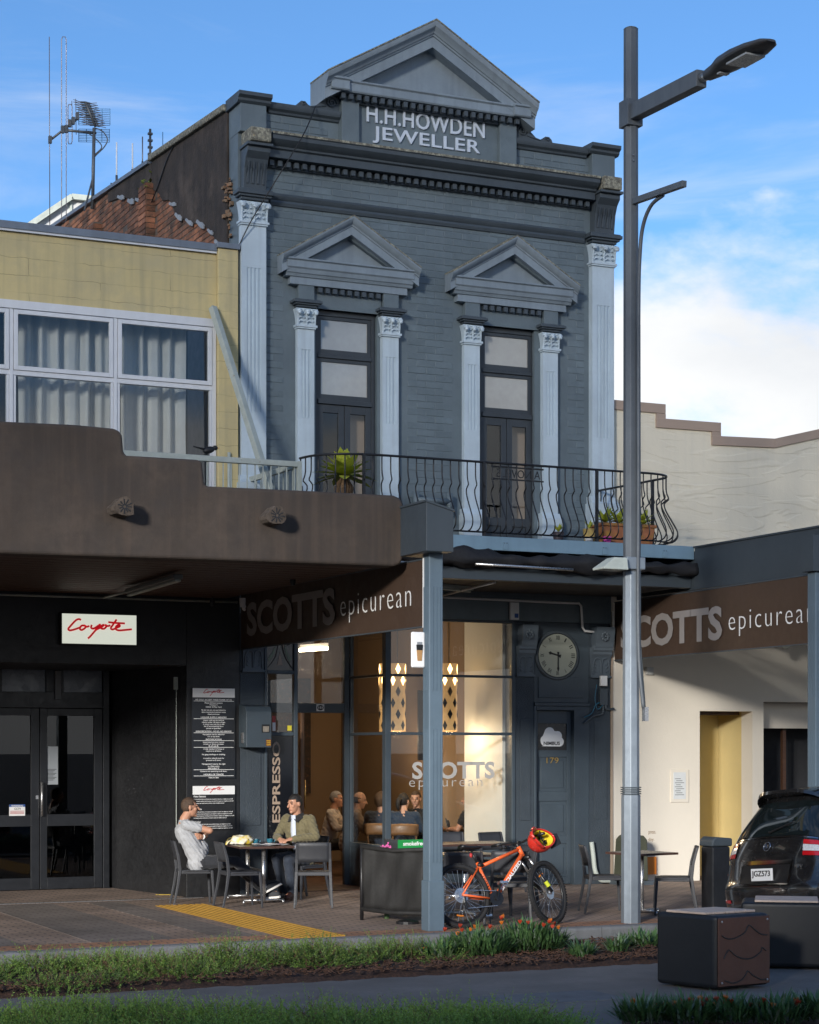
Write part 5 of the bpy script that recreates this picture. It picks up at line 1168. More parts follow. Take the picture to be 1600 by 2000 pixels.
# script lettering drawn as pen strokes
def script(parent, ax, z, w_, h_, Y, r_, m, nm='lettering'):
    # strokes in a unit box, written left to right
    st = [[(0.20, 0.93), (0.17, 0.97), (0.12, 0.90), (0.04, 0.62), (0.005, 0.47), (0.03, 0.40), (0.10, 0.45), (0.19, 0.56)],
          [(0.25, 0.66), (0.21, 0.64), (0.185, 0.50), (0.21, 0.43), (0.26, 0.52), (0.275, 0.62), (0.25, 0.67), (0.29, 0.60), (0.33, 0.64)],
          [(0.37, 0.70), (0.36, 0.56), (0.40, 0.52), (0.47, 0.66), (0.50, 0.72), (0.42, 0.40), (0.34, 0.10), (0.31, 0.02)],
          [(0.43, 0.45), (0.53, 0.62), (0.56, 0.72), (0.52, 0.66), (0.515, 0.55), (0.56, 0.52), (0.60, 0.64), (0.58, 0.72), (0.62, 0.66), (0.66, 0.70)],
          [(0.76, 1.0), (0.70, 0.72), (0.67, 0.56), (0.70, 0.50), (0.76, 0.58)], [(0.63, 0.86), (0.74, 0.83), (0.89, 0.82)],
          [(0.75, 0.58), (0.81, 0.66), (0.80, 0.74), (0.755, 0.66), (0.75, 0.52), (0.80, 0.46), (0.90, 0.49), (1.0, 0.53)]]
    t = T('script_word', None, None) if False else None
    b = MB()
    for s in st:
        pts = spline([(ax + p[0] * w_, Y, z + p[1] * h_) for p in s], 5)
        b.tube(pts, r_, 6, flat=1.0)
    return b.build(nm, m, parent, smooth=True)
M_redlit = mat('backlit_red', (0.6, 0.02, 0.03), 0.4, 0, 1, emit=(0.7, 0.01, 0.02), estr=0.14)
M_redscript = mat('red_script', (0.55, 0.015, 0.02), 0.4, 0.05, 3)
cs_ = T('lit_bar_sign', 'glowing white lightbox sign with red script lettering above the bar entrance', 'sign', (-2.0, 0.0, 3.35))
MB().box(-2.49, -1.47, -0.12, -0.001, 3.33, 3.745).build('case', M_black, cs_, bevel=0.006)
MB().box(-2.475, -1.485, -0.128, -0.121, 3.345, 3.73).build('face', mat('lightbox_face', (0.8, 0.8, 0.72), 0.5, 0.03, 1.5, emit=(0.95, 1.0, 0.86), estr=0.20), cs_)
script(cs_, -2.40, 3.41, 0.85, 0.26, -0.131, 0.0135, M_redlit, 'script_lettering')
def board(z0, z1, hdr, label, lines, thing='notice_board'):
    t = T(thing, label, 'notice board', (-0.38, 0, z0))
    MB().box(-0.69, -0.08, -0.03, -0.001, z0, z1).build('panel', M_blackdoor if z0 > 1.5 else M_black, t)
    MB().box(-0.68, -0.088, -0.036, -0.031, z1 - hdr, z1 - 0.004).build('header', M_whiteprint, t)
    script(t, -0.53, z1 - hdr + 0.02, 0.29, hdr * 0.75, -0.038, 0.0038, M_redscript, 'script_lettering')
    for (s, z, h_, wd, al) in lines:
        if s == '-': MB().box(-0.665, -0.10, -0.0325, -0.0305, z, z + 0.006).build('rule', M_whiteprint, t)
        else: text('board_lettering', s, M_whiteprint, t, (-0.385 if al == 'c' else -0.665, -0.0308, z), h_, wd, extrude=0.0012, bold=0.015, align='CENTER' if al == 'c' else 'LEFT')
    return t
L1 = []
z = 2.655
for (s, h_, wd) in (('WE ONLY ACCEPT THESE FORMS OF I.D.', .022, .52), ('-', 0, 0), ('Photo Drivers Licence', .022, .25), ('Passport', .022, .11), ('HANZ 18 Plus Card', .020, .22), ('', .012, 0), ('By law we are not permitted to', .022, .34), ('allow intoxicated persons onto', .022, .34), ('these premises.', .022, .17), ('', .008, 0),
                    ('LIQUOR SUPPLY-MINORS', .022, .36), ('-', 0, 0), ('Liquor will not be sold to', .020, .29), ('minors under 18 years of age.', .022, .33), ('A minor can only be in this', .020, .30), ('bar if accompanied by a', .022, .27), ('parent or guardian.', .022, .21), ('', .008, 0), ('IDENTIFICATION - NO ID, NO SERVICE', .022, .50), ('-', 0, 0), ('Any patron can be asked for', .022, .31), ('I.D. at any time.', .022, .17), ('', .004, 0),
                    ('INTOXICATION', .020, .22), ('-', 0, 0), ('Intoxicated persons cannot', .020, .30), ('remain on these premises.', .020, .29), ('R.O.A.R', .020, .14), ('-', 0, 0), ('A tidy standard of dress is', .022, .29), ('required at all times.', .022, .22), ('', .012, 0), ('No gang markings or clothing.', .024, .33), ('', .016, 0), ('A positive attitude must be', .022, .29), ('present at all times.', .022, .21), ('', .016, 0),
                    ('Management reserve the right', .024, .33), ('to refuse entry.', .024, .17), ('SECURITY', .020, .16), ('-', 0, 0), ('Cameras are operating at all times.', .022, .38), ('', .008, 0), ('HOURS OF TRADE', .022, .28), ('-', 0, 0), ('10am to 3am', .020, .14)):
    if s == '-': z -= 0.010; L1.append(('-', z, 0, 0, 'c')); z -= 0.004; continue
    z -= h_ + 0.0055
    if s: L1.append((s, z, h_, wd, 'c'))
board(1.585, 2.795, 0.125, 'tall black notice board of white house rules beside the bar entrance', L1)
L2 = [('Mission Statement', 1.335, .026, .17, 'l'), ('Dress Code', 1.165, .024, .11, 'l'), ('Behaviour', 0.995, .024, .10, 'l')]
for z, ws_ in ((1.30, (.55, .56, .43)), (1.13, (.55, .54, .57, .46)), (0.965, (.52, .54, .55))):
    for i, wd in enumerate(ws_): L2.append(('the licensed premises and all patrons are asked to respect our neighbours and staff', z - i * 0.027, .017, wd, 'l'))
board(0.90, 1.49, 0.118, 'scuffed black notice board low on the wall behind the seated men', L2)
# services under the canopy
cd = MB().tube([(-8, -0.04, 3.955), (-0.05, -0.04, 3.955)], 0.016, 8); tag(cd.build('conduit', M_oldalu, None, smooth=True), 'pale conduit running along the top of the black bar wall', 'conduit')
dc = T('dome_camera', 'white dome security camera hanging under the adobe canopy', 'camera', tuple(P(112, 1128, -1.0)))
o_ = org(dc); MB().lathe([(0.085, -0.05), (0.09, 0.0), (0.09, 0.07), (0.07, 0.085)], o_, 18).build('housing', M_white, dc, auto=40); MB().ball(o_ + Vector((0, 0, -0.05)), (0.065, 0.065, 0.05), 14, 8).build('dome', M_black, dc, smooth=True)
MB().tube([o_ + Vector((0, 0, 0.085)), Vector((o_.x, o_.y, 3.998))], 0.02, 8).build('stem', M_black, dc)
MB().tube([o_ + Vector((-0.08, 0, 0.04)), o_ + Vector((-0.45, 0.35, -0.0)), o_ + Vector((-0.9, 0.8, 0.02))], 0.016, 8).build('cable_duct', M_oldalu, dc, smooth=True)
bl = T('batten_light', 'grey weatherproof batten light under the adobe canopy', 'light fitting', (-1.6, -1.5, 3.9))
a_, b__ = G(253, 1155, 3.93), G(348, 1126, 3.93)
MB().beam(a_, b__, 0.12, 0.06).build('housing', mat('batten_grey', (0.16, 0.17, 0.16), 0.5, 0.1, 5), bl, bevel=0.015); MB().tube([a_ + (a_ - b__) * 0.6 + Vector((0, 0, 0.02)), a_], 0.014, 8).build('conduit', M_oldalu, bl, smooth=True)
MB().beam(a_ + Vector((0, 0, -0.045)), b__ + Vector((0, 0, -0.045)), 0.07, 0.03).build('diffuser', M_oldalu, bl, bevel=0.01)
bc = T('bullet_camera', 'small white turret camera at the wall end of the brown banner', 'camera', (0.0, -0.12, 3.8))
o_ = P(476, 1180, -0.15); MB().lathe([(0.05, 0), (0.055, 0.06), (0.055, 0.12)], o_ + Vector((0, 0, -0.04)), 14).build('base', M_white, bc, auto=40); MB().ball(o_ + Vector((0.01, -0.03, -0.05)), 0.045, 12, 8).build('eye', M_white, bc, smooth=True)
MB().lathe([(0.02, 0), (0.02, 0.01)], o_ + Vector((0.02, -0.065, -0.06)), 10, RX).build('lens', M_black, bc)
for px, py, Y in ((572, 1135, -3.2), (415, 1176, -0.3)):
    o_ = P(px, py, Y); t = T('spot_lamp', 'small black spot lamp under the canopy ' + ('behind the brown banner' if px > 500 else 'above the notice board'), 'lamp', tuple(o_)); MB().lathe([(0.025, -0.05), (0.035, 0.0), (0.03, 0.05)], o_, 12).build('can', M_black, t); MB().tube([o_ + Vector((0, 0, 0.05)), Vector((o_.x, o_.y, 3.998))], 0.01, 6).build('stem', M_black, t)

# ================================================================ VERANDA POSTS, HOOD, BANNERS, RIGHT CANOPY
_pp = P(845.5, 1700, -5.66)
def veranda_post(x, y, zt, label):
    t = T('veranda_post', label, 'post', (x, y, 0)); h = 0.084
    MB().box(x - h, x + h, y - h, y + h, 0.0, zt).build('shaft', M_post, t, bevel=0.012)
    MB().box(x - h - 0.012, x + h + 0.012, y - h - 0.012, y + h + 0.012, 0.0, 0.55).build('base', M_post, t, bevel=0.01)
    for z0, z1 in ((0.75, 2.20), (2.62, 3.75)):
        for k in range(3):
            xx = x - 0.05 + k * 0.042
            MB().box(xx, xx + 0.016, y - h - 0.006, y - h + 0.001, z0, z1).build('reed', M_post, t)
        for k in range(3):
            yy = y - 0.05 + k * 0.042
            MB().box(x - h - 0.006, x - h + 0.001, yy, yy + 0.016, z0, z1).build('reed', M_post, t)
    return t
veranda_post(*_pp.xy, 4.16, 'fluted blue grey veranda post with chipped paint in front of the cafe')
veranda_post(5.66, -5.16, 4.16, 'fluted blue grey veranda post at the right edge carrying the dark canopy')
hd = T('post_hood', 'dark grey metal hood box with a sloping top over the chipped veranda post', 'hood', (0.4, -5.2, 4.15))
q = MB(); hx0, hx1 = P(833, 1000, -5.97).x, P(886, 1000, -5.97).x
q.add([(hx0, -5.97, 4.11), (hx1, -5.97, 4.11), (hx1, -5.25, 4.11), (hx0, -5.25, 4.11), (hx0, -5.97, 4.635), (hx1, -5.97, 4.55), (hx1, -5.25, 4.55), (hx0, -5.25, 4.635)], [(0, 3, 2, 1), (4, 5, 6, 7), (0, 1, 5, 4), (1, 2, 6, 5), (2, 3, 7, 6), (3, 0, 4, 7)])
q.build('case', M_fascia, hd, bevel=0.005)
q = MB(); q.add([(hx0 - .012, -5.982, 4.638), (hx1 + .012, -5.982, 4.547), (hx1 + .012, -5.24, 4.547), (hx0 - .012, -5.24, 4.638), (hx0 - .012, -5.982, 4.660), (hx1 + .012, -5.982, 4.569), (hx1 + .012, -5.24, 4.569), (hx0 - .012, -5.24, 4.660)], [(0, 3, 2, 1), (4, 5, 6, 7), (0, 1, 5, 4), (1, 2, 6, 5), (2, 3, 7, 6), (3, 0, 4, 7)])
q.build('lid', M_fascia, hd)
MB().box(-0.05, 0.25, -5.22, -5.12, 4.2, 4.5).build('bracket', M_iron, hd)
def proj_px(p):
    d = p - CAMP; f = _SA * d.x + _CA * d.y; return 800 + _F * (_CA * d.x - _SA * d.y) / f
def on_line(A, B, px):
    lo, hi = -0.3, 1.3
    for _ in range(50):
        m_ = (lo + hi) / 2
        if proj_px(A.lerp(B, m_)) < px: lo = m_
        else: hi = m_
    return A.lerp(B, lo)
def banner(A, B, z0, z1, label, w1, w2, edge=True):
    A, B = Vector((A.x, A.y, 0)), Vector((B.x, B.y, 0))
    t = T('brown_banner', label, 'banner', tuple((A + B) / 2 + Vector((0, 0, z0))))
    d = (B - A).normalized(); nv = Vector((d.y, -d.x, 0))
    if nv.x > 0: nv = -nv
    q = MB(); n = 30; vs = []
    for i in range(n + 1):
        p = A.lerp(B, i / n)
        for j in range(5):
            z = lerp(z0, z1, j / 4); w_ = 0.006 * math.sin(i * 0.9 + j) * math.sin(math.pi * i / n)
            vs.append(p + nv * w_ + Vector((0, 0, z)))
    m0 = len(vs)
    fs = []
    for i in range(n):
        for j in range(4): a = i * 5 + j; fs.append((a, a + 5, a + 6, a + 1))
    q.add(vs, fs); q.add([v - nv * 0.004 for v in vs], [f[::-1] for f in fs])
    q.build('cloth', M_banner, t, smooth=True)
    for (s, m_, pa, pb_, zb, h_, bold, sp_) in ((w1[0], M_halft, *w1[1:5], 0.035, 1.0), (w2[0], M_whiteprint, *w2[1:5], -0.016, 1.2)):
        a, c = on_line(A, B, pa), on_line(A, B, pb_)
        text('banner_lettering', s, m_, t, a + nv * 0.012 + Vector((0, 0, zb)), h_, (c - a).length, x=d, extrude=0.002, bold=bold, spacing=sp_, split=True)
    if edge:
        MB().beam(B + Vector((0, 0, z0 - 0.01)), B + Vector((0, 0, z1 + 0.01)), 0.03, 0.03).build('end_pole', M_white, t)
    for zz in (z0, z1): MB().tube([A + Vector((0, 0, zz)), B + Vector((0, 0, zz))], 0.010, 6).build('hem_rod', M_dtrim, t)
    return t
banner(Vector((0.0, -0.03, 0)), P(829, 1400, -5.60) * 1.0, 3.32, 4.06, 'brown banner lettered in grey and white hanging left of the chipped veranda post', ('SCOTTS', 484, 656, 3.48, 0.45), ('epicurean', 667, 805, 3.48, 0.33))
banner(Vector((5.82, -0.03, 0)), Vector((5.62, -5.03, 0)), 3.28, 4.13, 'brown banner lettered in grey and white hanging right of the street lamp', ('SCOTTS', 1214, 1412, 3.43, 0.46), ('epicurean', 1425, 1592, 3.46, 0.33), edge=False)
cs2 = T('coffee_sign', 'small white lightbox sign with a printed coffee cup fixed to the veranda post', 'sign', (0.28, -4.9, 2.9))
sx = P(805, 1260, -5.6).x
MB().box(sx - 0.02, sx + 0.14, -5.64, -5.60, 2.87, 3.26).build('panel', mat('sign_white_lit', (0.85, 0.85, 0.85), 0.5, 0.02, 2), cs2, bevel=0.018, seg=3)
cup = MB(); cup.prism([(sx + 0.045, 2.945), (sx + 0.095, 2.945), (sx + 0.105, 3.06), (sx + 0.035, 3.06)], 'y', -5.647, -5.641); cup.build('cup', mat('cup_tan', (0.45, 0.25, 0.10), 0.6, 0.05, 3), cs2)
MB().prism([(sx + 0.035, 3.061), (sx + 0.105, 3.061), (sx + 0.108, 3.12), (sx + 0.032, 3.12)], 'y', -5.648, -5.641).build('cup_band', M_black, cs2); MB().prism([(sx + 0.04, 3.121), (sx + 0.10, 3.121), (sx + 0.098, 3.15), (sx + 0.042, 3.15)], 'y', -5.647, -5.641).build('cup_lid', M_steel, cs2)
rc = T('right_canopy', 'dark slate metal canopy over the footpath in front of the cream building', 'canopy', (9, -3, 4.1))
MB().box(5.86, 5.90, -5.50, -2.11, 4.17, 4.74).build('side_fascia', M_fascia, rc, bevel=0.004)
MB().box(5.90, 16, -5.50, -5.46, 4.17, 4.74).build('front_fascia', M_fascia, rc, bevel=0.004); MB().box(5.901, 16, -5.459, -0.006, 4.20, 4.26).build('soffit', MATS['soffit_paint'], rc); MB().box(5.84, 5.93, -5.52, -2.10, 4.741, 4.765).build('cap_flashing', M_fascia, rc)
MB().box(5.87, 5.90, -2.109, -0.006, 4.17, 4.70).build('side_fascia', M_fascia, rc)
MB().box(5.50, 5.86, -5.30, -5.05, 4.16, 4.60).build('post_bracket', M_fascia, rc)
s_ = T('soffit_lamp', 'grey dome lamp under the dark canopy above the cream wall', 'lamp', (9, -1, 4.0)); o_ = P(1535, 1258, -0.6); MB().ball(o_, (0.08, 0.08, 0.07), 12, 8).build('dome', M_oldalu, s_, smooth=True); MB().box(o_.x - .07, o_.x + .07, -0.6, -0.005, o_.z + 0.03, o_.z + 0.09).build('arm', M_oldalu, s_)
# ================================================================ CREAM BUILDING (right)
cr = T('cream_building', 'cream plastered building with a stepped parapet capped in tan metal', 'building', (11, 1, 0))
c_pts = [(1184, 780), (1299, 790), (1299, 818), (1407, 826), (1407, 852), (1512, 857), (1600, 838), (1760, 800)]
pp = [P(a, b_, 0.0) for a, b_ in c_pts]; pp[0].x = 5.781
up_ = [(p.x, p.z - 0.13) for p in pp]
poly = [(5.782, 4.0), (pp[-1].x, 4.0)] + up_[::-1]
MB().prism(poly, 'y', 0.005, 0.30).build('upper_wall', M_cream, cr)
for i in range(len(pp) - 1):
    a, c = pp[i], pp[i + 1]
    if abs(a.x - c.x) < 0.02:
        MB().box(a.x - 0.16, a.x + 0.002, -0.02, 0.32, c.z - 0.002, a.z - 0.142).build('capping', M_tancap, cr)
    else:
        q = MB(); z0, z1 = a.z, c.z; x0 = a.x - (0.162 if i in (2, 4) else 0)
        sl = (z1 - z0) / (c.x - a.x)
        vs = [(x, y, z + dz_) for x, z in ((x0, z0 + sl * (x0 - a.x)), (c.x - 0.001, z1)) for y, dz_ in ((-0.025, -0.14), (0.325, -0.14), (0.325, 0), (-0.025, 0))]
        q.add(vs, [(0, 1, 2, 3), (7, 6, 5, 4), (0, 4, 5, 1), (1, 5, 6, 2), (2, 6, 7, 3), (3, 7, 4, 0)]); q.build('capping', M_tancap, cr, bevel=0.004)
q = MB(); q.box(5.80, 7.32, 0.004, 0.3, 0, 3.999); q.box(7.32, 8.27, 0.004, 0.3, 2.55, 3.999); q.box(8.27, 8.47, 0.004, 0.3, 0, 3.999); q.box(8.47, 11.5, 0.004, 0.3, 2.70, 3.999); q.box(11.5, 16, 0.004, 0.3, 0, 3.999)
q.build('shop_wall', M_creamlow, cr)
MB().box(5.767, 5.798, -0.02, 0.2, 0, 3.6).build('corner_trim', mat('dusty_trim', (0.36, 0.28, 0.21), 0.8, 0.1, 4), cr)
q = MB(); q.box(7.1, 8.6, 0.95, 1.0, 0, 2.9); q.box(7.25, 7.319, 0.301, 0.95, 0, 2.9); q.box(8.271, 8.35, 0.301, 0.95, 0, 2.9); q.box(7.2, 8.4, 0.301, 0.95, 2.551, 2.62); q.build('recess', M_ochre, cr)
MB().box(7.33, 8.26, 0.35, 0.85, 2.50, 2.549).build('recess_beam', M_soffit, cr)
q = MB(); q.box(8.40, 11.5, 1.2, 1.25, 0, 2.72); q.box(8.40, 8.469, 0.301, 1.2, 0, 2.72); q.box(8.4, 11.5, 0.301, 1.2, 2.701, 2.76); q.build('dark_recess', M_dark, cr)
q = MB(); 
for x in (8.75, 9.25, 9.8): q.box(x, x + 0.06, 0.6, 0.66, 0, 2.35)
q.box(8.5, 11, 0.6, 0.66, 2.35, 2.42); q.build('recess_frame', M_soffit, cr)
MB().box(8.471, 11.4, 0.45, 0.55, 2.30, 2.699).build('recess_header', M_creamlow, cr)
mn = T('wall_notice', 'small white framed menu sheet on the cream wall', 'notice', (6.95, 0, 1.2))
z0_, z1_ = 1.23, 1.63
MB().box(6.80, 7.12, -0.012, 0.003, z0_ - 0.05, z1_ + 0.04).build('frame', M_creamlow, mn, bevel=0.006); MB().box(6.845, 7.06, -0.017, -0.0125, z0_, z1_).build('sheet', mat('menu_sheet', (0.62, 0.64, 0.64), 0.4, 0.05, 6), mn)
for i in range(9): MB().box(6.87 + (i % 2) * .02, 7.03 - (i % 3) * .03, -0.0185, -0.0172, 1.29 + i * 0.03, 1.297 + i * 0.03).build('print_line', M_dark, mn)
for s, z in (('press.', 0.70), ('day.', 0.60)): text('wall_lettering', s, mat('tan_lettering', (0.25, 0.16, 0.09), 0.7, 0.05, 3) if 'tan_lettering' not in MATS else MATS['tan_lettering'], cr, (6.42, 0.002, z), 0.06, 0.13 if len(s) > 4 else 0.10, extrude=0.001)
ab = T('wall_socket', 'small grey socket box high on the cream wall beside the lamp post', 'socket', (6.3, 0, 3.2)); MB().box(6.36, 6.48, -0.05, 0.003, 3.08, 3.19).build('case', mat('socket_grey', (0.5, 0.5, 0.48), 0.5, 0.05, 3), ab, bevel=0.006)
# far pale building
fb = T('far_building', 'pale grey windowless building rising behind the brick wall on the left', 'building', (-6, 40, 0))
BY = 40.0
gp = [P(40, 452, BY), P(138, 386, BY), P(320, 405, BY), P(320, 700, BY), P(40, 700, BY)]
M_far = mat('far_cladding', (0.50, 0.51, 0.51), 0.7, 0.03, 0.3)
MB().prism([(p.x, p.z) for p in gp][::-1], 'y', BY, BY + 12).build('wall', M_far, fb)
a_, b__, c_ = gp[0], gp[1], gp[2]
for u, v in ((a_, b__), (b__, c_)): MB().beam((u.x, BY - 0.05, u.z), (v.x, BY - 0.05, v.z), 0.3, 0.18).build('verge_trim', M_oldalu, fb)
MB().box(b__.x - 0.04, b__.x + 0.04, BY - 0.06, BY - 0.002, b__.z - 12, b__.z).build('panel_joint', M_oldalu, fb)
# ================================================================ STREET LAMP
LPX, LPY = 2.64, -5.76
lp = T('street_lamp', 'tall galvanised street lamp post with two arms at the kerb', 'street lamp', (LPX, LPY, 0))
def octo(r0, z0, r1, z1): return MB().lathe([(r0, z0), (r1, z1)], (LPX, LPY, 0), 8, Matrix.Rotation(RAD(22.5 - 8), 3, 'Z'))
octo(0.112, 0.0, 0.110, 1.46).build('base_section', M_galv, lp, bevel=0.004)
for i in range(4): octo(0.118, 1.468 + i * 0.024, 0.118, 1.480 + i * 0.024).build('band', M_dtrim, lp)
octo(0.098, 1.46, 0.090, 4.0).build('middle_section', M_galv, lp, bevel=0.004)
octo(0.088, 4.001, 0.083, 10.18).build('upper_section', M_galvdark, lp, bevel=0.004)
octo(0.086, 10.181, 0.05, 10.20).build('cap', M_lichen, lp)
MB().box(LPX - 0.10, LPX + 0.10, LPY - 0.10, LPY + 0.10, 9.06, 9.36).build('collar', M_galvdark, lp, bevel=0.006)
MB().beam((LPX, LPY - 0.09, 9.21), (LPX, -7.22, 9.17), 0.13, 0.18).build('lamp_arm', M_galvdark, lp, bevel=0.008)
MB().tube([(LPX, -7.22, 9.17), (LPX, -7.40, 9.165)], 0.05, 10).build('spigot', M_steel, lp, smooth=True)
hd_ = MB()   # cobra head: boat-shaped shell
secs = [(-7.34, 0.07, 0.05, 0.06), (-7.52, 0.10, 0.06, 0.07), (-7.70, 0.16, 0.05, 0.09), (-7.95, 0.185, 0.045, 0.085), (-8.20, 0.175, 0.04, 0.065), (-8.42, 0.12, 0.03, 0.04), (-8.50, 0.05, 0.01, 0.015)]
n = 14
for (y, w_, dn, up_2) in secs:
    for j in range(n):
        a = 2 * math.pi * j / n; c_, s_ = math.cos(a), math.sin(a)
        hd_.v.append((LPX + w_ * (abs(c_) ** 0.6) * (1 if c_ > 0 else -1), y, 9.16 + (up_2 * s_ if s_ > 0 else dn * s_)))
for i in range(len(secs) - 1):
    for j in range(n): hd_.f.append([i*n+j, i*n+(j+1)%n, (i+1)*n+(j+1)%n, (i+1)*n+j]); hd_.m.append(0)
hd_.f.append(list(range(n))); hd_.f.append([(len(secs)-1)*n+j for j in range(n)][::-1]); hd_.m += [0, 0]
lh = hd_.build('lamp_head', M_lampgrey, lp, auto=35)
MB().box(LPX - 0.12, LPX + 0.12, -8.22, -7.86, 9.095, 9.118).build('lens', M_lens, lh, bevel=0.004)
MB().box(LPX - 0.06, LPX + 0.06, -7.66, -7.60, 9.085, 9.10).build('rating_label', M_lens, lh)
MB().beam((LPX, LPY - 0.08, 8.20), (LPX, -6.88, 8.13), 0.06, 0.07).build('banner_arm', M_galvdark, lp, bevel=0.004)
MB().tube(spline([(LPX + 0.03, -6.40, 8.13), (LPX + 0.03, -6.15, 8.08), (LPX + 0.03, -5.98, 7.90), (LPX + 0.03, -5.91, 7.6), (LPX + 0.03, -5.88, 7.0), (LPX + 0.03, -5.875, 5.0), (LPX + 0.03, -5.875, 3.2), (LPX + 0.10, -5.87, 2.45)], 8), 0.022, 8).build('curved_conduit', M_galvdark, lp, smooth=True)
MB().tube([(LPX + 0.06, -5.855, 6.8), (LPX + 0.06, -5.865, 3.2), (LPX + 0.12, -5.87, 2.45)], 0.010, 6).build('cable', M_dtrim, lp, smooth=True)
MB().box(LPX + 0.10, LPX + 0.15, -5.90, -5.84, 2.30, 2.46).build('cable_lock', M_steel, lp)
for z in (8.66, 8.72): MB().ball((LPX - 0.02, LPY - 0.088, z), 0.010, 6, 4).build('bolt', M_steel, lp)
fl_ = T('flood_light', 'pale grey wedge floodlight clamped to the street lamp above the shop awning', 'floodlight', (LPX - 0.2, LPY, 4.05))
MB().box(LPX - 0.115, LPX + 0.125, LPY - 0.115, LPY + 0.10, 4.02, 4.16).build('clamp', M_galv, fl_, bevel=0.01)
wd = MB(); bx0, bx1 = LPX - 0.48, LPX - 0.16; y0, y1 = LPY - 0.22, LPY + 0.04
wd.add([(bx0, y0, 4.00), (bx1, y0, 4.00), (bx1, y1, 4.00), (bx0, y1, 4.00), (bx0, y0, 4.025), (bx1 - 0.16, y0 + 0.04, 4.14), (bx1 - 0.16, y1 - 0.04, 4.14), (bx0, y1, 4.025), (bx1, y0 + 0.03, 4.14), (bx1, y1 - 0.03, 4.14)],
       [(0, 3, 2, 1), (0, 1, 8, 5, 4), (1, 2, 9, 8), (2, 3, 7, 6, 9), (3, 0, 4, 7), (4, 5, 6, 7), (5, 8, 9, 6)])
wd.build('housing', M_oldalu, fl_, bevel=0.008); MB().beam((bx1, LPY - 0.09, 4.07), (LPX - 0.10, LPY - 0.07, 4.08), 0.06, 0.05).build('bracket', M_galv, fl_)

# ================================================================ ROOF AERIALS
AY = 7.0
def A(px, py, Y=AY): return P(px, py, Y)
M_mast = mat('aerial_mast', (0.10, 0.11, 0.12), 0.5, 0.2, 6, metal=0.4)
M_rod = mat('aerial_rod', (0.24, 0.22, 0.22), 0.4, 0.1, 6, metal=0.6)
M_mesh = mat('aerial_mesh', (0.10, 0.24, 0.42), 0.5, 0.1, 6)
an = T('television_aerial', 'television aerial mast with long folded rods and mesh reflectors on the brick wall', 'aerial', tuple(A(181, 402)))
MB().tube([A(181, 408), A(184, 250)], 0.028, 8).build('mast', M_mast, an, smooth=True)
MB().tube([A(165, 412), A(182, 345)], 0.016, 6).build('stay', M_mast, an)
for (a, b_, r_) in (((98, 274), (154, 230), 0.020), ((125, 254), (188, 260), 0.022), ((187, 248), (167, 200), 0.022)):
    MB().tube([A(*a), A(*b_)], r_, 8).build('boom', M_mast, an, smooth=True)
for (px, y0, y1) in ((97.5, 72, 445), (149, 193, 263), (141.5, 197, 272)): MB().tube([A(px - 1, y0), A(px, y1)], 0.007 if px < 100 else 0.006, 6).build('rod', M_rod, an, smooth=True)
def folded(cx, hw, yt, yb_, r_):
    pts = [A(cx - hw, lerp(yb_ - 6, yt + 6, t)) for t in (0, .5, 1)] + [A(cx - hw * .6, yt + 1), A(cx + hw * .6, yt + 1)] + [A(cx + hw, lerp(yt + 6, yb_ - 6, t)) for t in (0, .5, 1)] + [A(cx + hw * .6, yb_ - 1), A(cx - hw * .6, yb_ - 1)]
    MB().tube(pts, r_, 6, closed=True).build('folded_dipole', M_rod, an, smooth=True)
folded(125, 4.5, 71, 435, 0.0075); folded(137, 4, 203, 282, 0.008)
for px, py in ((98, 273), (122.5, 253), (129, 252), (136, 241), (143, 236), (151, 227)): MB().obox(A(px, py), (0.05, 0.06, 0.12)).build('clamp', M_mast, an)
for i in range(10):
    t = i / 9; c = A(lerp(167, 185, t), lerp(200, 244, t)); sp_ = 0.14
    MB().tube([c + Vector((-0.085, 0, -0.01)), c, c + Vector((0.085, 0, -0.01))], 0.018, 6).build('director', M_mast, an)
    for s in (-1, 1):
        for dz_ in (0.025, -0.015): MB().tube([c + Vector((s * 0.06, 0, -0.008)), c + Vector((s * 0.20, 0.02, dz_))], 0.006, 5).build('whisker', M_rod, an)
def grid(x0, y0, x1, y1, rows, cols):
    b = MB()
    for i in range(rows + 1):
        y = lerp(y0, y1, i / rows); b.tube([A(x0, y, AY + 0.25), A(x1, y + 1, AY + 0.25)], 0.005, 4)
    for j in range(cols + 1):
        x = lerp(x0, x1, j / cols); b.tube([A(x, y0, AY + 0.25), A(x, y1, AY + 0.25)], 0.007, 4)
    b.build('mesh_reflector', M_mesh, an)
grid(154, 212, 215, 244, 9, 4); grid(154, 252, 214, 277, 8, 4)
MB().tube(spline([A(185, 250), A(200, 256), A(210, 272), A(203, 288), A(184, 308), A(180, 330), A(182, 350)], 6), 0.010, 6).build('cable', M_mast, an, smooth=True)
MB().tube(spline([A(172, 260), A(186, 270), A(199, 287), A(184, 303)], 6), 0.010, 6).build('cable', M_mast, an, smooth=True)
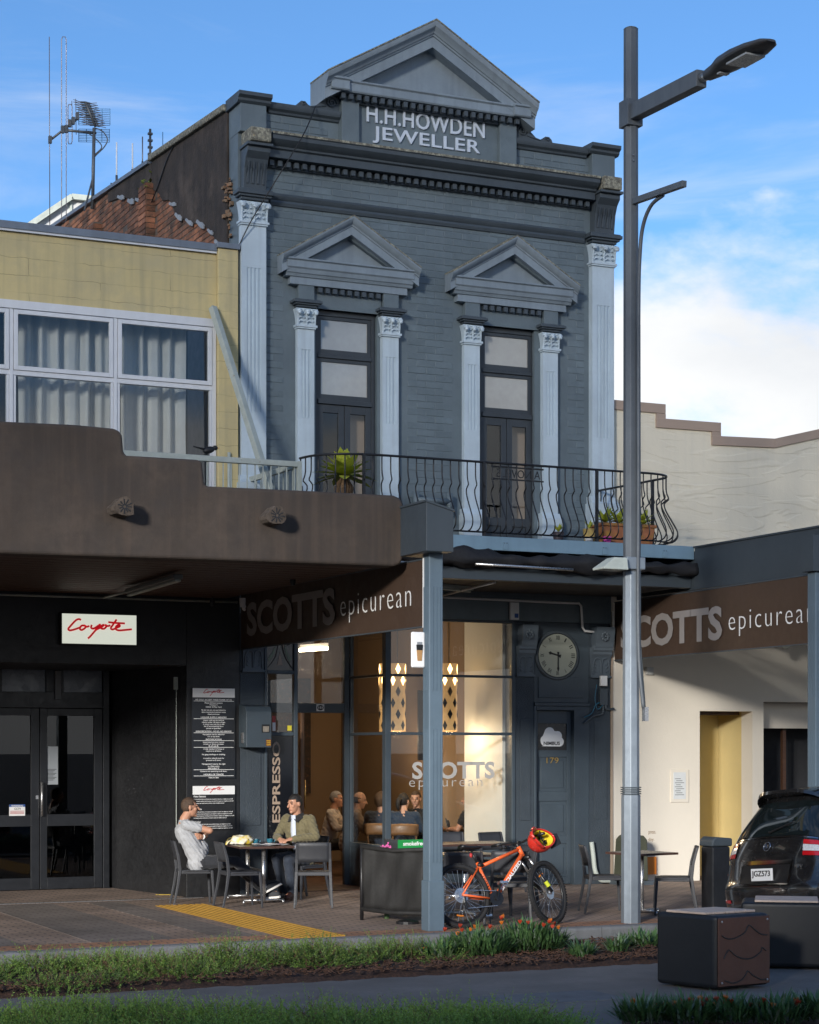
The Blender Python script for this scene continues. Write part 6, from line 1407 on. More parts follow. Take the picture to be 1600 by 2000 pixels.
for k, (px, y0, y1, r_, lab, m_) in enumerate(((228, 278, 370, 0.012, 'thin white whip aerial with a grey base left of the brick chimney line', M_white), (259, 280, 352, 0.012, 'thin white whip aerial rising from the brick wall top', M_white), (278.5, 267, 336, 0.010, 'thin pinkish whip aerial beside the dark rod aerial', M_rod), (293.5, 252, 330, 0.020, 'dark rod aerial with clamps where the coping ends', M_mast), (318, 258, 310, 0.007, 'very thin green whip aerial above the sooty render', M_mesh))):
    Y_ = XP(px, y1, -0.03).y + 0.25; t = T('whip_aerial', lab, 'aerial', tuple(P(px, y1 + 6, Y_)))
    MB().tube([P(px, y1 + 6, Y_), P(px, y0, Y_)], r_, 6).build('rod', m_, t, smooth=True)
    MB().tube([P(px, y1 + 6, Y_), P(px, lerp(y1, y0, 0.3), Y_)], r_ * 1.7, 6).build('base', M_mast, t, smooth=True)
    if k == 3:
        for q_ in range(5): MB().obox(P(px, lerp(y1, y0, .2 + q_ * .17), Y_), (0.07, 0.05, 0.03)).build('clamp', M_mast, t)
    if k == 0: MB().tube([P(228, 362, Y_), P(216, 358, Y_)], 0.012, 5).build('side_arm', M_mast, t)

# ================================================================ CHAIRS AND TABLES
def chair_proto():
    t = T('cafe_chair', 'x', 'chair', (0, 0, 0))
    q = MB(); n = 8; m_ = 7
    for i in range(n + 1):      # dished seat
        for j in range(m_ + 1):
            u, v = i / n * 2 - 1, j / m_ * 2 - 1
            q.v.append((u * 0.22 * (1 - 0.05 * (v > 0.8)), v * 0.205, 0.452 - 0.012 * (1 - u * u) * (1 - v * v) - (0.012 * max(0, -v - 0.7) / 0.3)))
    for i in range(n):
        for j in range(m_): a = i * (m_ + 1) + j; q.f.append([a, a + m_ + 1, a + m_ + 2, a + 1]); q.m.append(0)
    so = q.build('seat', M_chairp, t, smooth=True, local=True); sm = so.modifiers.new('thick', 'SOLIDIFY'); sm.thickness = 0.022; sm.offset = -1
    fr_ = MB()
    for y in (-0.20, 0.20): fr_.beam((-0.205, y, 0.425), (0.205, y, 0.425), 0.03, 0.045)
    for x in (-0.205, 0.205): fr_.beam((x, -0.185, 0.425), (x, 0.185, 0.425), 0.03, 0.045)
    fr_.build('seat_frame', M_chairp, t, local=True, bevel=0.006)
    for s in (-1, 1):
        MB().tube([(s * 0.205, -0.20, 0.44), (s * 0.215, -0.215, 0.22), (s * 0.22, -0.225, 0.0)], [0.024, 0.021, 0.017], 4).build('leg', M_chairp, t, local=True, bevel=0.005)
        MB().tube([(s * 0.235, 0.285, 0.0), (s * 0.222, 0.235, 0.25), (s * 0.21, 0.205, 0.45), (s * 0.208, 0.225, 0.62), (s * 0.205, 0.275, 0.815)], [0.018, 0.023, 0.028, 0.025, 0.018], 4).build('leg', M_chairp, t, local=True, bevel=0.005)
    q = MB(); n = 8; m_ = 5
    for i in range(n + 1):
        for j in range(m_ + 1):
            u, v = i / n * 2 - 1, j / m_
            q.v.append((u * 0.205, 0.222 + 0.058 * v ** 1.3 + 0.018 * (1 - u * u), 0.575 + v * 0.245))
    for i in range(n):
        for j in range(m_): a = i * (m_ + 1) + j; q.f.append([a, a + 1, a + m_ + 2, a + m_ + 1]); q.m.append(0)
    bo_ = q.build('backrest', M_chairp, t, smooth=True, local=True); sm = bo_.modifiers.new('thick', 'SOLIDIFY'); sm.thickness = 0.016; sm.offset = 0
    return t
chair0 = chair_proto(); used = [False]
def chair(x, y, face, label):      # face: direction the sitter looks, degrees from +X
    o = chair0 if not used[0] else copy_tree(chair0); used[0] = True
    o.location = (x, y, 0); o.rotation_euler = (0, 0, RAD(face + 90)); o['label'] = label; o['group'] = 'grey plastic cafe chairs'
    return o
chair(-1.02, -1.12, -12, 'grey plastic chair under the man in the grey T-shirt')
chair(-0.62, -1.72, -4, 'empty grey plastic chair in profile in front of the man in the grey T-shirt')
chair(0.22, -2.10, 68, 'empty grey plastic chair with its back to the street right of the two men')
chair(0.62, -0.72, 200, 'grey plastic chair under the man in the olive jacket')
chair(1.62, -2.0, 15, 'grey plastic chair behind the bicycle saddle, facing the table by the shop window')
chair(2.95, -0.55, 262, 'grey plastic chair against the white pier behind the shop window table')
chair(3.55, -0.85, 285, 'grey plastic chair beside door 179, left of the red helmet')
chair(0.92, -4.92, 66, 'grey plastic chair with its back to the bicycle rear wheel')
chair(1.52, -4.95, 62, 'grey plastic chair seen through the orange bicycle frame')
chair(1.98, -4.05, 200, 'grey plastic chair behind the bicycle front wheel')
chair(3.12, -4.35, -20, 'grey plastic chair half hidden behind the street lamp')
chair(3.74, -4.92, 150, 'grey plastic chair between the street lamp and the black car')
def ped_table(x, y, lx, ly, rz, label, legs=2):
    t = T('cafe_table', label, 'table', (x, y, 0), rz=rz)
    MB().box(-lx / 2, lx / 2, -ly / 2, ly / 2, 0.715, 0.742).build('table_top', M_table, t, local=True, bevel=0.004)
    for s in ((-1, 1) if legs == 2 else (0,)):
        yy = s * (ly / 2 - 0.20)
        MB().tube([(0, yy, 0.03), (0, yy, 0.712)], 0.026, 10).build('leg', M_steel, t, local=True, smooth=True)
        f = MB(); f.tube([(-0.26, yy, 0.045), (0.26, yy, 0.045)], 0.016, 8)
        f.tube([(-0.26, yy, 0.045), (-0.262, yy, 0.0)], 0.016, 8); f.tube([(0.26, yy, 0.045), (0.262, yy, 0.0)], 0.016, 8)
        if legs == 1: f.tube([(0, yy - 0.26, 0.046), (0, yy + 0.26, 0.046)], 0.016, 8); f.tube([(0, yy - 0.26, 0.046), (0, yy - 0.262, 0)], 0.016, 8); f.tube([(0, yy + 0.26, 0.046), (0, yy + 0.262, 0)], 0.016, 8)
        f.build('foot', M_steel, t, local=True, smooth=True)
        MB().box(-0.2, 0.2, yy - 0.03, yy + 0.03, 0.70, 0.714).build('bracket', M_steel, t, local=True)
    if legs == 2: MB().tube([(0, -ly / 2 + 0.2, 0.42), (0, ly / 2 - 0.2, 0.42)], 0.014, 8).build('stretcher', M_steel, t, local=True)
    return t
ped_table(-0.13, -0.95, 0.72, 1.25, RAD(-6), 'brown topped steel pedestal table between the two seated men')
ped_table(2.55, -1.75, 1.15, 0.70, 0, 'brown topped table in front of the large shop window', 1)
ped_table(1.35, -4.1, 0.70, 0.70, 0, 'small brown topped table hidden behind the orange bicycle', 1)
ped_table(3.42, -4.72, 0.62, 0.62, RAD(10), 'small brown topped table right of the street lamp', 1)
# on the men's table
def cup(x, y, label):
    t = T('coffee_cup', label, 'cup', (x, y, 0.742)); M_cup = MATS.get('blue_cup') or mat('blue_cup', (0.02, 0.13, 0.19), 0.25, 0.05, 5)
    MB().lathe([(0.024, 0.012), (0.040, 0.035), (0.044, 0.068), (0.040, 0.068), (0.036, 0.036), (0.02, 0.018)], (x, y, 0.742), 20).build('cup', M_cup, t, auto=60)
    MB().lathe([(0.045, 0.0), (0.07, 0.008), (0.072, 0.012), (0.045, 0.006)], (x, y, 0.742), 20).build('saucer', M_white, t, smooth=True)
    MB().tube(spline([(x + 0.042, y, 0.797), (x + 0.064, y, 0.795), (x + 0.062, y, 0.770), (x + 0.036, y, 0.768)], 4), 0.006, 6).build('handle', M_cup, t, smooth=True)
cp1, cp2 = G(466, 1656, 0.742), G(492, 1656, 0.742)
cup(-0.14, -0.98, 'blue coffee cup on a saucer beside the yellow plastic bag'); cup(0.06, -0.98, 'blue coffee cup on a saucer in front of the man in the olive jacket')
mg = T('magazine', 'open glossy magazine lying on the table between the men', 'magazine', (0.05, -1.28, 0.742), rz=RAD(12)); mr_ = random.Random(3)
for s in (-1, 1):
    q = MB(); q.add([(0, -0.14, 0.004), (s * 0.10, -0.14, 0.016), (s * 0.21, -0.14, 0.006), (0, 0.14, 0.004), (s * 0.10, 0.14, 0.016), (s * 0.21, 0.14, 0.006)], [(0, 1, 4, 3), (1, 2, 5, 4)])
    q.build('page', M_whiteprint, mg, local=True, smooth=True)
for i in range(12):
    x, y = mr_.uniform(-.18, .13), mr_.uniform(-.12, .09); MB().box(x, x + mr_.uniform(.03, .07), y, y + mr_.uniform(.02, .05), 0.0165, 0.0175).build('picture', mat('print_%d' % i, (mr_.uniform(.02, .4), mr_.uniform(.02, .3), mr_.uniform(.03, .4)), 0.4, 0.3, 40), mg, local=True)
# plastic bag
def noise3(v, s, ph): return math.sin(v[0] * s + ph) * math.sin(v[1] * s * 1.3 + ph * 2) * math.sin(v[2] * s * 1.7 + ph * 3)
bg = MB(); bg.ball((0, 0, 0.05), (0.17, 0.10, 0.075), 26, 16)
bg.v = [(v[0] + 0.018 * noise3(v, 38, 1), v[1] + 0.018 * noise3(v, 41, 2), max(0.001, v[2] + 0.026 * noise3(v, 33, 3) + 0.012 * noise3(v, 70, .5))) for v in bg.v]
bt = T('plastic_bag', 'crumpled yellow and white plastic bag on the table between the men', 'bag', (-0.33, -0.98, 0.743))
bg.build('body', mat('bag_film', (0.75, 0.74, 0.66), 0.35, 0.05, 6, c2=(0.72, 0.52, 0.04), t2=0.5), bt, smooth=True, local=True)
MB().tube(spline([(-0.13, -0.02, 0.06), (-0.19, -0.03, 0.045), (-0.22, -0.02, 0.005)], 5), 0.022, 8, flat=.5).build('handle', MATS['bag_film'], bt, smooth=True, local=True)
MB().tube(spline([(-0.13, 0.03, 0.085), (-0.17, 0.03, 0.08), (-0.20, 0.02, 0.03), (-0.21, 0.0, 0.005)], 5), 0.016, 8, flat=.5).build('handle', MATS['bag_film'], bt, smooth=True, local=True)
# windbreak
wbk = T('cloth_windbreak', 'black fabric windbreak on a steel frame left of the veranda post', 'windbreak', (0.2, -4.5, 0))
W0, W1 = Vector((0.02, -4.10, 0)), Vector((0.36, -4.98, 0)); M_tarp = mat('black_tarp', (0.012, 0.0115, 0.011), 0.75, 0.25, 8, streak=0.4, streak_c=(0.03, 0.03, 0.029), bump=0.3, bscale=20)
W1 = Vector((0.42, -4.98, 0)); wd_ = (W1 - W0).normalized(); wn_ = Vector((wd_.y, -wd_.x, 0))
for nm, p in (('pole', W0), ('pole', W1)): MB().tube([p, p + Vector((0, 0, 0.87))], 0.022, 8).build(nm, M_iron, wbk, smooth=True); 
q = MB(); n, m_ = 24, 10
for i in range(n + 1):
    for j in range(m_ + 1):
        u, v = i / n, j / m_; p = W0.lerp(W1, u * 0.97 + 0.02); z = lerp(0.13, 0.845 - 0.05 * math.sin(math.pi * u) * 0.6, v)
        o_ = 0.02 * math.sin(u * 7 + v * 3) * math.sin(math.pi * v) + 0.012 * math.sin(u * 19 - v * 6)
        q.v.append(tuple(p + wn_ * o_ + Vector((0, 0, z))))
for i in range(n):
    for j in range(m_): a = i * (m_ + 1) + j; q.f.append([a, a + m_ + 1, a + m_ + 2, a + 1]); q.m.append(0)
co_ = q.build('cloth', M_tarp, wbk, smooth=True); sm = co_.modifiers.new('thick', 'SOLIDIFY'); sm.thickness = 0.004
for z in (0.13, 0.85): MB().tube([W0 + Vector((0, 0, z)), W0.lerp(W1, .5) + Vector((0, 0, z - (0.03 if z > .5 else 0.02))), W1 + Vector((0, 0, z))], 0.026, 8).build('hem_rail', M_tarp, wbk, smooth=True)
MB().lathe([(0.13, 0), (0.13, 0.03), (0.03, 0.05)], (W1.x - .12, W1.y + 0.22, 0), 16).build('foot_weight', M_iron, wbk)
sg_ = T('smokefree_sign', 'green sign with white lettering showing above the black windbreak', 'sign', (0.42, -3.9, 0.1)); gx = P(777, 1657, -3.9); gx1 = P(822, 1657, -3.9)
MB().box(gx.x, gx1.x + 0.12, -3.92, -3.90, 0.10, gx.z + 0.10).build('panel', mat('sign_green', (0.01, 0.24, 0.05), 0.5, 0.05, 3), sg_); text('sign_lettering', 'smokefree', M_whiteprint, sg_, (gx.x + 0.06, -3.922, gx.z + 0.03), 0.05, 0.28, extrude=0.001, bold=0.02)
pf = T('pink_flowers', 'small bunch of pink flowers behind the black windbreak', 'flowers', (0.4, -4.05, 0.0)); r_ = random.Random(1); fo_ = MB()
for i in range(22): fo_.ball((0.36 + r_.gauss(0, .04), -4.05 + r_.gauss(0, .03), 0.84 + r_.gauss(0, .018)), 0.012, 6, 4)
tag(fo_.build('blooms', mat('pink_petals', (0.65, 0.12, 0.35), 0.6, 0.2, 30), pf), kind='stuff'); MB().tube([(0.36, -4.05, 0), (0.36, -4.05, 0.82)], 0.03, 8).build('stems', mat('stem_green', (0.05, 0.10, 0.03), 0.6, 0.2, 9), pf)
# litter
lt = T('fallen_wrapper', 'flattened yellow and green wrapper on the footpath by the black wall', 'litter', tuple(G(335, 1748))); a = org(lt)
MB().obox(a + Vector((0.0, 0, 0.006)), (0.42, 0.07, 0.006), RAD(-25)).build('strip', M_yline, lt); MB().obox(a + Vector((0.20, -0.09, 0.006)), (0.10, 0.06, 0.007), RAD(-25)).build('tip', MATS['sign_green'], lt)
# utility cabinet, bin
uc = T('utility_cabinet', 'small olive green utility cabinet at the foot of the cream wall', 'cabinet', (5.95, -0.3, 0)); M_olive = mat('olive_paint', (0.065, 0.070, 0.045), 0.6, 0.15, 4)
MB().prism([(5.74, 0.06), (6.14, 0.06), (6.12, 0.66), (6.06, 0.72), (5.84, 0.72), (5.78, 0.66)], 'y', -0.46, -0.12).build('case', M_olive, uc, bevel=0.02); MB().box(5.70, 6.2, -0.5, -0.08, 0, 0.059).build('plinth', M_dtrim, uc)
og = MB().box(6.36, 6.52, -0.06, -0.03, 0.12, 0.38); tag(og.build('orange_panel', mat('orange_panel', (0.65, 0.20, 0.02), 0.6, 0.05, 3), None), 'small orange panel leaning against the foot of the cream wall', 'panel')
rb_ = T('litter_bin', 'black street litter bin with a sloping top beside the black car', 'bin', (4.15, -5.05, 0)); bx = 4.36
MB().prism([(bx - 0.12, 0.02), (bx + 0.14, 0.02), (bx + 0.14, 0.80), (bx - 0.12, 0.80)], 'y', -5.0, -4.75).build('body', M_blackdoor, rb_, bevel=0.02); MB().prism([(bx - 0.14, 0.802), (bx + 0.16, 0.802), (bx + 0.16, 0.90), (bx - 0.08, 0.92), (bx - 0.13, 0.88)], 'y', -5.02, -4.73).build('hood', M_fascia, rb_, bevel=0.02)

# ================================================================ BENCH SEATS
def block_bench(near, left, right, h, label):
    near, left, right = Vector(near), Vector(left), Vector(right)
    t = T('block_bench', label, 'bench', tuple(near)); ex, ey = right - near, left - near
    lx, ly = ex.length, ey.length; ex.normalize(); ey.normalize()
    def pt(a, b_, z): return near + ex * a + ey * b_ + Vector((0, 0, z))
    def bx_(a0, a1, b0, b1, z0, z1): 
        q = MB(); q.add([pt(a0, b0, z0), pt(a1, b0, z0), pt(a1, b1, z0), pt(a0, b1, z0), pt(a0, b0, z1), pt(a1, b0, z1), pt(a1, b1, z1), pt(a0, b1, z1)], [(0,3,2,1),(4,5,6,7),(0,1,5,4),(1,2,6,5),(2,3,7,6),(3,0,4,7)]); return q
    bx_(0, lx, 0.012, ly, 0.02, h).build('shell', mat('bench_black', (0.010, 0.011, 0.013), 0.45, 0.2, 6) if 'bench_black' not in MATS else MATS['bench_black'], t, bevel=0.035, seg=3)
    pm = MATS.get('corten_brown') or mat('corten_brown', (0.085, 0.036, 0.022), 0.6, 0.15, 6)
    bx_(0.018, lx - 0.018, -0.002, 0.0115, 0.04, h - 0.02).build('end_panel', pm, t, bevel=0.004)
    for a, z in ((0.05, 0.07), (lx - 0.05, 0.07), (0.05, h - 0.05), (lx - 0.05, h - 0.05)):
        MB().ball(pt(a, -0.004, z), 0.010, 8, 5).build('screw', M_steel, t)
    wv = [[(0.08, .74), (0.20, .69), (0.35, .70), (0.50, .76), (0.55, .83), (0.60, .85), (0.70, .78), (0.82, .72), (0.92, .71)], [(0.12, .43), (0.16, .50), (0.22, .54), (0.34, .46), (0.50, .41), (0.66, .42), (0.80, .49), (0.82, .545), (0.90, .50)], [(0.14, .14), (0.30, .10), (0.45, .14), (0.52, .20), (0.56, .245), (0.66, .18), (0.80, .12), (0.90, .115)]]
    for w_ in wv: MB().tube(spline([pt(a * lx, -0.0025, z * h) for a, z in w_], 5), 0.006, 6).build('wave_slot', MATS['bench_black'], t)
    wo = MATS.get('bench_timber') or mat('bench_timber', (0.58, 0.45, 0.36), 0.6, 0.15, 5, stretch=(5, 1, 1))
    n = 5; s0, s1 = ly * 0.22, ly * 0.86
    for i in range(n):
        a0 = 0.02 + i * (lx - 0.04) / n; bx_(a0 + 0.003, a0 + (lx - 0.04) / n - 0.003, s0, s1, h + 0.001, h + 0.020).build('top_slat', wo, t, bevel=0.004)
    return t
block_bench((0.04, -11.43, -0.012), (-0.17, -10.82, -0.012), (0.64, -11.34, -0.012), 0.625, 'black block bench with a wave patterned brown end panel in the foreground')
_n, _l = G(1642, 1896, -0.012), G(1447, 1892, -0.012); _pv = Vector((-(_n - _l).y, (_n - _l).x, 0)).normalized() * 0.60
block_bench(_n, _l, _n + _pv, 0.605, 'second black block bench with pale timber top partly hidden in front of the car')
# ================================================================ BICYCLE (local: x forward from the rear hub, y left, z up), leaning towards the building
bk = T('mountain_bike', 'orange mountain bike leaning by the kerb with its front wheel turned', 'bicycle', (0.60, -5.60, 0.004), rot=(RAD(-15), 0, 0))
M_orange = mat('bike_orange', (0.80, 0.135, 0.03), 0.35, 0.04, 6, coat=0.4); M_tyre = mat('tyre_rubber', (0.018, 0.018, 0.019), 0.8, 0.2, 30, bump=0.6, bscale=120); M_blk = mat('bike_black', (0.012, 0.012, 0.013), 0.35, 0.2, 20)
R_ = 0.365
def wheel(parent, c, steer, name):
    M_ = Matrix.Rotation(steer, 3, 'Z'); c = Vector(c)
    def W(r, a, y=0): return c + M_ @ Vector((r * math.cos(a), y, r * math.sin(a)))
    hub = MB().tube([W(0, 0, -0.05), W(0, 0, 0.05)], 0.024, 12).build(name, M_steel, parent, local=True, smooth=True)
    MB().tube([W(R_ - 0.027, 2 * math.pi * i / 48) for i in range(48)], 0.027, 10, closed=True).build('tyre', M_tyre, hub, local=True, smooth=True)
    MB().tube([W(R_ - 0.062, 2 * math.pi * i / 48) for i in range(48)], 0.016, 8, closed=True, flat=0.8).build('rim', M_blk, hub, local=True, smooth=True)
    sp = MB()
    for i in range(28):
        a = 2 * math.pi * i / 28; off = (1 if i % 4 < 2 else -1) * 0.75; s = 0.03 if i % 2 else -0.03
        MB().tube([W(0.024, a + off, s), W(R_ - 0.065, a, 0)], 0.0021, 4).build('spoke', M_steel, hub, local=True)
    kn = MB()
    for i in range(72):
        a = 2 * math.pi * i / 72
        for y in (-0.014, 0.014):
            p = W(R_ - 0.0005, a + (0.04 if y > 0 else 0), y); d = (p - c).normalized(); x_ = M_ @ Vector((0, 1, 0)); q_ = d.cross(x_)
            kn.add([p + q_ * (i_ * 0.009) + x_ * (j_ * 0.009) + d * k_ for k_ in (-0.004, 0.004) for i_, j_ in ((-1, -1), (1, -1), (1, 1), (-1, 1))], [(4, 5, 6, 7), (0, 1, 5, 4), (1, 2, 6, 5), (2, 3, 7, 6), (3, 0, 4, 7)])
    tag(kn.build('tread', M_tyre, hub, local=True), kind='stuff')
    MB().tube([W(0, 0, -0.035), W(0, 0, -0.032)], 0.08, 20).build('brake_disc', M_steel, hub, local=True)
    return W
Wr = wheel(bk, (0, 0, R_), 0.0, 'rear_wheel')
ST = RAD(28); FC = Vector((1.10, 0, R_)); Wf = wheel(bk, FC, ST, 'front_wheel')
for (W_, a0) in ((Wr, -1.9), (Wf, 1.9)): MB().tube([W_(R_ * 0.62, a0 + k * 0.09, -0.012) for k in range(5)], 0.010, 6).build('reflector', MATS['orange_panel'], bk, local=True)
BB = Vector((0.42, 0, 0.315)); SC_ = Vector((0.255, 0, 0.735)); HT = Vector((0.80, 0, 0.905)); HBm = Vector((0.845, 0, 0.795))
def ft(a, b_, r_, nm='frame_tube', m=None, flat=1.0): return MB().tube([a, b_], r_, 10, flat=flat).build(nm, m or M_orange, bk, local=True, smooth=True)
ft(BB + (SC_ - BB) * 0.06, SC_, 0.018, 'seat_tube'); ft(SC_ - Vector((0.0, 0, 0.06)), HT - Vector((0.0, 0, 0.03)), 0.020, 'top_tube'); dt = ft(BB, HBm + Vector((-0.01, 0, 0.02)), 0.027, 'down_tube'); ft(HBm, HT, 0.026, 'head_tube')
for s in (-1, 1):
    ft(SC_ - Vector((0, -s * 0.02, 0.06)), Vector((0.0, s * 0.065, R_)), 0.010, 'seat_stay'); ft(BB + Vector((-0.03, s * 0.035, 0)), Vector((0.0, s * 0.065, R_)), 0.012, 'chain_stay')
# lettering along the down tube, on the street side
dv = (HBm - BB).normalized(); upv = Vector((-dv.z, 0, dv.x)) ; nv = Vector((0, -1, 0))
text('tube_lettering', 'SPECIALIZED', M_whiteprint, bk, BB + dv * 0.13 + nv * 0.0275 - upv * 0.020, 0.040, 0.43, x=dv, up=upv, extrude=0.001, bold=0.03, local=True)
ft(SC_ + (BB - SC_) * 0.05, SC_ + (SC_ - BB).normalized() * 0.15, 0.014, 'seat_post', M_blk)
sd = SC_ + (SC_ - BB).normalized() * 0.16
q = MB(); pr = [(-0.13, 0.07, 0.03), (-0.10, 0.075, 0.028), (-0.03, 0.05, 0.022), (0.05, 0.026, 0.020), (0.13, 0.018, 0.018), (0.145, 0.008, 0.010)]
for (x, w_, t_) in pr:
    for j in range(8):
        a = 2 * math.pi * j / 8; q.v.append((sd.x + x, w_ * math.cos(a), sd.z + 0.02 + t_ * math.sin(a) + 0.012 * (abs(x) / .14) ** 2))
for i in range(len(pr) - 1):
    for j in range(8): q.f.append([i*8+j, i*8+(j+1)%8, (i+1)*8+(j+1)%8, (i+1)*8+j]); q.m.append(0)
q.f.append(list(range(8))[::-1]); q.f.append([(len(pr)-1)*8+j for j in range(8)]); q.m += [0, 0]
q.build('saddle', M_blk, bk, local=True, smooth=True)
MB().ball(SC_ + (SC_ - BB).normalized() * 0.09 + Vector((-0.035, -0.01, 0)), (0.018, 0.02, 0.028), 8, 6).build('rear_light', MATS['red_sticker'], bk, local=True, smooth=True)
ft(SC_ + Vector((-0.005, -0.03, -0.03)), SC_ + Vector((0.055, -0.03, -0.04)), 0.020, 'frame_lock', M_blk)
# transmission
MB().tube([BB + Vector((0, -0.055, 0)), BB + Vector((0, -0.06, 0))], 0.085, 28).build('chainring', M_blk, bk, local=True); MB().tube([BB + Vector((0, -0.08, 0)), BB + Vector((0, 0.06, 0))], 0.026, 12).build('bottom_bracket', M_blk, bk, local=True)
ca = BB + Vector((0, -0.075, 0)); ce = ca + Vector((0.165, 0, 0.03)) * 0.98
MB().beam(ca, ca + Vector((0.06, 0, 0.16)), 0.014, 0.026, (0, 1, 0)).build('crank', M_blk, bk, local=True); MB().beam(BB + Vector((0, 0.07, 0)), BB + Vector((-0.06, 0.07, -0.16)), 0.014, 0.026, (0, 1, 0)).build('crank', M_blk, bk, local=True)
MB().box(BB.x + 0.01, BB.x + 0.11, -0.17, -0.085, BB.z + 0.15, BB.z + 0.175).build('pedal', M_steel, bk, local=True); MB().box(BB.x - 0.11, BB.x - 0.01, 0.08, 0.165, BB.z - 0.175, BB.z - 0.15).build('pedal', M_steel, bk, local=True)
for k in range(5): MB().tube([(0, -0.030 - k * 0.006, R_), (0, -0.0325 - k * 0.006, R_)], 0.085 - k * 0.010, 24).build('sprocket', M_steel, bk, local=True)
MB().tube([(0, -0.045, R_ + 0.06), BB + Vector((0, -0.0575, 0.083))], 0.0045, 5).build('chain', M_steel, bk, local=True); MB().tube([(0.03, -0.045, R_ - 0.15), BB + Vector((0, -0.0575, -0.083))], 0.0045, 5).build('chain', M_steel, bk, local=True)
MB().beam((0.02, -0.06, R_ - 0.02), (0.035, -0.055, R_ - 0.16), 0.02, 0.03).build('derailleur', M_blk, bk, local=True)
# fork, stem, bars
MS = Matrix.Rotation(ST, 3, 'Z'); fd = (HBm - HT).normalized()
cw = HBm + fd * 0.03
for s in (-1, 1):
    o_ = MS @ Vector((0, s * 0.062, 0)); mid = cw.lerp(FC, 0.38) + o_
    MB().tube([cw + o_ * 0.9, mid], 0.015, 8).build('fork_stanchion', M_steel, bk, local=True, smooth=True); MB().tube([mid, FC + o_], 0.021, 8).build('fork_leg', M_blk, bk, local=True, smooth=True)
MB().tube([cw + MS @ Vector((0, -0.075, 0)), cw + MS @ Vector((0.02, 0, 0.02)), cw + MS @ Vector((0, 0.075, 0))], 0.023, 8).build('fork_crown', M_blk, bk, local=True, smooth=True)
o_ = MS @ Vector((0, -0.07, 0)); MB().tube([FC.lerp(cw, 0.16) + o_, FC.lerp(cw, 0.30) + o_], 0.0245, 8).build('fork_decal', mat('lime_decal', (0.55, 0.60, 0.03), 0.5, 0, 1), bk, local=True)
mid = cw.lerp(FC, 0.38); MB().tube([mid + MS @ Vector((0, -0.06, 0)), mid + MS @ Vector((0.03, -0.05, 0.05)), mid + MS @ Vector((0.03, 0.05, 0.05)), mid + MS @ Vector((0, 0.06, 0))], 0.012, 8).build('fork_arch', M_blk, bk, local=True, smooth=True)
st_ = HT - fd * 0.035; bc_ = st_ + MS @ Vector((0.06, 0, 0.02))
MB().tube([HT, st_], 0.022, 10).build('headset', M_blk, bk, local=True); MB().beam(st_, bc_, 0.04, 0.04).build('stem', M_blk, bk, local=True, bevel=0.006)
MB().tube(spline([bc_ + MS @ Vector(v) for v in ((-0.03, -0.36, 0.03), (-0.01, -0.18, 0.025), (0, -0.04, 0), (0, 0.04, 0), (-0.01, 0.18, 0.025), (-0.03, 0.36, 0.03))], 5), 0.0125, 8).build('handlebar', M_blk, bk, local=True, smooth=True)
for s in (-1, 1):
    MB().tube([bc_ + MS @ Vector((-0.02, s * 0.24, 0.028)), bc_ + MS @ Vector((-0.032, s * 0.365, 0.031))], 0.017, 8).build('grip', M_blk, bk, local=True, smooth=True)
    MB().tube([bc_ + MS @ Vector((0.0, s * 0.20, 0.01)), bc_ + MS @ Vector((0.06, s * 0.22, -0.01)), bc_ + MS @ Vector((0.04, s * 0.31, -0.01))], 0.006, 6).build('brake_lever', M_blk, bk, local=True, smooth=True)
    MB().tube(spline([bc_ + MS @ Vector((0.04, s * 0.18, 0.0)), bc_ + MS @ Vector((0.10, s * 0.08, -0.05)), HBm + MS @ Vector((0.06, 0, 0.0)), cw + MS @ Vector((0.02, s * 0.05, -0.1))], 5), 0.0035, 5).build('brake_cable', M_blk, bk, local=True)
# helmet: a full-face shell hanging from the bar end, its padded inside showing
bpy.context.view_layer.update()
MW = Matrix.Translation(bk.location) @ Matrix.Rotation(RAD(-15), 4, 'X')
hw_ = MW @ (bc_ + MS @ Vector((0.02, -0.27, -0.01)))
hm = T('bike_helmet', 'red and yellow full-face helmet hanging from the bicycle handlebar', 'helmet', tuple(hw_))
vd = (CAMP - hw_); vd.z = 0; vd.normalize(); rx_ = Vector((-vd.y, vd.x, 0)); 
axis = (vd * 0.62 + rx_ * 0.45 + Vector((0, 0, 0.55))).normalized()      # the head opening looks this way
qh = axis.to_track_quat('Z', 'Y').to_matrix()
sh = MB(); nn_, mm_ = 28, 12
c_h = hw_ + Vector((0.0, 0, -0.02))
def shell(r0, r1, th0, th1, m, nm, sx=1.0):
    b = MB()
    for i in range(mm_ + 1):
        t = lerp(th0, th1, i / mm_)
        for j in range(nn_):
            a = 2 * math.pi * j / nn_; r_ = lerp(r0, r1, i / mm_); ex = 1 + 0.22 * max(0, math.cos(a)) ** 2 * (1 if t > 0.2 else .3)
            b.v.append(tuple(c_h + qh @ Vector((r_ * math.cos(t) * math.cos(a) * ex, r_ * math.cos(t) * math.sin(a) * .9, r_ * math.sin(t)))))
    for i in range(mm_):
        for j in range(nn_): b.f.append([i*nn_+j, i*nn_+(j+1)%nn_, (i+1)*nn_+(j+1)%nn_, (i+1)*nn_+j]); b.m.append(0)
    o = b.build(nm, m, hm, smooth=True); s_ = o.modifiers.new('thick', 'SOLIDIFY'); s_.thickness = 0.012; s_.offset = -1
M_hred = mat('helmet_red', (0.55, 0.03, 0.02), 0.3, 0.1, 9, coat=0.5, c2=(0.10, 0.015, 0.02), t2=0.66); M_hyel = mat('helmet_yellow_liner', (0.72, 0.55, 0.02), 0.7, 0.05, 9)
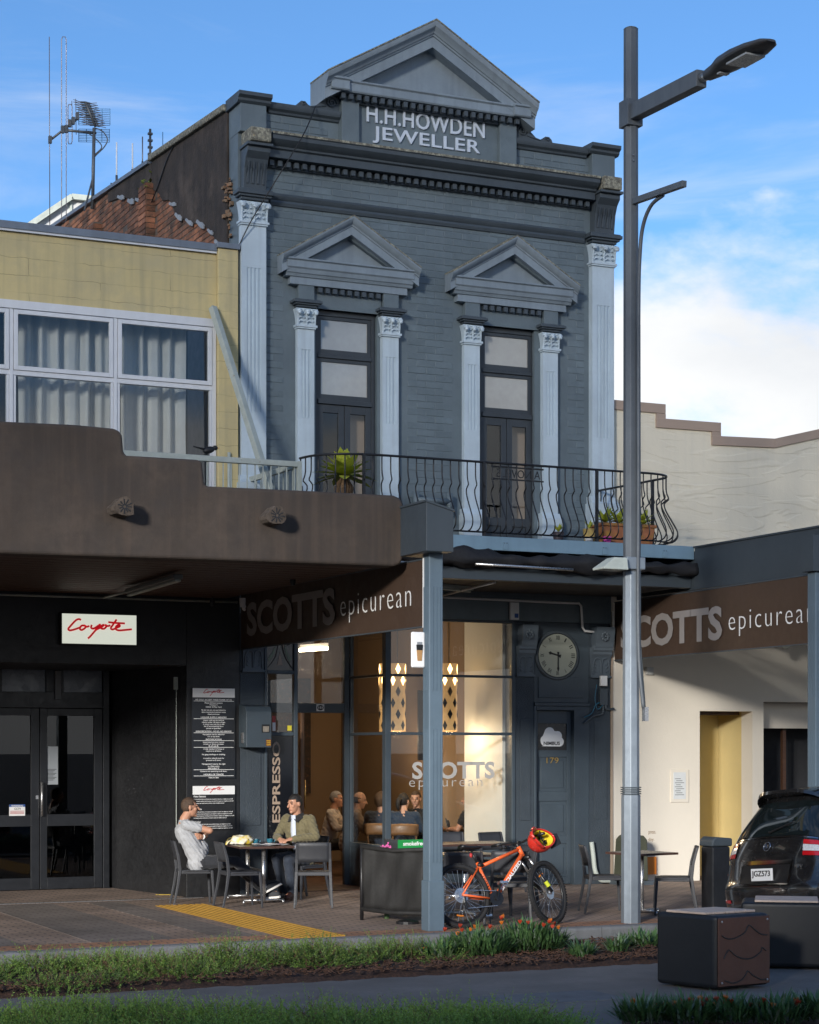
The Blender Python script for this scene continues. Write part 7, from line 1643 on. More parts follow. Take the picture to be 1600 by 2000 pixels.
shell(0.145, 0.150, -1.5, 0.45, M_hred, 'shell'); shell(0.125, 0.128, -1.4, 0.40, M_hyel, 'liner')
for k in range(7):
    a = k * 0.9; MB().obox(c_h + qh @ Vector((0.09 * math.cos(a), 0.09 * math.sin(a), -0.045)), (0.03, 0.045, 0.05), 0, qh @ Matrix.Rotation(a, 3, 'Z')).build('pad', M_blk, hm, bevel=0.008)
pk = MB(); pk.add([c_h + qh @ Vector(v) for v in ((0.13, -0.10, -0.02), (0.13, 0.10, -0.02), (0.24, 0.07, 0.04), (0.24, -0.07, 0.04), (0.13, -0.10, -0.035), (0.13, 0.10, -0.035), (0.24, 0.07, 0.03), (0.24, -0.07, 0.03))], [(0, 1, 2, 3), (7, 6, 5, 4), (0, 3, 7, 4), (1, 5, 6, 2), (3, 2, 6, 7), (0, 4, 5, 1)])
pk.build('visor', M_blk, hm, bevel=0.006)
cbm = MB().tube(spline([c_h + qh @ Vector(v) for v in ((-0.05, -0.12, 0.05), (-0.13, -0.09, 0.10), (-0.19, 0, 0.12), (-0.13, 0.09, 0.10), (-0.05, 0.12, 0.05))], 6), 0.030, 8, flat=0.55).build('chin_bar', M_hred, hm, smooth=True)
for s in (-1, 0, 1): MB().ball(c_h + qh @ Vector((-0.185, s * 0.05, 0.135)), (0.012, 0.016, 0.012), 8, 5).build('vent', M_blk, hm)
MB().tube([c_h + qh @ Vector((0.0, 0.10, 0.05)), hw_ + Vector((0, 0, 0.02)), c_h + qh @ Vector((0.0, -0.10, 0.05))], 0.007, 6).build('chin_strap', M_blk, hm)

# ================================================================ BLACK CAR (local: x forward from the tail, y left, z up)
car = T('parked_car', 'black people carrier parked at the kerb seen from behind', 'car', (2.95, -7.93, -0.072), rot=(RAD(-4.6), 0, 0))
M_paint = mat('black_car_paint', (0.012, 0.012, 0.013), 0.2, 0.3, 5, spots=(0.03, 0.028, 0.025), spot_t=0.60, spot_s=12, coat=1.0, spec=0.6); M_carglass = mat('car_glass', (0.008, 0.012, 0.013), 0.04, 0.0, 1, spec=0.9); M_chrome = mat('chrome', (0.62, 0.63, 0.66), 0.12, 0, 1, metal=1.0)
M_redl = mat('red_lamp', (0.50, 0.01, 0.015), 0.12, 0.15, 30, coat=1.0); M_clearl = mat('clear_lamp', (0.62, 0.62, 0.64), 0.15, 0.25, 40, coat=1.0)
prof_ = [(0.35, 0.20), (0.10, 0.24), (0.02, 0.36), (0.0, 0.50), (0.0, 0.62), (0.035, 0.70), (0.065, 0.82), (0.085, 0.95), (0.115, 1.06), (0.155, 1.16), (0.22, 1.28), (0.31, 1.41), (0.40, 1.52), (0.47, 1.59), (0.60, 1.645), (1.1, 1.69), (1.9, 1.70), (2.6, 1.66), (3.1, 1.54), (3.6, 1.30), (3.95, 1.12), (4.3, 1.04), (4.62, 0.93), (4.80, 0.76), (4.86, 0.52), (4.80, 0.32), (4.5, 0.20)]
PR = spline([(p[0], 0, p[1]) for p in prof_], 4)
NP = len(PR); cumu = [0.0]
for i in range(1, NP): cumu.append(cumu[-1] + (PR[i] - PR[i - 1]).length)
cen = Vector((2.2, 0, 0.75))
def prof_at(s):
    for i in range(1, NP):
        if cumu[i] >= s:
            t = (s - cumu[i - 1]) / max(1e-9, cumu[i] - cumu[i - 1]); p = PR[i - 1].lerp(PR[i], t)
            a, b_ = PR[max(0, i - 3)], PR[min(NP - 1, i + 2)]; d = (b_ - a).normalized(); return p, Vector((-d.z, 0, d.x))
    return PR[-1], Vector((1, 0, 0))
def s_at_z(z): 
    for i in range(1, NP):
        if PR[i].z >= z: return cumu[i - 1] + (cumu[i] - cumu[i - 1]) * (z - PR[i - 1].z) / max(1e-6, PR[i].z - PR[i - 1].z)
def halfw(x, z):
    w_ = 0.925 - 0.02 * max(0, (0.6 - z)) - (0.0 if z < 0.92 else 0.30 * ((z - 0.92) / 0.78) ** 1.25)
    return w_ - 0.10 * max(0, (x - 3.9) / 0.9) ** 2
def inset(v):
    v = abs(v); return 0.0 if v < 0.3 else 0.14 * ((v - 0.3) / 0.7) ** 2.6 + 0.07 * max(0, (v - 0.86) / 0.14) ** 2
def surf(s, v, off=0.0):
    p, n_ = prof_at(s); q_ = p - n_ * inset(v) * (1.0 if p.x < 0.7 or p.x > 4 else 0.7); w_ = halfw(p.x, p.z)
    side = math.copysign(max(0.0, (abs(v) - 0.85) / 0.15) ** 2, v)
    nn2 = (n_ * (1 - abs(side) * 0.8) + Vector((0, side, 0))).normalized()
    return Vector((q_.x, v * w_, q_.z)) + nn2 * off
def patch(s0, s1, v0, v1, nm, m, parent, off=0.004, ns=8, nv_=8, shape=None, thick=0.006):
    b = MB()
    for i in range(ns + 1):
        for j in range(nv_ + 1):
            u, w_ = i / ns, j / nv_; s, v = lerp(s0, s1, u), lerp(v0, v1, w_)
            if shape: s, v = shape(u, w_, s, v)
            b.v.append(tuple(surf(s, v, off)))
    for i in range(ns):
        for j in range(nv_): a = i * (nv_ + 1) + j; b.f.append([a, a + 1, a + nv_ + 2, a + nv_ + 1]); b.m.append(0)
    o = b.build(nm, m, parent, local=True, smooth=True); return o
vs_ = [-1, -0.985, -0.96, -0.92, -0.86, -0.78, -0.66, -0.45, -0.2, 0, 0.2, 0.45, 0.66, 0.78, 0.86, 0.92, 0.96, 0.985, 1]
b = MB(); nv_ = len(vs_); ss = cumu
for s in ss:
    for v in vs_: b.v.append(tuple(surf(s, v)))
for i in range(len(ss) - 1):
    for j in range(nv_ - 1): a = i * nv_ + j; b.f.append([a, a + 1, a + nv_ + 1, a + nv_]); b.m.append(0)
# flanks: from each outline edge towards a middle line
for sgn, j in ((1, nv_ - 1), (-1, 0)):
    ring = [i * nv_ + j for i in range(len(ss))]
    k0 = len(b.v)
    for i in range(len(ss)):
        v = Vector(b.v[ring[i]]); c2 = Vector((lerp(v.x, 2.3, 0.12), v.y + sgn * (0.02 if v.z < 1.0 else 0.012), lerp(v.z, 0.8, 0.12))); b.v.append(tuple(c2))
    k1 = len(b.v)
    for i in range(len(ss)):
        v = Vector(b.v[ring[i]]); b.v.append((lerp(v.x, 2.3, 0.55), sgn * halfw(2.3, lerp(v.z, 0.85, 0.55)) + sgn * 0.015, lerp(v.z, 0.85, 0.55)))
    for i in range(len(ss) - 1):
        f = [ring[i], ring[i + 1], k0 + i + 1, k0 + i]; g = [k0 + i, k0 + i + 1, k1 + i + 1, k1 + i]
        if sgn < 0: f, g = f[::-1], g[::-1]
        b.f += [f, g]; b.m += [0, 0]
    cidx = [k1 + i for i in range(len(ss))]; b.f.append(cidx if sgn > 0 else cidx[::-1]); b.m.append(0)
b.build('body', M_paint, car, local=True, smooth=True)
sz = s_at_z
patch(sz(1.14), sz(1.50), -0.90, 0.90, 'rear_window', M_carglass, car, 0.006, 12, 16)
# tail lamps: red, clear, red bands
for sg2 in (-1, 1):
    for z0, z1, m_ in ((0.93, 0.975, M_redl), (0.978, 1.045, M_clearl), (1.048, 1.095, M_redl)):
        lo = patch(sz(z0), sz(z1), sg2 * 0.66, sg2 * 0.90, 'tail_lamp', m_, car, 0.010, 4, 6); patch(sz(z0), sz(z1), sg2 * 0.915, sg2 * 0.998, 'tail_lamp', m_, car, 0.012, 4, 6)
patch(sz(0.845), sz(0.885), -0.50, 0.50, 'chrome_bar', M_chrome, car, 0.012, 3, 8)
for v0, v1 in ((-0.50, -0.475), (0.475, 0.50)): patch(sz(0.645), sz(0.845), v0, v1, 'plate_surround', M_chrome, car, 0.012, 4, 2)
patch(sz(0.625), sz(0.645), -0.50, 0.50, 'plate_surround', M_chrome, car, 0.012, 2, 8)
patch(sz(0.65), sz(0.84), -0.47, 0.47, 'plate_recess', M_blk, car, 0.004, 4, 8)
MB().box(0.0, 0.022, -0.185, 0.185, 0.675, 0.805).build('number_plate', M_whiteprint, car, local=True, bevel=0.004)
text('plate_lettering', 'JGZ573', M_black, car, (-0.002, 0.165, 0.705), 0.078, 0.33, x=(0, -1, 0), up=(0, 0, 1), extrude=0.002, bold=0.02, local=True)
lg = MB(); pc, pn = prof_at(sz(1.03)); cc_ = surf(sz(1.03), 0, 0.014); uu = pn.cross(Vector((0, 1, 0))).normalized() * -1
lg.tube([cc_ + Vector((0, -1, 0)) * (0.058 * math.cos(t * math.pi / 12)) + uu * (0.047 * math.sin(t * math.pi / 12)) for t in range(24)], 0.006, 6, closed=True)
lg.build('badge_ring', M_chrome, car, local=True, smooth=True)
MB().tube(spline([cc_ + Vector((0, -a, 0)) + uu * c2 for a, c2 in ((-0.05, 0.018), (-0.03, 0.024), (0, -0.020), (0.03, 0.024), (0.05, 0.018))], 4), 0.006, 6).build('badge_wing', M_chrome, car, local=True, smooth=True)
pA = surf(sz(0.80), -0.56, 0.012); text('model_lettering', 'MPV', M_chrome, car, pA, 0.035, 0.13, x=(0.05, -1, 0), up=(0.1, 0, 1), extrude=0.003, bold=0.01, local=True)
pA = surf(sz(0.76), 0.90, 0.012); text('trim_lettering', '23T', M_chrome, car, pA, 0.025, 0.10, x=(0.1, -1, 0), up=(0.1, 0, 1), extrude=0.003, local=True)
for v0, v1 in ((-0.84, -0.66), (0.66, 0.84)): patch(sz(0.44), sz(0.475), v0, v1, 'bumper_reflector', M_redl, car, 0.008, 2, 6)
for v0, v1 in ((-0.912, -0.903), (0.903, 0.912)): patch(sz(0.62), sz(1.13), v0, v1, 'hatch_seam', M_tyre, car, 0.003, 8, 2)
patch(sz(1.118), sz(1.128), -0.9, 0.9, 'hatch_seam', M_chrome, car, 0.005, 2, 14)
patch(sz(0.60), sz(0.612), -0.97, 0.97, 'bumper_seam', M_blk, car, 0.003, 2, 14)
MB().tube(spline([surf(sz(1.17), 0.02, 0.02), surf(sz(1.20), -0.15, 0.03), surf(sz(1.27), -0.45, 0.024)], 5), [0.018] + [0.010] * 9 + [0.006], 6).build('rear_wiper', M_blk, car, local=True, smooth=True)
sp2 = MB(); nsp = 16
for i in range(nsp + 1):
    v = lerp(-0.97, 0.97, i / nsp); e = abs(v) ** 3
    a = surf(sz(1.56), v, 0.004); b2 = Vector((a.x - 0.16 + 0.13 * e, a.y, a.z + 0.03 - 0.05 * e)); c2 = surf(sz(1.62), v, 0.01); d2 = Vector((b2.x + 0.01, b2.y, b2.z + 0.035))
    for p in (a, b2, d2, c2 + Vector((0, 0, 0.01))): sp2.v.append(tuple(p))
for i in range(nsp):
    for j in range(4): a = i * 4; sp2.f.append([a + j, a + (j + 1) % 4, a + 4 + (j + 1) % 4, a + 4 + j]); sp2.m.append(0)
sp2.f.append([3, 2, 1, 0]); sp2.f.append([nsp * 4 + j for j in range(4)]); sp2.m += [0, 0]
sp2.build('roof_spoiler', M_paint, car, local=True, auto=50)
MB().box(0.385, 0.392, -0.22, 0.22, 1.575, 1.60).build('stop_lamp', M_redl, car, local=True)
# side windows, wheels, mirror
for sgn in (-1, 1):
    for x0, x1 in ((0.75, 1.75), (1.82, 2.72), (2.78, 3.35)):
        q = MB(); pts = []
        for x, z in ((x0, 1.05), (x1, 1.05), (x1 - (0.15 if x1 > 3 else 0.02), 1.48 if x1 < 3 else 1.30), (x0 + 0.05, 1.50)): pts.append((x, sgn * (halfw(x, z) + 0.035), z))
        q.add(pts, [(0, 1, 2, 3) if sgn < 0 else (3, 2, 1, 0)]); o = q.build('side_window', M_carglass, car, local=True)
    for x in (0.95, 3.85):
        wr = MB().lathe([(0.20, -0.10), (0.31, -0.11), (0.335, -0.08), (0.335, 0.08), (0.31, 0.11), (0.20, 0.10)], (x, sgn * 0.84, 0.333), 28, RX).build('wheel', M_tyre, car, local=True, auto=40)
        MB().lathe([(0.02, -0.115), (0.20, -0.10), (0.215, -0.06), (0.215, 0.06), (0.20, 0.10), (0.02, 0.115)], (x, sgn * 0.84, 0.333), 20, RX).build('rim', M_chrome, wr, local=True, auto=30)
    MB().ball((3.2, sgn * 1.03, 1.08), (0.08, 0.12, 0.08), 12, 8).build('mirror', M_paint, car, local=True, smooth=True)
    patch(sz(1.60), sz(1.60), 0, 0, 'x', M_blk, car) if False else None
hs = cumu[-1] - 0.62
for sgn in (-1, 1): patch(hs - 0.12, hs + 0.10, sgn * 0.55, sgn * 0.95, 'headlamp', M_clearl, car, 0.008, 4, 6)
patch(cumu[76] if len(cumu) > 76 else hs - 1.2, cumu[80] if len(cumu) > 80 else hs - .9, -0.86, 0.86, 'windscreen', M_carglass, car, 0.006, 6, 12)
# ================================================================ PEOPLE
_tmp = bpy.data.scenes.new('workbench')
def blob(mb, voxel, it=3):
    me = bpy.data.meshes.new('blob'); me.from_pydata(mb.v, [], mb.f); me.update()
    ob_ = bpy.data.objects.new('blob', me); _tmp.collection.objects.link(ob_)
    r = ob_.modifiers.new('r', 'REMESH'); r.mode = 'VOXEL'; r.voxel_size = voxel
    s = ob_.modifiers.new('s', 'SMOOTH'); s.factor = 0.5; s.iterations = it
    vl = _tmp.view_layers[0]; vl.update(); dg = vl.depsgraph; ev = ob_.evaluated_get(dg)
    m2 = bpy.data.meshes.new_from_object(ev, depsgraph=dg)
    bpy.data.objects.remove(ob_); bpy.data.meshes.remove(me)
    return m2
def mesh_part(m2, name, mats, parent, region=None):
    m2.name = name
    for m_ in mats: m2.materials.append(m_)
    m2.polygons.foreach_set('use_smooth', [True] * len(m2.polygons))
    if region:
        for p in m2.polygons: p.material_index = region(p.center)
    o0 = org(parent); m2.transform(Matrix.Translation(-o0))
    o = bpy.data.objects.new(name, m2); col.objects.link(o); o.parent = parent; ORG[o] = o0
    return o
def ruffle(me, fn):
    n = len(me.vertices); c = np.zeros(n * 3); me.vertices.foreach_get('co', c); c = c.reshape(-1, 3); nr = np.zeros(n * 3); me.vertex_normals.foreach_get('vector', nr); nr = nr.reshape(-1, 3)
    me.vertices.foreach_set('co', (c + nr * fn(c)[:, None]).ravel()); me.update()
M_skin = mat('skin_tanned', (0.46, 0.235, 0.15), 0.5, 0.1, 14); M_skin2 = mat('skin_fair', (0.52, 0.30, 0.21), 0.5, 0.1, 14)
M_eye = mat('eye_brow_dark', (0.05, 0.03, 0.025), 0.4, 0.1, 20); M_lip = mat('lip', (0.36, 0.14, 0.11), 0.5, 0.1, 20)  # eyes and brows share one dark colour
def cloth(name, c, **k): return mat(name, c, 0.85, 0.10, 10, bump=0.35, bscale=22, sheen=0.15, **k)
def person(label, x, y, face, J, look, fine=0.006, group=None, base_z=0.0):
    """J: joints in the sitter's own frame (forward, left, up)"""
    t = T('person', label, 'person', (x, y, base_z), group=group)
    Rz = Matrix.Rotation(RAD(face), 3, 'Z'); B = Vector((x, y, base_z))
    W = lambda v: B + Rz @ Vector(v)
    hy, hp_, hr = look.get('head', (0, 0, 0)); Hm = Rz @ Matrix.Rotation(RAD(hy), 3, 'Z') @ Matrix.Rotation(RAD(hp_), 3, 'Y') @ Matrix.Rotation(RAD(hr), 3, 'X')
    hc = W(J['head']); HW = lambda v: hc + Hm @ Vector(v)
    sk = look.get('skin', M_skin); k = look.get('girth', 1.0)
    b = MB()
    # head and neck
    b.ball(HW((-0.012, 0, 0.030)), (0.098, 0.076, 0.098), 18, 12, Hm); b.ball(HW((0.024, 0, -0.035)), (0.072, 0.060, 0.085), 16, 10, Hm); b.ball(HW((0.066, 0, -0.098)), (0.026, 0.026, 0.022), 10, 8, Hm)
    b.capsule(HW((0.088, 0, 0.018)), 0.010, HW((0.118, 0, -0.024)), 0.0155); b.capsule(HW((0.082, -0.036, 0.030)), 0.012, HW((0.082, 0.036, 0.030)), 0.012)
    b.capsule(HW((0.084, -0.018, -0.064)), 0.010, HW((0.084, 0.018, -0.064)), 0.010); b.ball(HW((0.058, 0.036, -0.02)), (0.03, 0.026, 0.03), 8, 6, Hm); b.ball(HW((0.058, -0.036, -0.02)), (0.03, 0.026, 0.03), 8, 6, Hm)
    for s in (-1, 1): b.ball(HW((-0.012, s * 0.079, -0.002)), (0.022, 0.010, 0.033), 8, 8, Hm)
    b.capsule(HW((-0.02, 0, -0.06)), 0.056, W(J['neck']), 0.062)
    # trunk core and limbs
    b.capsule(W(J['neck']), 0.062, W(J['chest']), 0.10); b.capsule(W(J['chest']), 0.10, W(J['pelvis']), 0.10)
    rad = dict(ua=(0.052, 0.042), fa=(0.043, 0.029), th=(0.075, 0.052), ca=(0.055, 0.038))
    for s, S_ in ((1, 'L'), (-1, 'R')):
        sh_, el, wr = W(J['sh' + S_]), W(J['el' + S_]), W(J['wr' + S_]); b.capsule(W(J['chest']), 0.08, sh_, 0.06); b.capsule(sh_, 0.056, el, 0.043)
        b.capsule(el, 0.044, el.lerp(wr, 0.35), 0.043); b.capsule(el.lerp(wr, 0.35), 0.043, wr, 0.028)
        hp2, kn, an_ = W(J['hip' + S_]), W(J['kn' + S_]), W(J['an' + S_]); b.capsule(W(J['pelvis']), 0.09, hp2, 0.08); b.capsule(hp2, 0.075, kn, 0.05); b.capsule(kn, 0.05, kn.lerp(an_, .35), 0.052); b.capsule(kn.lerp(an_, .35), 0.05, an_, 0.033)
        to = W(J['to' + S_]); b.capsule(an_, 0.033, to, 0.025)
        # hand: palm, four fingers, thumb
        d = (W(J['ha' + S_]) - wr).normalized(); nrm = Rz @ Vector(J.get('pn' + S_, (0, 0, -1))); nrm = (nrm - d * nrm.dot(d)).normalized(); lat = d.cross(nrm)
        pc_ = wr + d * 0.05; b.capsule(wr, 0.026, pc_, 0.026)
        for q_ in (-1, -0.33, 0.33, 1):
            b0 = wr + d * 0.035 + lat * (q_ * 0.026); kn_ = wr + d * (0.092 - 0.008 * abs(q_)) + lat * (q_ * 0.034); b.capsule(b0, 0.016, kn_, 0.0105)
            ln = 0.075 - 0.016 * (q_ + 0.3) ** 2; p1 = kn_ + (d * 0.85 + nrm * 0.5) * ln * 0.5; p2 = p1 + (d * 0.45 + nrm * 0.85) * ln * 0.5
            b.capsule(kn_, 0.0098, p1, 0.009); b.capsule(p1, 0.009, p2, 0.0075)
        th_ = wr + d * 0.03 - lat * s * 0.022; t1 = th_ + (d * 0.7 - lat * s * 0.75 + nrm * 0.2).normalized() * 0.045; b.capsule(th_, 0.015, t1, 0.0115); b.capsule(t1, 0.0115, t1 + (d * 0.9 + nrm * 0.4).normalized() * 0.035, 0.009)
    Hi = Hm.transposed()
    brow = look.get('brow', True)
    def region(c):
        v = Hi @ (c - hc)
        if v.x > 0.055 and abs(v.y) < 0.055:
            if abs(abs(v.y) - 0.032) < 0.013 and abs(v.z - 0.010) < 0.0065: return 1
            if brow and abs(abs(v.y) - 0.034) < 0.016 and abs(v.z - 0.036) < 0.0045 and v.x > 0.06: return 1
            if abs(v.y) < 0.022 and abs(v.z + 0.064) < 0.006 and v.x > 0.07: return 2
        return 0
    mesh_part(blob(b, fine, 3), 'body', [sk, M_eye, M_lip], t, region)
    # top
    tp = MB(); C, Pv, N = W(J['chest']), W(J['pelvis']), W(J['neck']); Lf = Rz @ Vector((0, 1, 0)); Fw = Rz @ Vector((1, 0, 0))
    for s in (-1, 0, 1):
        tp.capsule(C + Lf * (s * 0.085), 0.118 * k, Pv + Lf * (s * 0.075) + Vector((0, 0, 0.06)), 0.122 * k)
        tp.capsule(Pv + Lf * (s * 0.075) + Vector((0, 0, 0.10)), 0.12 * k, Pv + Lf * (s * 0.08) + Vector((0, 0, look.get('hem', 0.0))), 0.125 * k)
    if look.get('belly'): mid = C.lerp(Pv, 0.72); tp.ball(mid + Fw * 0.07 + Vector((0, 0, 0.04)), (0.13, 0.15, 0.14), 14, 10, Rz)
    sL, sR = W(J['shL']), W(J['shR'])
    tp.capsule(sL, 0.066, sR, 0.066); tp.capsule(N - Vector((0, 0, 0.03)), 0.070, C, 0.10)
    for S_ in 'LR':
        sh_, el, wr = W(J['sh' + S_]), W(J['el' + S_]), W(J['wr' + S_])
        tp.capsule(C, 0.10, sh_, 0.070)
        if look['sleeve'] == 'short': tp.capsule(sh_, 0.072, sh_.lerp(el, 0.52), 0.066)
        else:
            tp.capsule(sh_, 0.072, el, 0.060); tp.capsule(el, 0.060, wr.lerp(el, 0.04), 0.046)
    mt = blob(tp, max(fine * 1.3, 0.008), 3)
    # cut open hems: drop what reaches past the cuffs is not needed, folds come from the cloth
    if look['sleeve'] == 'long' or True:
        fr_ = random.Random(int(abs(x) * 1000)); ph = fr_.uniform(0, 6)
        ruffle(mt, lambda c: 0.004 * np.sin(c[:, 2] * 70 + c[:, 0] * 35 + ph) * np.sin(c[:, 1] * 45 + c[:, 2] * 20) + 0.0025 * np.sin(c[:, 0] * 120 + c[:, 2] * 90))
    mesh_part(mt, 'top', [look['top']], t)
    # trousers
    tr = MB()
    for S_ in 'LR':
        hp2, kn, an_ = W(J['hip' + S_]), W(J['kn' + S_]), W(J['an' + S_]); tr.capsule(W(J['pelvis']), 0.118 * k, hp2, 0.102); tr.capsule(hp2, 0.100, kn, 0.074); tr.capsule(kn, 0.074, kn.lerp(an_, look.get('leg', 0.9)), 0.058)
    mt = blob(tr, max(fine * 1.3, 0.008), 3)
    ruffle(mt, lambda c: 0.004 * np.sin(c[:, 2] * 60 + c[:, 0] * 50) * np.sin(c[:, 1] * 40))
    mesh_part(mt, 'trousers', [look['legs']], t)
    # shoes
    for S_ in 'LR':
        an_, to = W(J['an' + S_]), W(J['to' + S_]); dn = W((J['an' + S_][0], J['an' + S_][1], J['an' + S_][2] - 0.0)); d = (to - an_).normalized(); sd_ = Vector(J.get('sole' + S_, (0, 0, -1))); sd_ = (Rz @ sd_).normalized()
        s1 = MB(); heel = an_ + sd_ * 0.045 - d * 0.03; s1.capsule(an_ + sd_ * 0.01, 0.042, heel, 0.040); s1.capsule(heel, 0.038, to + sd_ * 0.022, 0.040); s1.capsule(an_, 0.036, to + sd_ * 0.01, 0.034)
        so = mesh_part(blob(s1, 0.008, 2), 'shoe', [look['shoe']], t)
        lt_ = d.cross(sd_).normalized(); h2 = an_ + sd_ * 0.083 - d * 0.05; t2 = to + sd_ * 0.060 + d * 0.035; q = MB(); pts = []
        for u, w_ in ((0, 0.030), (0.12, 0.038), (0.5, 0.036), (0.8, 0.046), (0.95, 0.036), (1.0, 0.016)):
            pts.append((h2.lerp(t2, u), w_))
        up_ = [p + lt_ * w_ for p, w_ in pts] + [p - lt_ * w_ for p, w_ in pts[::-1]]; n0 = len(up_)
        q.add(up_ + [p - sd_ * 0.026 for p in up_], [list(range(n0)), list(range(n0, 2 * n0))[::-1]] + [(i, (i + 1) % n0, (i + 1) % n0 + n0, i + n0) for i in range(n0)])
        q.build('sole', look.get('sole', look['shoe']), so)
    # hair
    hs = look.get('hair')
    if hs is not None:
        style = look.get('style', 'short'); hbm = MB(); hbm.ball((0, 0, 0), (1, 1, 1), 40, 26); hv = []; hr_ = random.Random(3)
        rx3 = (0.1035, 0.0815, 0.1035) if style != 'bob' else (0.122, 0.102, 0.118)
        for v in hbm.v:
            nz = 1 + 0.02 * math.sin(v[0] * 23 + v[2] * 17) * math.sin(v[1] * 29) + hr_.uniform(-.012, .012)
            p = Vector((v[0] * rx3[0] - 0.014, v[1] * rx3[1], v[2] * rx3[2] + 0.030)) * nz
            if style in ('bob', 'pony') and p.z < 0.0: p.z *= 1.25 if style == 'bob' else 1.05
            hv.append(p)
        fs = []
        for f in hbm.f:
            c = sum((hv[i] for i in f), Vector()) / len(f)
            line = look.get('hairline', 0.075)
            if style == 'bald':
                keep = -0.05 < c.z < 0.045 and c.x < 0.0
            elif style == 'bob': keep = not (c.x > 0.035 and c.z < line and abs(c.y) < 0.09) and c.z > -0.12
            else:
                keep = not (c.x > 0.030 and c.z < line) and not (c.x > -0.030 and c.z < 0.03) and c.z > -0.05 - 0.25 * min(0, c.x + 0.03) * -1
            if keep: fs.append(f)
        ho = MB(); ho.add([HW(v) for v in hv], fs)
        if style == 'pony':
            for i_ in range(9): pass
        hob = ho.build('hair', hs, t, smooth=True); s_ = hob.modifiers.new('thick', 'SOLIDIFY'); s_.thickness = 0.012; s_.offset = -1
        if style == 'pony':
            MB().tube(spline([HW((-0.09, 0, 0.05)), HW((-0.15, 0.01, 0.02)), HW((-0.16, 0.015, -0.06)), HW((-0.14, 0.01, -0.13))], 5), [0.02, 0.03, 0.034, 0.036, 0.038, 0.038, 0.037, 0.036, 0.035, 0.034, 0.032, 0.03, 0.026, 0.02, 0.012, 0.006][:16], 8).build('ponytail', hs, t, smooth=True)
    return t, W, HW, Hm
M_hairbr = mat('hair_brown', (0.075, 0.045, 0.028), 0.7, 0.4, 40, bump=0.6, bscale=200); M_hairdk = mat('hair_dark', (0.016, 0.013, 0.012), 0.6, 0.4, 40, bump=0.6, bscale=200); M_hairbl = mat('hair_mid', (0.085, 0.048, 0.026), 0.7, 0.4, 40, bump=0.6, bscale=200)
M_tee = cloth('grey_tee', (0.36, 0.37, 0.39)); M_jean = cloth('dark_trousers', (0.022, 0.024, 0.030)); M_olivej = cloth('olive_jacket', (0.135, 0.115, 0.060)); M_navy = cloth('navy_trousers', (0.020, 0.028, 0.045)); M_navyj = cloth('navy_jumper', (0.018, 0.035, 0.065)); M_blackt = cloth('black_top', (0.010, 0.010, 0.011)); M_beige = cloth('beige_shirt', (0.26, 0.19, 0.14)); M_stripe = cloth('pale_shirt', (0.42, 0.36, 0.31)); M_brownsh = mat('brown_leather', (0.05, 0.02, 0.015), 0.4, 0.2, 10); M_greysh = mat('grey_canvas', (0.03, 0.033, 0.038), 0.8, 0.2, 20); M_solew = mat('white_sole', (0.72, 0.70, 0.66), 0.7, 0.05, 9)
J1 = dict(pelvis=(0.03, 0, 0.55), chest=(-0.125, 0, 0.93), neck=(-0.125, 0, 1.09), head=(-0.055, 0, 1.235), shL=(-0.12, 0.185, 1.02), shR=(-0.12, -0.185, 1.02),
          elL=(0.16, 0.20, 0.87), elR=(0.17, -0.23, 0.95), wrL=(0.10, -0.09, 0.865), wrR=(0.08, 0.10, 0.90), haL=(-0.02, -0.20, 0.885), haR=(0.02, 0.22, 0.90), pnL=(-1, 0, 0), pnR=(-1, 0, 0),
          hipL=(0.08, 0.10, 0.54), hipR=(0.08, -0.10, 0.54), knL=(0.50, 0.12, 0.53), knR=(0.52, -0.10, 0.545), anL=(0.93, 0.05, 0.13), anR=(0.90, -0.02, 0.20), toL=(1.06, 0.0, 0.13), toR=(1.06, 0.03, 0.26), soleL=(0.35, 0, -1), soleR=(0.8, -0.1, -0.7))
p1, W1_, H1, Hm1 = person('man in a grey T-shirt seated in profile with folded arms', -1.02, -1.12, -12, J1, dict(head=(4, 0, 0), sleeve='short', top=M_tee, legs=M_jean, shoe=M_greysh, sole=M_solew, hair=M_hairbr, hairline=0.072, belly=True, hem=-0.015, girth=1.02, leg=0.82))
for S_ in 'LR':
    a, c = W1_(J1['an' + S_]), W1_(J1['kn' + S_]); MB().capsule(a + (a - c).normalized() * -0.01, 0.046, a.lerp(c, 0.20), 0.047, 12).build('sock', mat('grey_sock', (0.38, 0.38, 0.38), 0.9, 0.1, 20) if 'grey_sock' not in MATS else MATS['grey_sock'], p1, smooth=True)
wl_ = W1_(J1['wrL']); ha_ = W1_(J1['haL']); d_ = (ha_ - wl_).normalized(); MB().tube([wl_ - d_ * 0.012, wl_ + d_ * 0.012], 0.036, 12).build('watch', M_white, p1, smooth=True)
J2 = dict(pelvis=(0.02, 0, 0.55), chest=(0.10, 0, 0.95), neck=(0.13, 0, 1.11), head=(0.185, 0, 1.255), shL=(0.10, 0.195, 1.05), shR=(0.10, -0.195, 1.05),
          elL=(0.17, 0.33, 0.83), elR=(0.24, -0.25, 0.815), wrL=(0.40, 0.14, 0.805), wrR=(0.44, -0.06, 0.805), haL=(0.48, 0.05, 0.79), haR=(0.50, 0.03, 0.785), pnL=(0.1, -0.4, -1), pnR=(0.1, 0.4, -1),
          hipL=(0.06, 0.10, 0.54), hipR=(0.06, -0.10, 0.54), knL=(0.47, 0.11, 0.53), knR=(0.46, -0.09, 0.54), anL=(0.40, 0.11, 0.10), anR=(0.34, -0.06, 0.10), toL=(0.54, 0.13, 0.065), toR=(0.48, -0.07, 0.065))
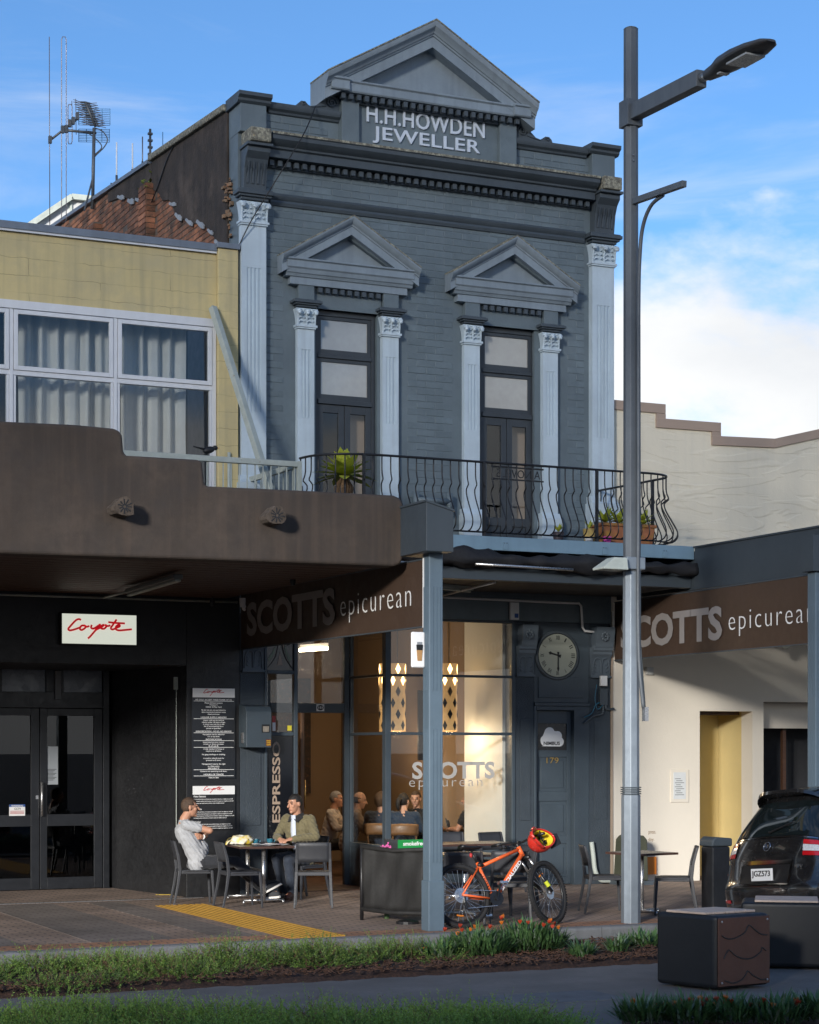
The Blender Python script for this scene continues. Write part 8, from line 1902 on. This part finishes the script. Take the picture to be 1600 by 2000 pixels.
p2, W2_, H2, Hm2 = person('man in an olive jacket leaning his forearms on the table', 0.62, -0.74, 212, J2, dict(head=(-14, 6, 0), sleeve='long', top=M_olivej, legs=M_navy, shoe=M_brownsh, sole=M_brownsh, hair=M_hairdk, hairline=0.068, girth=1.05, leg=0.95))
# collar and shirt front
q = MB(); nk = W2_(J2['neck'])
R2 = Matrix.Rotation(RAD(212), 3, 'Z'); F2, L2_ = R2 @ Vector((1, 0, 0)), R2 @ Vector((0, 1, 0))
for s in (-1, 1):
    pts = [nk + F2 * 0.085 + L2_ * (s * 0.012) - Vector((0, 0, 0.05)), nk + F2 * 0.055 + L2_ * (s * 0.062) + Vector((0, 0, 0.01)), nk - F2 * 0.03 + L2_ * (s * 0.085) + Vector((0, 0, 0.03)), nk + F2 * 0.02 + L2_ * (s * 0.115) - Vector((0, 0, 0.035)), nk + F2 * 0.10 + L2_ * (s * 0.075) - Vector((0, 0, 0.095))]
    q = MB(); q.add(pts + [p + F2 * 0.012 for p in pts], [list(range(5)), list(range(5, 10))[::-1]] + [(i, (i + 1) % 5, (i + 1) % 5 + 5, i + 5) for i in range(5)]); q.build('collar', M_blackt, p2)
ch2, pv2 = W2_(J2['chest']), W2_(J2['pelvis']); q = MB(); rows_ = []
for t_, w_, o_ in ((-0.08, 0.035, 0.085), (0.15, 0.042, 0.126), (0.45, 0.034, 0.134), (0.8, 0.028, 0.138)):
    c_ = (nk if t_ < 0 else ch2.lerp(pv2, t_)) + F2 * o_; rows_.append((c_ - L2_ * w_, c_ + F2 * 0.006, c_ + L2_ * w_))
vs2 = [p for r_ in rows_ for p in r_]; q.add(vs2, [(i * 3 + j, i * 3 + j + 1, i * 3 + j + 4, i * 3 + j + 3) for i in range(3) for j in range(2)])
so_ = q.build('shirt_front', cloth('pale_blue_shirt', (0.55, 0.60, 0.70)), p2, smooth=True); s_ = so_.modifiers.new('thick', 'SOLIDIFY'); s_.thickness = 0.006
# cafe customers inside
def diner(px, py, Y, face, label, look, lean=0.08, arms='table', scale=1.0):
    hpos = P(px, py, Y); bx, by = hpos.x, hpos.y
    J = dict(pelvis=(0, 0, 0.55), chest=(lean, 0, 0.94), neck=(lean + 0.02, 0, 1.10), head=(lean + 0.06, 0, 1.24), shL=(lean, 0.185, 1.03), shR=(lean, -0.185, 1.03), elL=(lean + 0.10, 0.25, 0.80), elR=(lean + 0.10, -0.25, 0.80), wrL=(lean + 0.32, 0.10, 0.80), wrR=(lean + 0.32, -0.10, 0.80), haL=(lean + 0.40, 0.05, 0.80), haR=(lean + 0.40, -0.05, 0.80),
             hipL=(0.06, 0.1, 0.54), hipR=(0.06, -0.1, 0.54), knL=(0.45, 0.1, 0.53), knR=(0.45, -0.1, 0.53), anL=(0.40, 0.1, 0.10), anR=(0.40, -0.1, 0.10), toL=(0.53, 0.1, 0.065), toR=(0.53, -0.1, 0.065))
    if arms == 'chin': J.update(elR=(lean + 0.28, -0.16, 0.84), wrR=(lean + 0.22, -0.10, 1.08), haR=(lean + 0.17, -0.05, 1.15), pnR=(-1, 0.3, 0))
    r = Matrix.Rotation(RAD(face), 3, 'Z') @ Vector((lean + 0.06, 0, 0))
    dz_ = hpos.z - 1.24
    return person(label, bx - r.x, by - r.y, face, J, dict(dict(sleeve='long', legs=M_jean, shoe=M_brownsh), **look), fine=0.010, base_z=max(-0.05, min(0.12, dz_)))
diner(658, 1572, 3.3, -35, 'grey haired man in a pale shirt inside the cafe doorway', dict(top=M_stripe, hair=mat('hair_grey', (0.22, 0.20, 0.19), 0.7, 0.3, 40), style='short', skin=M_skin))
diner(703, 1566, 2.6, -20, 'bald man in a beige shirt behind the narrow shop pane', dict(top=M_beige, hair=M_hairbr, style='bald', skin=M_skin2, head=(0, 12, 0)), lean=0.14)
diner(746, 1572, 2.05, 50, 'woman with bobbed hair and navy jumper, back to the window by the mullion', dict(top=M_navyj, hair=M_hairbl, style='bob', skin=M_skin2, head=(-30, 0, 0)))
diner(789, 1572, 1.75, 62, 'woman with a dark ponytail and navy jumper, back to the window beside the post', dict(top=M_navyj, hair=M_hairdk, style='pony', skin=M_skin2, head=(-25, 0, 0)))
diner(812, 1576, 2.9, 215, 'balding man facing the two women in navy, half hidden by the post', dict(top=M_blackt, hair=M_hairbr, style='short', skin=M_skin2, head=(20, 5, 0)))
diner(897, 1588, 2.7, 250, 'dark haired woman resting her chin on her hand behind the shop glass', dict(top=M_blackt, hair=M_hairdk, style='bob', skin=M_skin, head=(10, 0, 0)), arms='chin')
diner(916, 1580, 2.0, 120, 'man in a black top with glasses on his head near the white pier', dict(top=M_blackt, hair=M_hairbr, style='short', skin=M_skin, head=(15, 0, 0), sleeve='short'), lean=0.10)
M_bent = mat('bentwood', (0.22, 0.11, 0.045), 0.45, 0.2, 6)
def cafe_chair_in(px, py, Y, face, label):
    p = P(px, py, Y); t = T('wooden_chair', label, 'chair', (p.x, p.y, 0.0), rz=RAD(face))
    MB().lathe([(0.19, 0.43), (0.20, 0.44), (0.20, 0.455), (0.18, 0.46)], (0, 0, 0), 20).build('seat', M_bent, t, local=True)
    for sx_, sy_ in ((1, 1), (1, -1), (-1, 1), (-1, -1)): MB().tube([(sx_ * 0.15, sy_ * 0.15, 0.43), (sx_ * 0.19, sy_ * 0.18, 0.012)], 0.016, 8).build('leg', M_bent, t, local=True)
    for s in (-1, 1): MB().tube(spline([(-0.16, s * 0.15, 0.43), (-0.20, s * 0.17, 0.62), (-0.24, s * 0.18, 0.86)], 4), 0.014, 8).build('post', M_bent, t, local=True, smooth=True)
    q = MB(); n = 10
    for i in range(n + 1):
        a = lerp(-1, 1, i / n); x = -0.245 - 0.05 * (1 - a * a); 
        for z in (0.72, 0.76, 0.84, 0.88): q.v.append((x - (0.01 if 0.74 < z < 0.86 else 0), a * 0.205, z - 0.012 * a * a))
    for i in range(n):
        for j in range(3): a = i * 4 + j; q.f.append([a, a + 4, a + 5, a + 1]); q.m.append(0)
    o = q.build('backrest', M_bent, t, smooth=True, local=True); s_ = o.modifiers.new('thick', 'SOLIDIFY'); s_.thickness = 0.018
cafe_chair_in(748, 1660, 1.75, 50, 'bentwood cafe chair behind the woman with bobbed hair'); cafe_chair_in(792, 1660, 1.45, 62, 'bentwood cafe chair behind the woman with the ponytail')
def table_in(px, Y, label):
    p = P(px, 1640, Y); t = T('indoor_table', label, 'table', (p.x, p.y, 0.012)); MB().box(p.x - 0.4, p.x + 0.4, p.y - 0.35, p.y + 0.35, 0.72, 0.75).build('table_top', M_bent, t, bevel=0.005); MB().tube([(p.x, p.y, 0.03), (p.x, p.y, 0.72)], 0.03, 10).build('leg', M_iron, t); MB().lathe([(0.22, 0.012), (0.20, 0.03), (0.03, 0.04)], (p.x, p.y, 0), 16).build('foot', M_iron, t)
table_in(775, 2.55, 'wooden cafe table between the two women and the men inside'); table_in(915, 2.35, 'wooden cafe table beside the white pier inside')

# ================================================================ PLANTS
def leafmat(name, c, c2): return mat(name, c, 0.55, 0.3, 30, c2=c2, t2=0.55)
M_gc = leafmat('groundcover_leaf', (0.060, 0.115, 0.022), (0.11, 0.155, 0.035)); M_gc2 = leafmat('foreground_leaf', (0.12, 0.23, 0.045), (0.22, 0.31, 0.06)); M_twig = mat('dry_twig', (0.16, 0.10, 0.055), 0.9, 0.4, 20)
def sprigs(name, label, m, pts, L=(0.12, 0.26), leaves=16, leaf=(0.018, 0.032), lw=0.0042, seed=1, lift=0.65, dirs=None, tipm=None):
    rs = np.random.RandomState(seed); pts = np.array(pts); N = len(pts)
    d = rs.normal(size=(N, 3)); d[:, 2] = np.abs(d[:, 2]) * lift + 0.25; d /= np.linalg.norm(d, axis=1)[:, None]
    if dirs is not None: d = np.array(dirs) + rs.normal(size=(N, 3)) * 0.35; d[:, 2] = np.abs(d[:, 2]); d /= np.linalg.norm(d, axis=1)[:, None]
    ln = rs.uniform(L[0], L[1], N); K = leaves
    t = np.linspace(0.12, 1.0, K)[None, :] + rs.uniform(-.03, .03, (N, K))
    bend = rs.normal(size=(N, 3)) * 0.25; bend[:, 2] += 0.15
    base = pts[:, None, :] + d[:, None, :] * (ln[:, None] * t)[:, :, None] + bend[:, None, :] * ((ln[:, None] * t ** 2) * 0.5)[:, :, None]
    dr_ = rs.normal(size=(N, K, 3)); dr_ = dr_ - d[:, None, :] * (dr_ * d[:, None, :]).sum(2, keepdims=True); dr_ /= np.linalg.norm(dr_, axis=2, keepdims=True)
    ld_ = dr_ * 0.8 + d[:, None, :] * 0.75; ll = rs.uniform(leaf[0], leaf[1], (N, K, 1)) * (1.15 - 0.5 * t[:, :, None])
    sd_ = np.cross(ld_, rs.normal(size=(N, K, 3))); sd_ /= np.linalg.norm(sd_, axis=2, keepdims=True)
    tip = base + ld_ * ll; mid = base + ld_ * ll * 0.5
    V = np.stack([base, mid + sd_ * lw, tip, mid - sd_ * lw], axis=2).reshape(-1, 3)
    F = np.arange(len(V)).reshape(-1, 4)
    # stems
    nx = np.cross(d, [0.3, 0.5, 0.1]); nx /= np.linalg.norm(nx, axis=1)[:, None]; e = pts + d * ln[:, None] + bend * (ln * 0.5)[:, None]; mdp = pts + d * ln[:, None] * .5 + bend * (ln * 0.125)[:, None]; r_ = 0.0018
    SV = np.stack([pts - nx * r_, pts + nx * r_, mdp + nx * r_, mdp - nx * r_, e], axis=1).reshape(-1, 3); k0 = len(V)
    SF = [[k0 + i * 5, k0 + i * 5 + 1, k0 + i * 5 + 2, k0 + i * 5 + 3] for i in range(N)] + [[k0 + i * 5 + 3, k0 + i * 5 + 2, k0 + i * 5 + 4] for i in range(N)]
    me = bpy.data.meshes.new(name); me.from_pydata(np.vstack([V, SV]).tolist(), [], F.tolist() + SF); me.materials.append(m)
    if tipm is not None:
        me.materials.append(tipm); mi = np.zeros(len(me.polygons), dtype=np.int32); mi[:N * K] = (t > 0.62).ravel(); me.polygons.foreach_set('material_index', mi)
    me.update()
    o = bpy.data.objects.new(name, me); col.objects.link(o)
    return tag(o, label, 'ground cover', kind='stuff')
vr = random.Random(21); g1 = []
def nz2(x, y): return math.sin(x * 2.9 + 1.3 * math.sin(y * 2.1)) * math.sin(y * 3.7 + 1.1 * math.sin(x * 1.7)) + 0.5 * math.sin(x * 7.3 + y * 2) * math.sin(y * 8.1 - x)
def mound(x, y): return 0.02 + 0.05 * max(0, nz2(x, y)) + 0.13 * math.exp(-((x + 2.45) / 0.65) ** 2 - ((y + 7.7) / 0.6) ** 2) + 0.03 * math.exp(-((x + 4.6) / 0.8) ** 2)
def clump(cx, cy, R0, H0, n, P_, D_, tw_, z0=0.03):
    for i in range(n):
        a = vr.uniform(0, 6.28); q_ = math.sqrt(vr.random()); x, y = cx + R0 * q_ * math.cos(a) * 1.2, cy + R0 * q_ * math.sin(a)
        z = z0 + H0 * (1 - q_ * q_) * vr.uniform(0.15, 1.0)
        if vr.random() < 0.20: tw_.append((x, y, z)); continue
        P_.append((x, y, z)); D_.append((math.cos(a) * q_ * 1.3, math.sin(a) * q_ * 1.3, 0.45 + 0.5 * (1 - q_)))
tw, d1 = [], []
for i in range(66):
    x = vr.uniform(-6.1, -1.15); y = vr.uniform(-9.25, -7.85); big = math.exp(-((x + 2.5) / 0.8) ** 2) + 0.35 * math.exp(-((x + 4.9) / 0.7) ** 2)
    if y < -8.9 and vr.random() < 0.6: continue
    if x > -1.9 and vr.random() < 0.5: continue
    R0 = vr.uniform(0.12, 0.33); clump(x, y, R0, 0.01 + 0.07 * vr.random() + 0.12 * big * (y > -8.8), int(430 * R0 * R0 * 3.2) + 14, g1, d1, tw)
sprigs('groundcover', 'dry brown twigs tangled through the bright green ground cover', M_twig, tw, seed=13, leaves=5, L=(0.10, 0.24), lw=0.003)
sprigs('groundcover', 'feathery bright green ground cover spilling over the mulch bed', M_gc, g1, seed=3, L=(0.08, 0.20), leaves=22, leaf=(0.012, 0.028), lw=0.0036, dirs=d1, tipm=leafmat('groundcover_tip', (0.13, 0.235, 0.035), (0.20, 0.29, 0.05)))
g2 = []
d2, tw2 = [], []
for i in range(120):
    f_ = vr.uniform(12.7, 14.32); px_ = vr.uniform(-60, 1150)
    if px_ > 950 and f_ > 14.25 - ((px_ - 950) / 200) ** 2: continue
    v = FR(f_, px_); R0 = vr.uniform(0.14, 0.30); clump(v.x, v.y, R0, 0.01 + 0.13 * vr.random(), int(560 * R0 * R0 * 3.2) + 14, g2, d2, tw2, 0.015)
sprigs('groundcover', 'dry brown twigs tangled through the dark green foreground ground cover', M_twig, tw2, seed=17, leaves=4, L=(0.08, 0.2), lw=0.003)
sprigs('groundcover', 'dark green feathery ground cover along the bottom edge', M_gc2, g2, seed=5, L=(0.07, 0.21), lw=0.0038, leaf=(0.012, 0.026), leaves=20, dirs=d2, tipm=leafmat('foreground_tip', (0.20, 0.35, 0.05), (0.30, 0.42, 0.07)))
# bark chips
ch = MB(); cr_ = random.Random(9)
for i in range(5200):
    x = cr_.uniform(-5.5, 1.98); y = cr_.uniform(-9.40, -7.72)
    if x < -1.4 and y > -8.92: 
        if cr_.random() < 0.8: continue
    L_2, w_2 = cr_.uniform(0.025, 0.085), cr_.uniform(0.008, 0.02); Mr = Matrix.Rotation(cr_.uniform(0, 3.14), 3, 'Z') @ Matrix.Rotation(cr_.gauss(0, .3), 3, 'Y')
    ch.obox((x, y, 0.055 + cr_.uniform(-.008, .02)), (L_2, w_2, 0.006), M=Mr)
tag(ch.build('bark_chips', M_chip, None, loc=(0, -8.5, 0)), 'loose bark chips covering the garden bed', 'bark', kind='stuff')
def gazania(cx, cy, R0, label, n=260, nf=7, seed=1, hmax=0.30):
    n = int(n * 2.2)
    r = random.Random(seed); t = T('gazania_plant', label, 'plant', (cx, cy, 0.03)); lv = MB()
    for i in range(n):
        a = r.uniform(0, 6.28); rr_ = R0 * math.sqrt(r.random()) * 0.75; b0 = Vector((cx + rr_ * math.cos(a) * 1.15, cy + rr_ * math.sin(a), 0.04 + hmax * 0.55 * (1 - rr_ / R0) * r.random()))
        el_ = r.uniform(0.4, 1.3); d = Vector((math.cos(a + r.gauss(0, .6)) * math.cos(el_), math.sin(a + r.gauss(0, .6)) * math.cos(el_), math.sin(el_))); ln = r.uniform(0.11, 0.23)
        sd_ = d.cross(Vector((0, 0, 1))).normalized() * r.uniform(0.007, 0.012); p1 = b0 + d * ln * 0.55; p2 = b0 + d * ln - Vector((0, 0, ln * 0.12))
        lv.mi = 1 if r.random() < 0.16 else 0
        lv.add([b0 - sd_ * .4, b0 + sd_ * .4, p1 + sd_, p1 - sd_, p2], [(0, 1, 2, 3), (3, 2, 4)])
    tag(lv.build('leaves', [MATS.get('gazania_leaf') or leafmat('gazania_leaf', (0.065, 0.145, 0.045), (0.12, 0.21, 0.07)), MATS.get('gazania_underside') or leafmat('gazania_underside', (0.22, 0.28, 0.20), (0.15, 0.2, 0.12))], t), kind='stuff')
    for i in range(nf):
        a = r.uniform(0, 6.28); rr_ = R0 * r.uniform(0.2, 0.85); top_ = Vector((cx + rr_ * math.cos(a) * 1.1, cy + rr_ * math.sin(a), 0.03 + hmax * r.uniform(0.65, 0.9) * (1 - 0.35 * rr_ / R0)))
        fm = MATS.get('petal_red') or mat('petal_red', (0.50, 0.05, 0.015), 0.55, 0.2, 30); fm2 = MATS.get('petal_orange') or mat('petal_orange', (0.70, 0.20, 0.02), 0.55, 0.2, 30)
        fl2 = MB(); ax = Vector((r.gauss(0, .25), r.gauss(0, .25), 1)).normalized(); ux = ax.orthogonal().normalized(); uy = ax.cross(ux)
        for j in range(11):
            b_ = 2 * math.pi * j / 11; rd = ux * math.cos(b_) + uy * math.sin(b_); tn = ux * -math.sin(b_) + uy * math.cos(b_); e_ = top_ + rd * 0.022 + ax * 0.040
            fl2.add([top_ + rd * 0.003, top_ + rd * 0.016 + ax * 0.018 + tn * 0.007, e_, top_ + rd * 0.016 + ax * 0.018 - tn * 0.007], [(0, 1, 2, 3)])
        fo2 = fl2.build('flower', fm if r.random() < 0.7 else fm2, t); MB().tube([top_, top_ - ax * 0.14], 0.003, 5).build('stem', MATS['gazania_leaf'], fo2)
g_ = G(755, 1858, 0.0); gazania(-0.66, -8.42, 0.36, 'leafy gazania clump with a few orange blooms left of the larger clump', 460, 7, 2, 0.36)
gazania(-0.04, -8.28, 0.42, 'larger gazania clump with red orange blooms in front of the veranda post', 620, 11, 5, 0.46)
gazania(-1.10, -8.55, 0.19, 'small low gazania tuft at the left end of the flowering clumps', 110, 1, 7, 0.14)
gazania(0.12, -9.05, 0.13, 'young gazania seedling in the mulch below the flowering clumps', 70, 0, 8, 0.10); gazania(0.62, -8.85, 0.11, 'young gazania seedling in the mulch toward the bench', 60, 0, 9, 0.09)
gazania(1.15, -8.45, 0.22, 'straggly green plant in the mulch beside the block bench', 110, 0, 19, 0.13)
for k_, (f_, px_, R0, lab) in enumerate(((14.05, 1255, 0.20, 'foreground gazania clump at the left end of the bottom right bed'), (14.1, 1345, 0.24, 'foreground gazania clump second from the left below the block bench'), (14.15, 1430, 0.26, 'foreground gazania clump with red blooms right below the block bench'), (14.1, 1520, 0.26, 'foreground gazania clump second from the right in the bottom bed'), (14.25, 1600, 0.28, 'foreground gazania clump at the bottom right corner'))):
    v = FR(f_, px_); gazania(v.x, v.y, R0, lab, 190, 7 if 0 < k_ < 4 else 2, 30 + k_, 0.20)
# balcony plants
M_agave = leafmat('agave_leaf', (0.40, 0.46, 0.05), (0.55, 0.56, 0.09))
def agave(c, n, L, label, seed, parent_pot=None, nm='agave_plant'):
    r = random.Random(seed); t = T(nm, label, 'plant', tuple(c)); c = Vector(c)
    for i in range(n):
        a = i * 2.4 + r.uniform(-.2, .2); el_ = lerp(1.35, -0.25, (i / n) ** 0.8); ln = L * r.uniform(0.8, 1.05); d = Vector((math.cos(a) * math.cos(el_), math.sin(a) * math.cos(el_), math.sin(el_))); s_ = d.cross(Vector((0, 0, 1))).normalized(); up_ = s_.cross(d)
        q = MB(); vs = []
        for u, w_ in ((0, .35), (0.3, 0.8), (0.55, 1.0), (0.8, 0.6), (1.0, 0.02)):
            p = c + d * (ln * u) - Vector((0, 0, 0.10 * ln * u * u)); w2 = 0.058 * w_ * L / 0.36; vs += [p - s_ * w2 + up_ * 0.008 * w_, p, p + s_ * w2 + up_ * 0.008 * w_]
        q.add(vs, [(k * 3 + j, k * 3 + j + 1, k * 3 + j + 4, k * 3 + j + 3) for k in range(4) for j in range(2)]); q.build('leaf', M_agave, t, smooth=True)
    return t
ac = P(672, 928, -1.35); ag = agave(ac, 44, 0.44, 'tall yellow green agave rosette on the left of the balcony', 4)
q = MB(); 
for i in range(40):
    a = vr.uniform(0, 6.28); q.tube([ac + Vector((0.03 * math.cos(a), 0.03 * math.sin(a), 0)), ac + Vector((0.12 * math.cos(a), 0.12 * math.sin(a), -0.16)), ac + Vector((0.10 * math.cos(a), 0.10 * math.sin(a), -0.34))], [0.006, 0.012, 0.003], 4)
tag(q.build('dry_skirt', M_twig, ag), kind='stuff'); MB().tube([ac, ac + Vector((0.02, 0, -0.42))], 0.045, 8).build('trunk', M_twig, ag)
MB().lathe([(0.13, 4.776 - ac.z), (0.17, 5.05 - ac.z), (0.16, 5.05 - ac.z), (0.10, 5.02 - ac.z)], ac, 18).build('pot', mat('terracotta', (0.36, 0.14, 0.065), 0.8, 0.2, 6, c2=(0.40, 0.22, 0.04), t2=0.58), ag)
tr_ = T('planter_trough', 'terracotta trough planter at the right end of the balcony', 'planter', (5.0, -1.55, 4.776))
def trough(x0, x1, y0, y1, z0, z1, m, t): 
    q = MB(); k_ = 0.03; q.add([(x0 + k_, y0 + k_, z0), (x1 - k_, y0 + k_, z0), (x1 - k_, y1 - k_, z0), (x0 + k_, y1 - k_, z0), (x0, y0, z1), (x1, y0, z1), (x1, y1, z1), (x0, y1, z1)], [(0, 3, 2, 1), (0, 1, 5, 4), (1, 2, 6, 5), (2, 3, 7, 6), (3, 0, 4, 7), (4, 5, 6, 7)]); q.build('box', m, t, bevel=0.01); MB().box(x0 - 0.02, x1 + 0.02, y0 - 0.02, y1 + 0.02, z1 + 0.001, z1 + 0.045).build('rim', m, t, bevel=0.01)
trough(4.62, 5.45, -1.75, -1.40, 4.776, 5.03, MATS['terracotta'], tr_)
for i, (x, y) in enumerate(((4.75, -1.58), (4.98, -1.55), (5.18, -1.6), (5.36, -1.55))):
    agave((x, y, 5.10), 18, 0.26, ['small agave at the left end of the terracotta trough', 'second small agave from the left in the terracotta trough', 'third small agave from the left in the terracotta trough', 'agave leaning over the right end of the terracotta trough'][i], 40 + i)
for i, (x, y, r_, h_, c_, lab) in enumerate(((4.42, -1.72, 0.09, 0.20, (0.45, 0.32, 0.10), 'small yellow patterned flower pot on the balcony edge'), (4.36, -1.82, 0.06, 0.07, (0.75, 0.74, 0.72), 'small white pot at the foot of the railing'), (4.62, -1.86, 0.06, 0.09, (0.70, 0.08, 0.42), 'small bright pink pot at the foot of the railing'), (3.95, -1.7, 0.08, 0.14, (0.05, 0.04, 0.05), 'small dark pot with seedlings left of the trough'))):
    t = T('flower_pot', lab, 'pot', (x, y, 4.776)); MB().lathe([(r_ * 0.75, 0), (r_, h_), (r_ * .9, h_), (r_ * .6, h_ * .8)], (x, y, 4.776), 18).build('pot', mat('pot_%d' % i, c_, 0.5, 0.2, 14), t)
    if i in (0, 3):
        for k2 in range(12):
            a = vr.uniform(0, 6.28); s1 = Vector((x, y, 4.776 + h_)); e1 = s1 + Vector((0.07 * math.cos(a), 0.07 * math.sin(a), vr.uniform(.06, .14))); sd_ = Vector((-math.sin(a), math.cos(a), 0)) * 0.018; MB().add([s1, s1.lerp(e1, .6) + sd_, e1, s1.lerp(e1, .6) - sd_], [(0, 1, 2, 3)]).build('leaf', M_agave, t)

bpy.data.scenes.remove(_tmp)
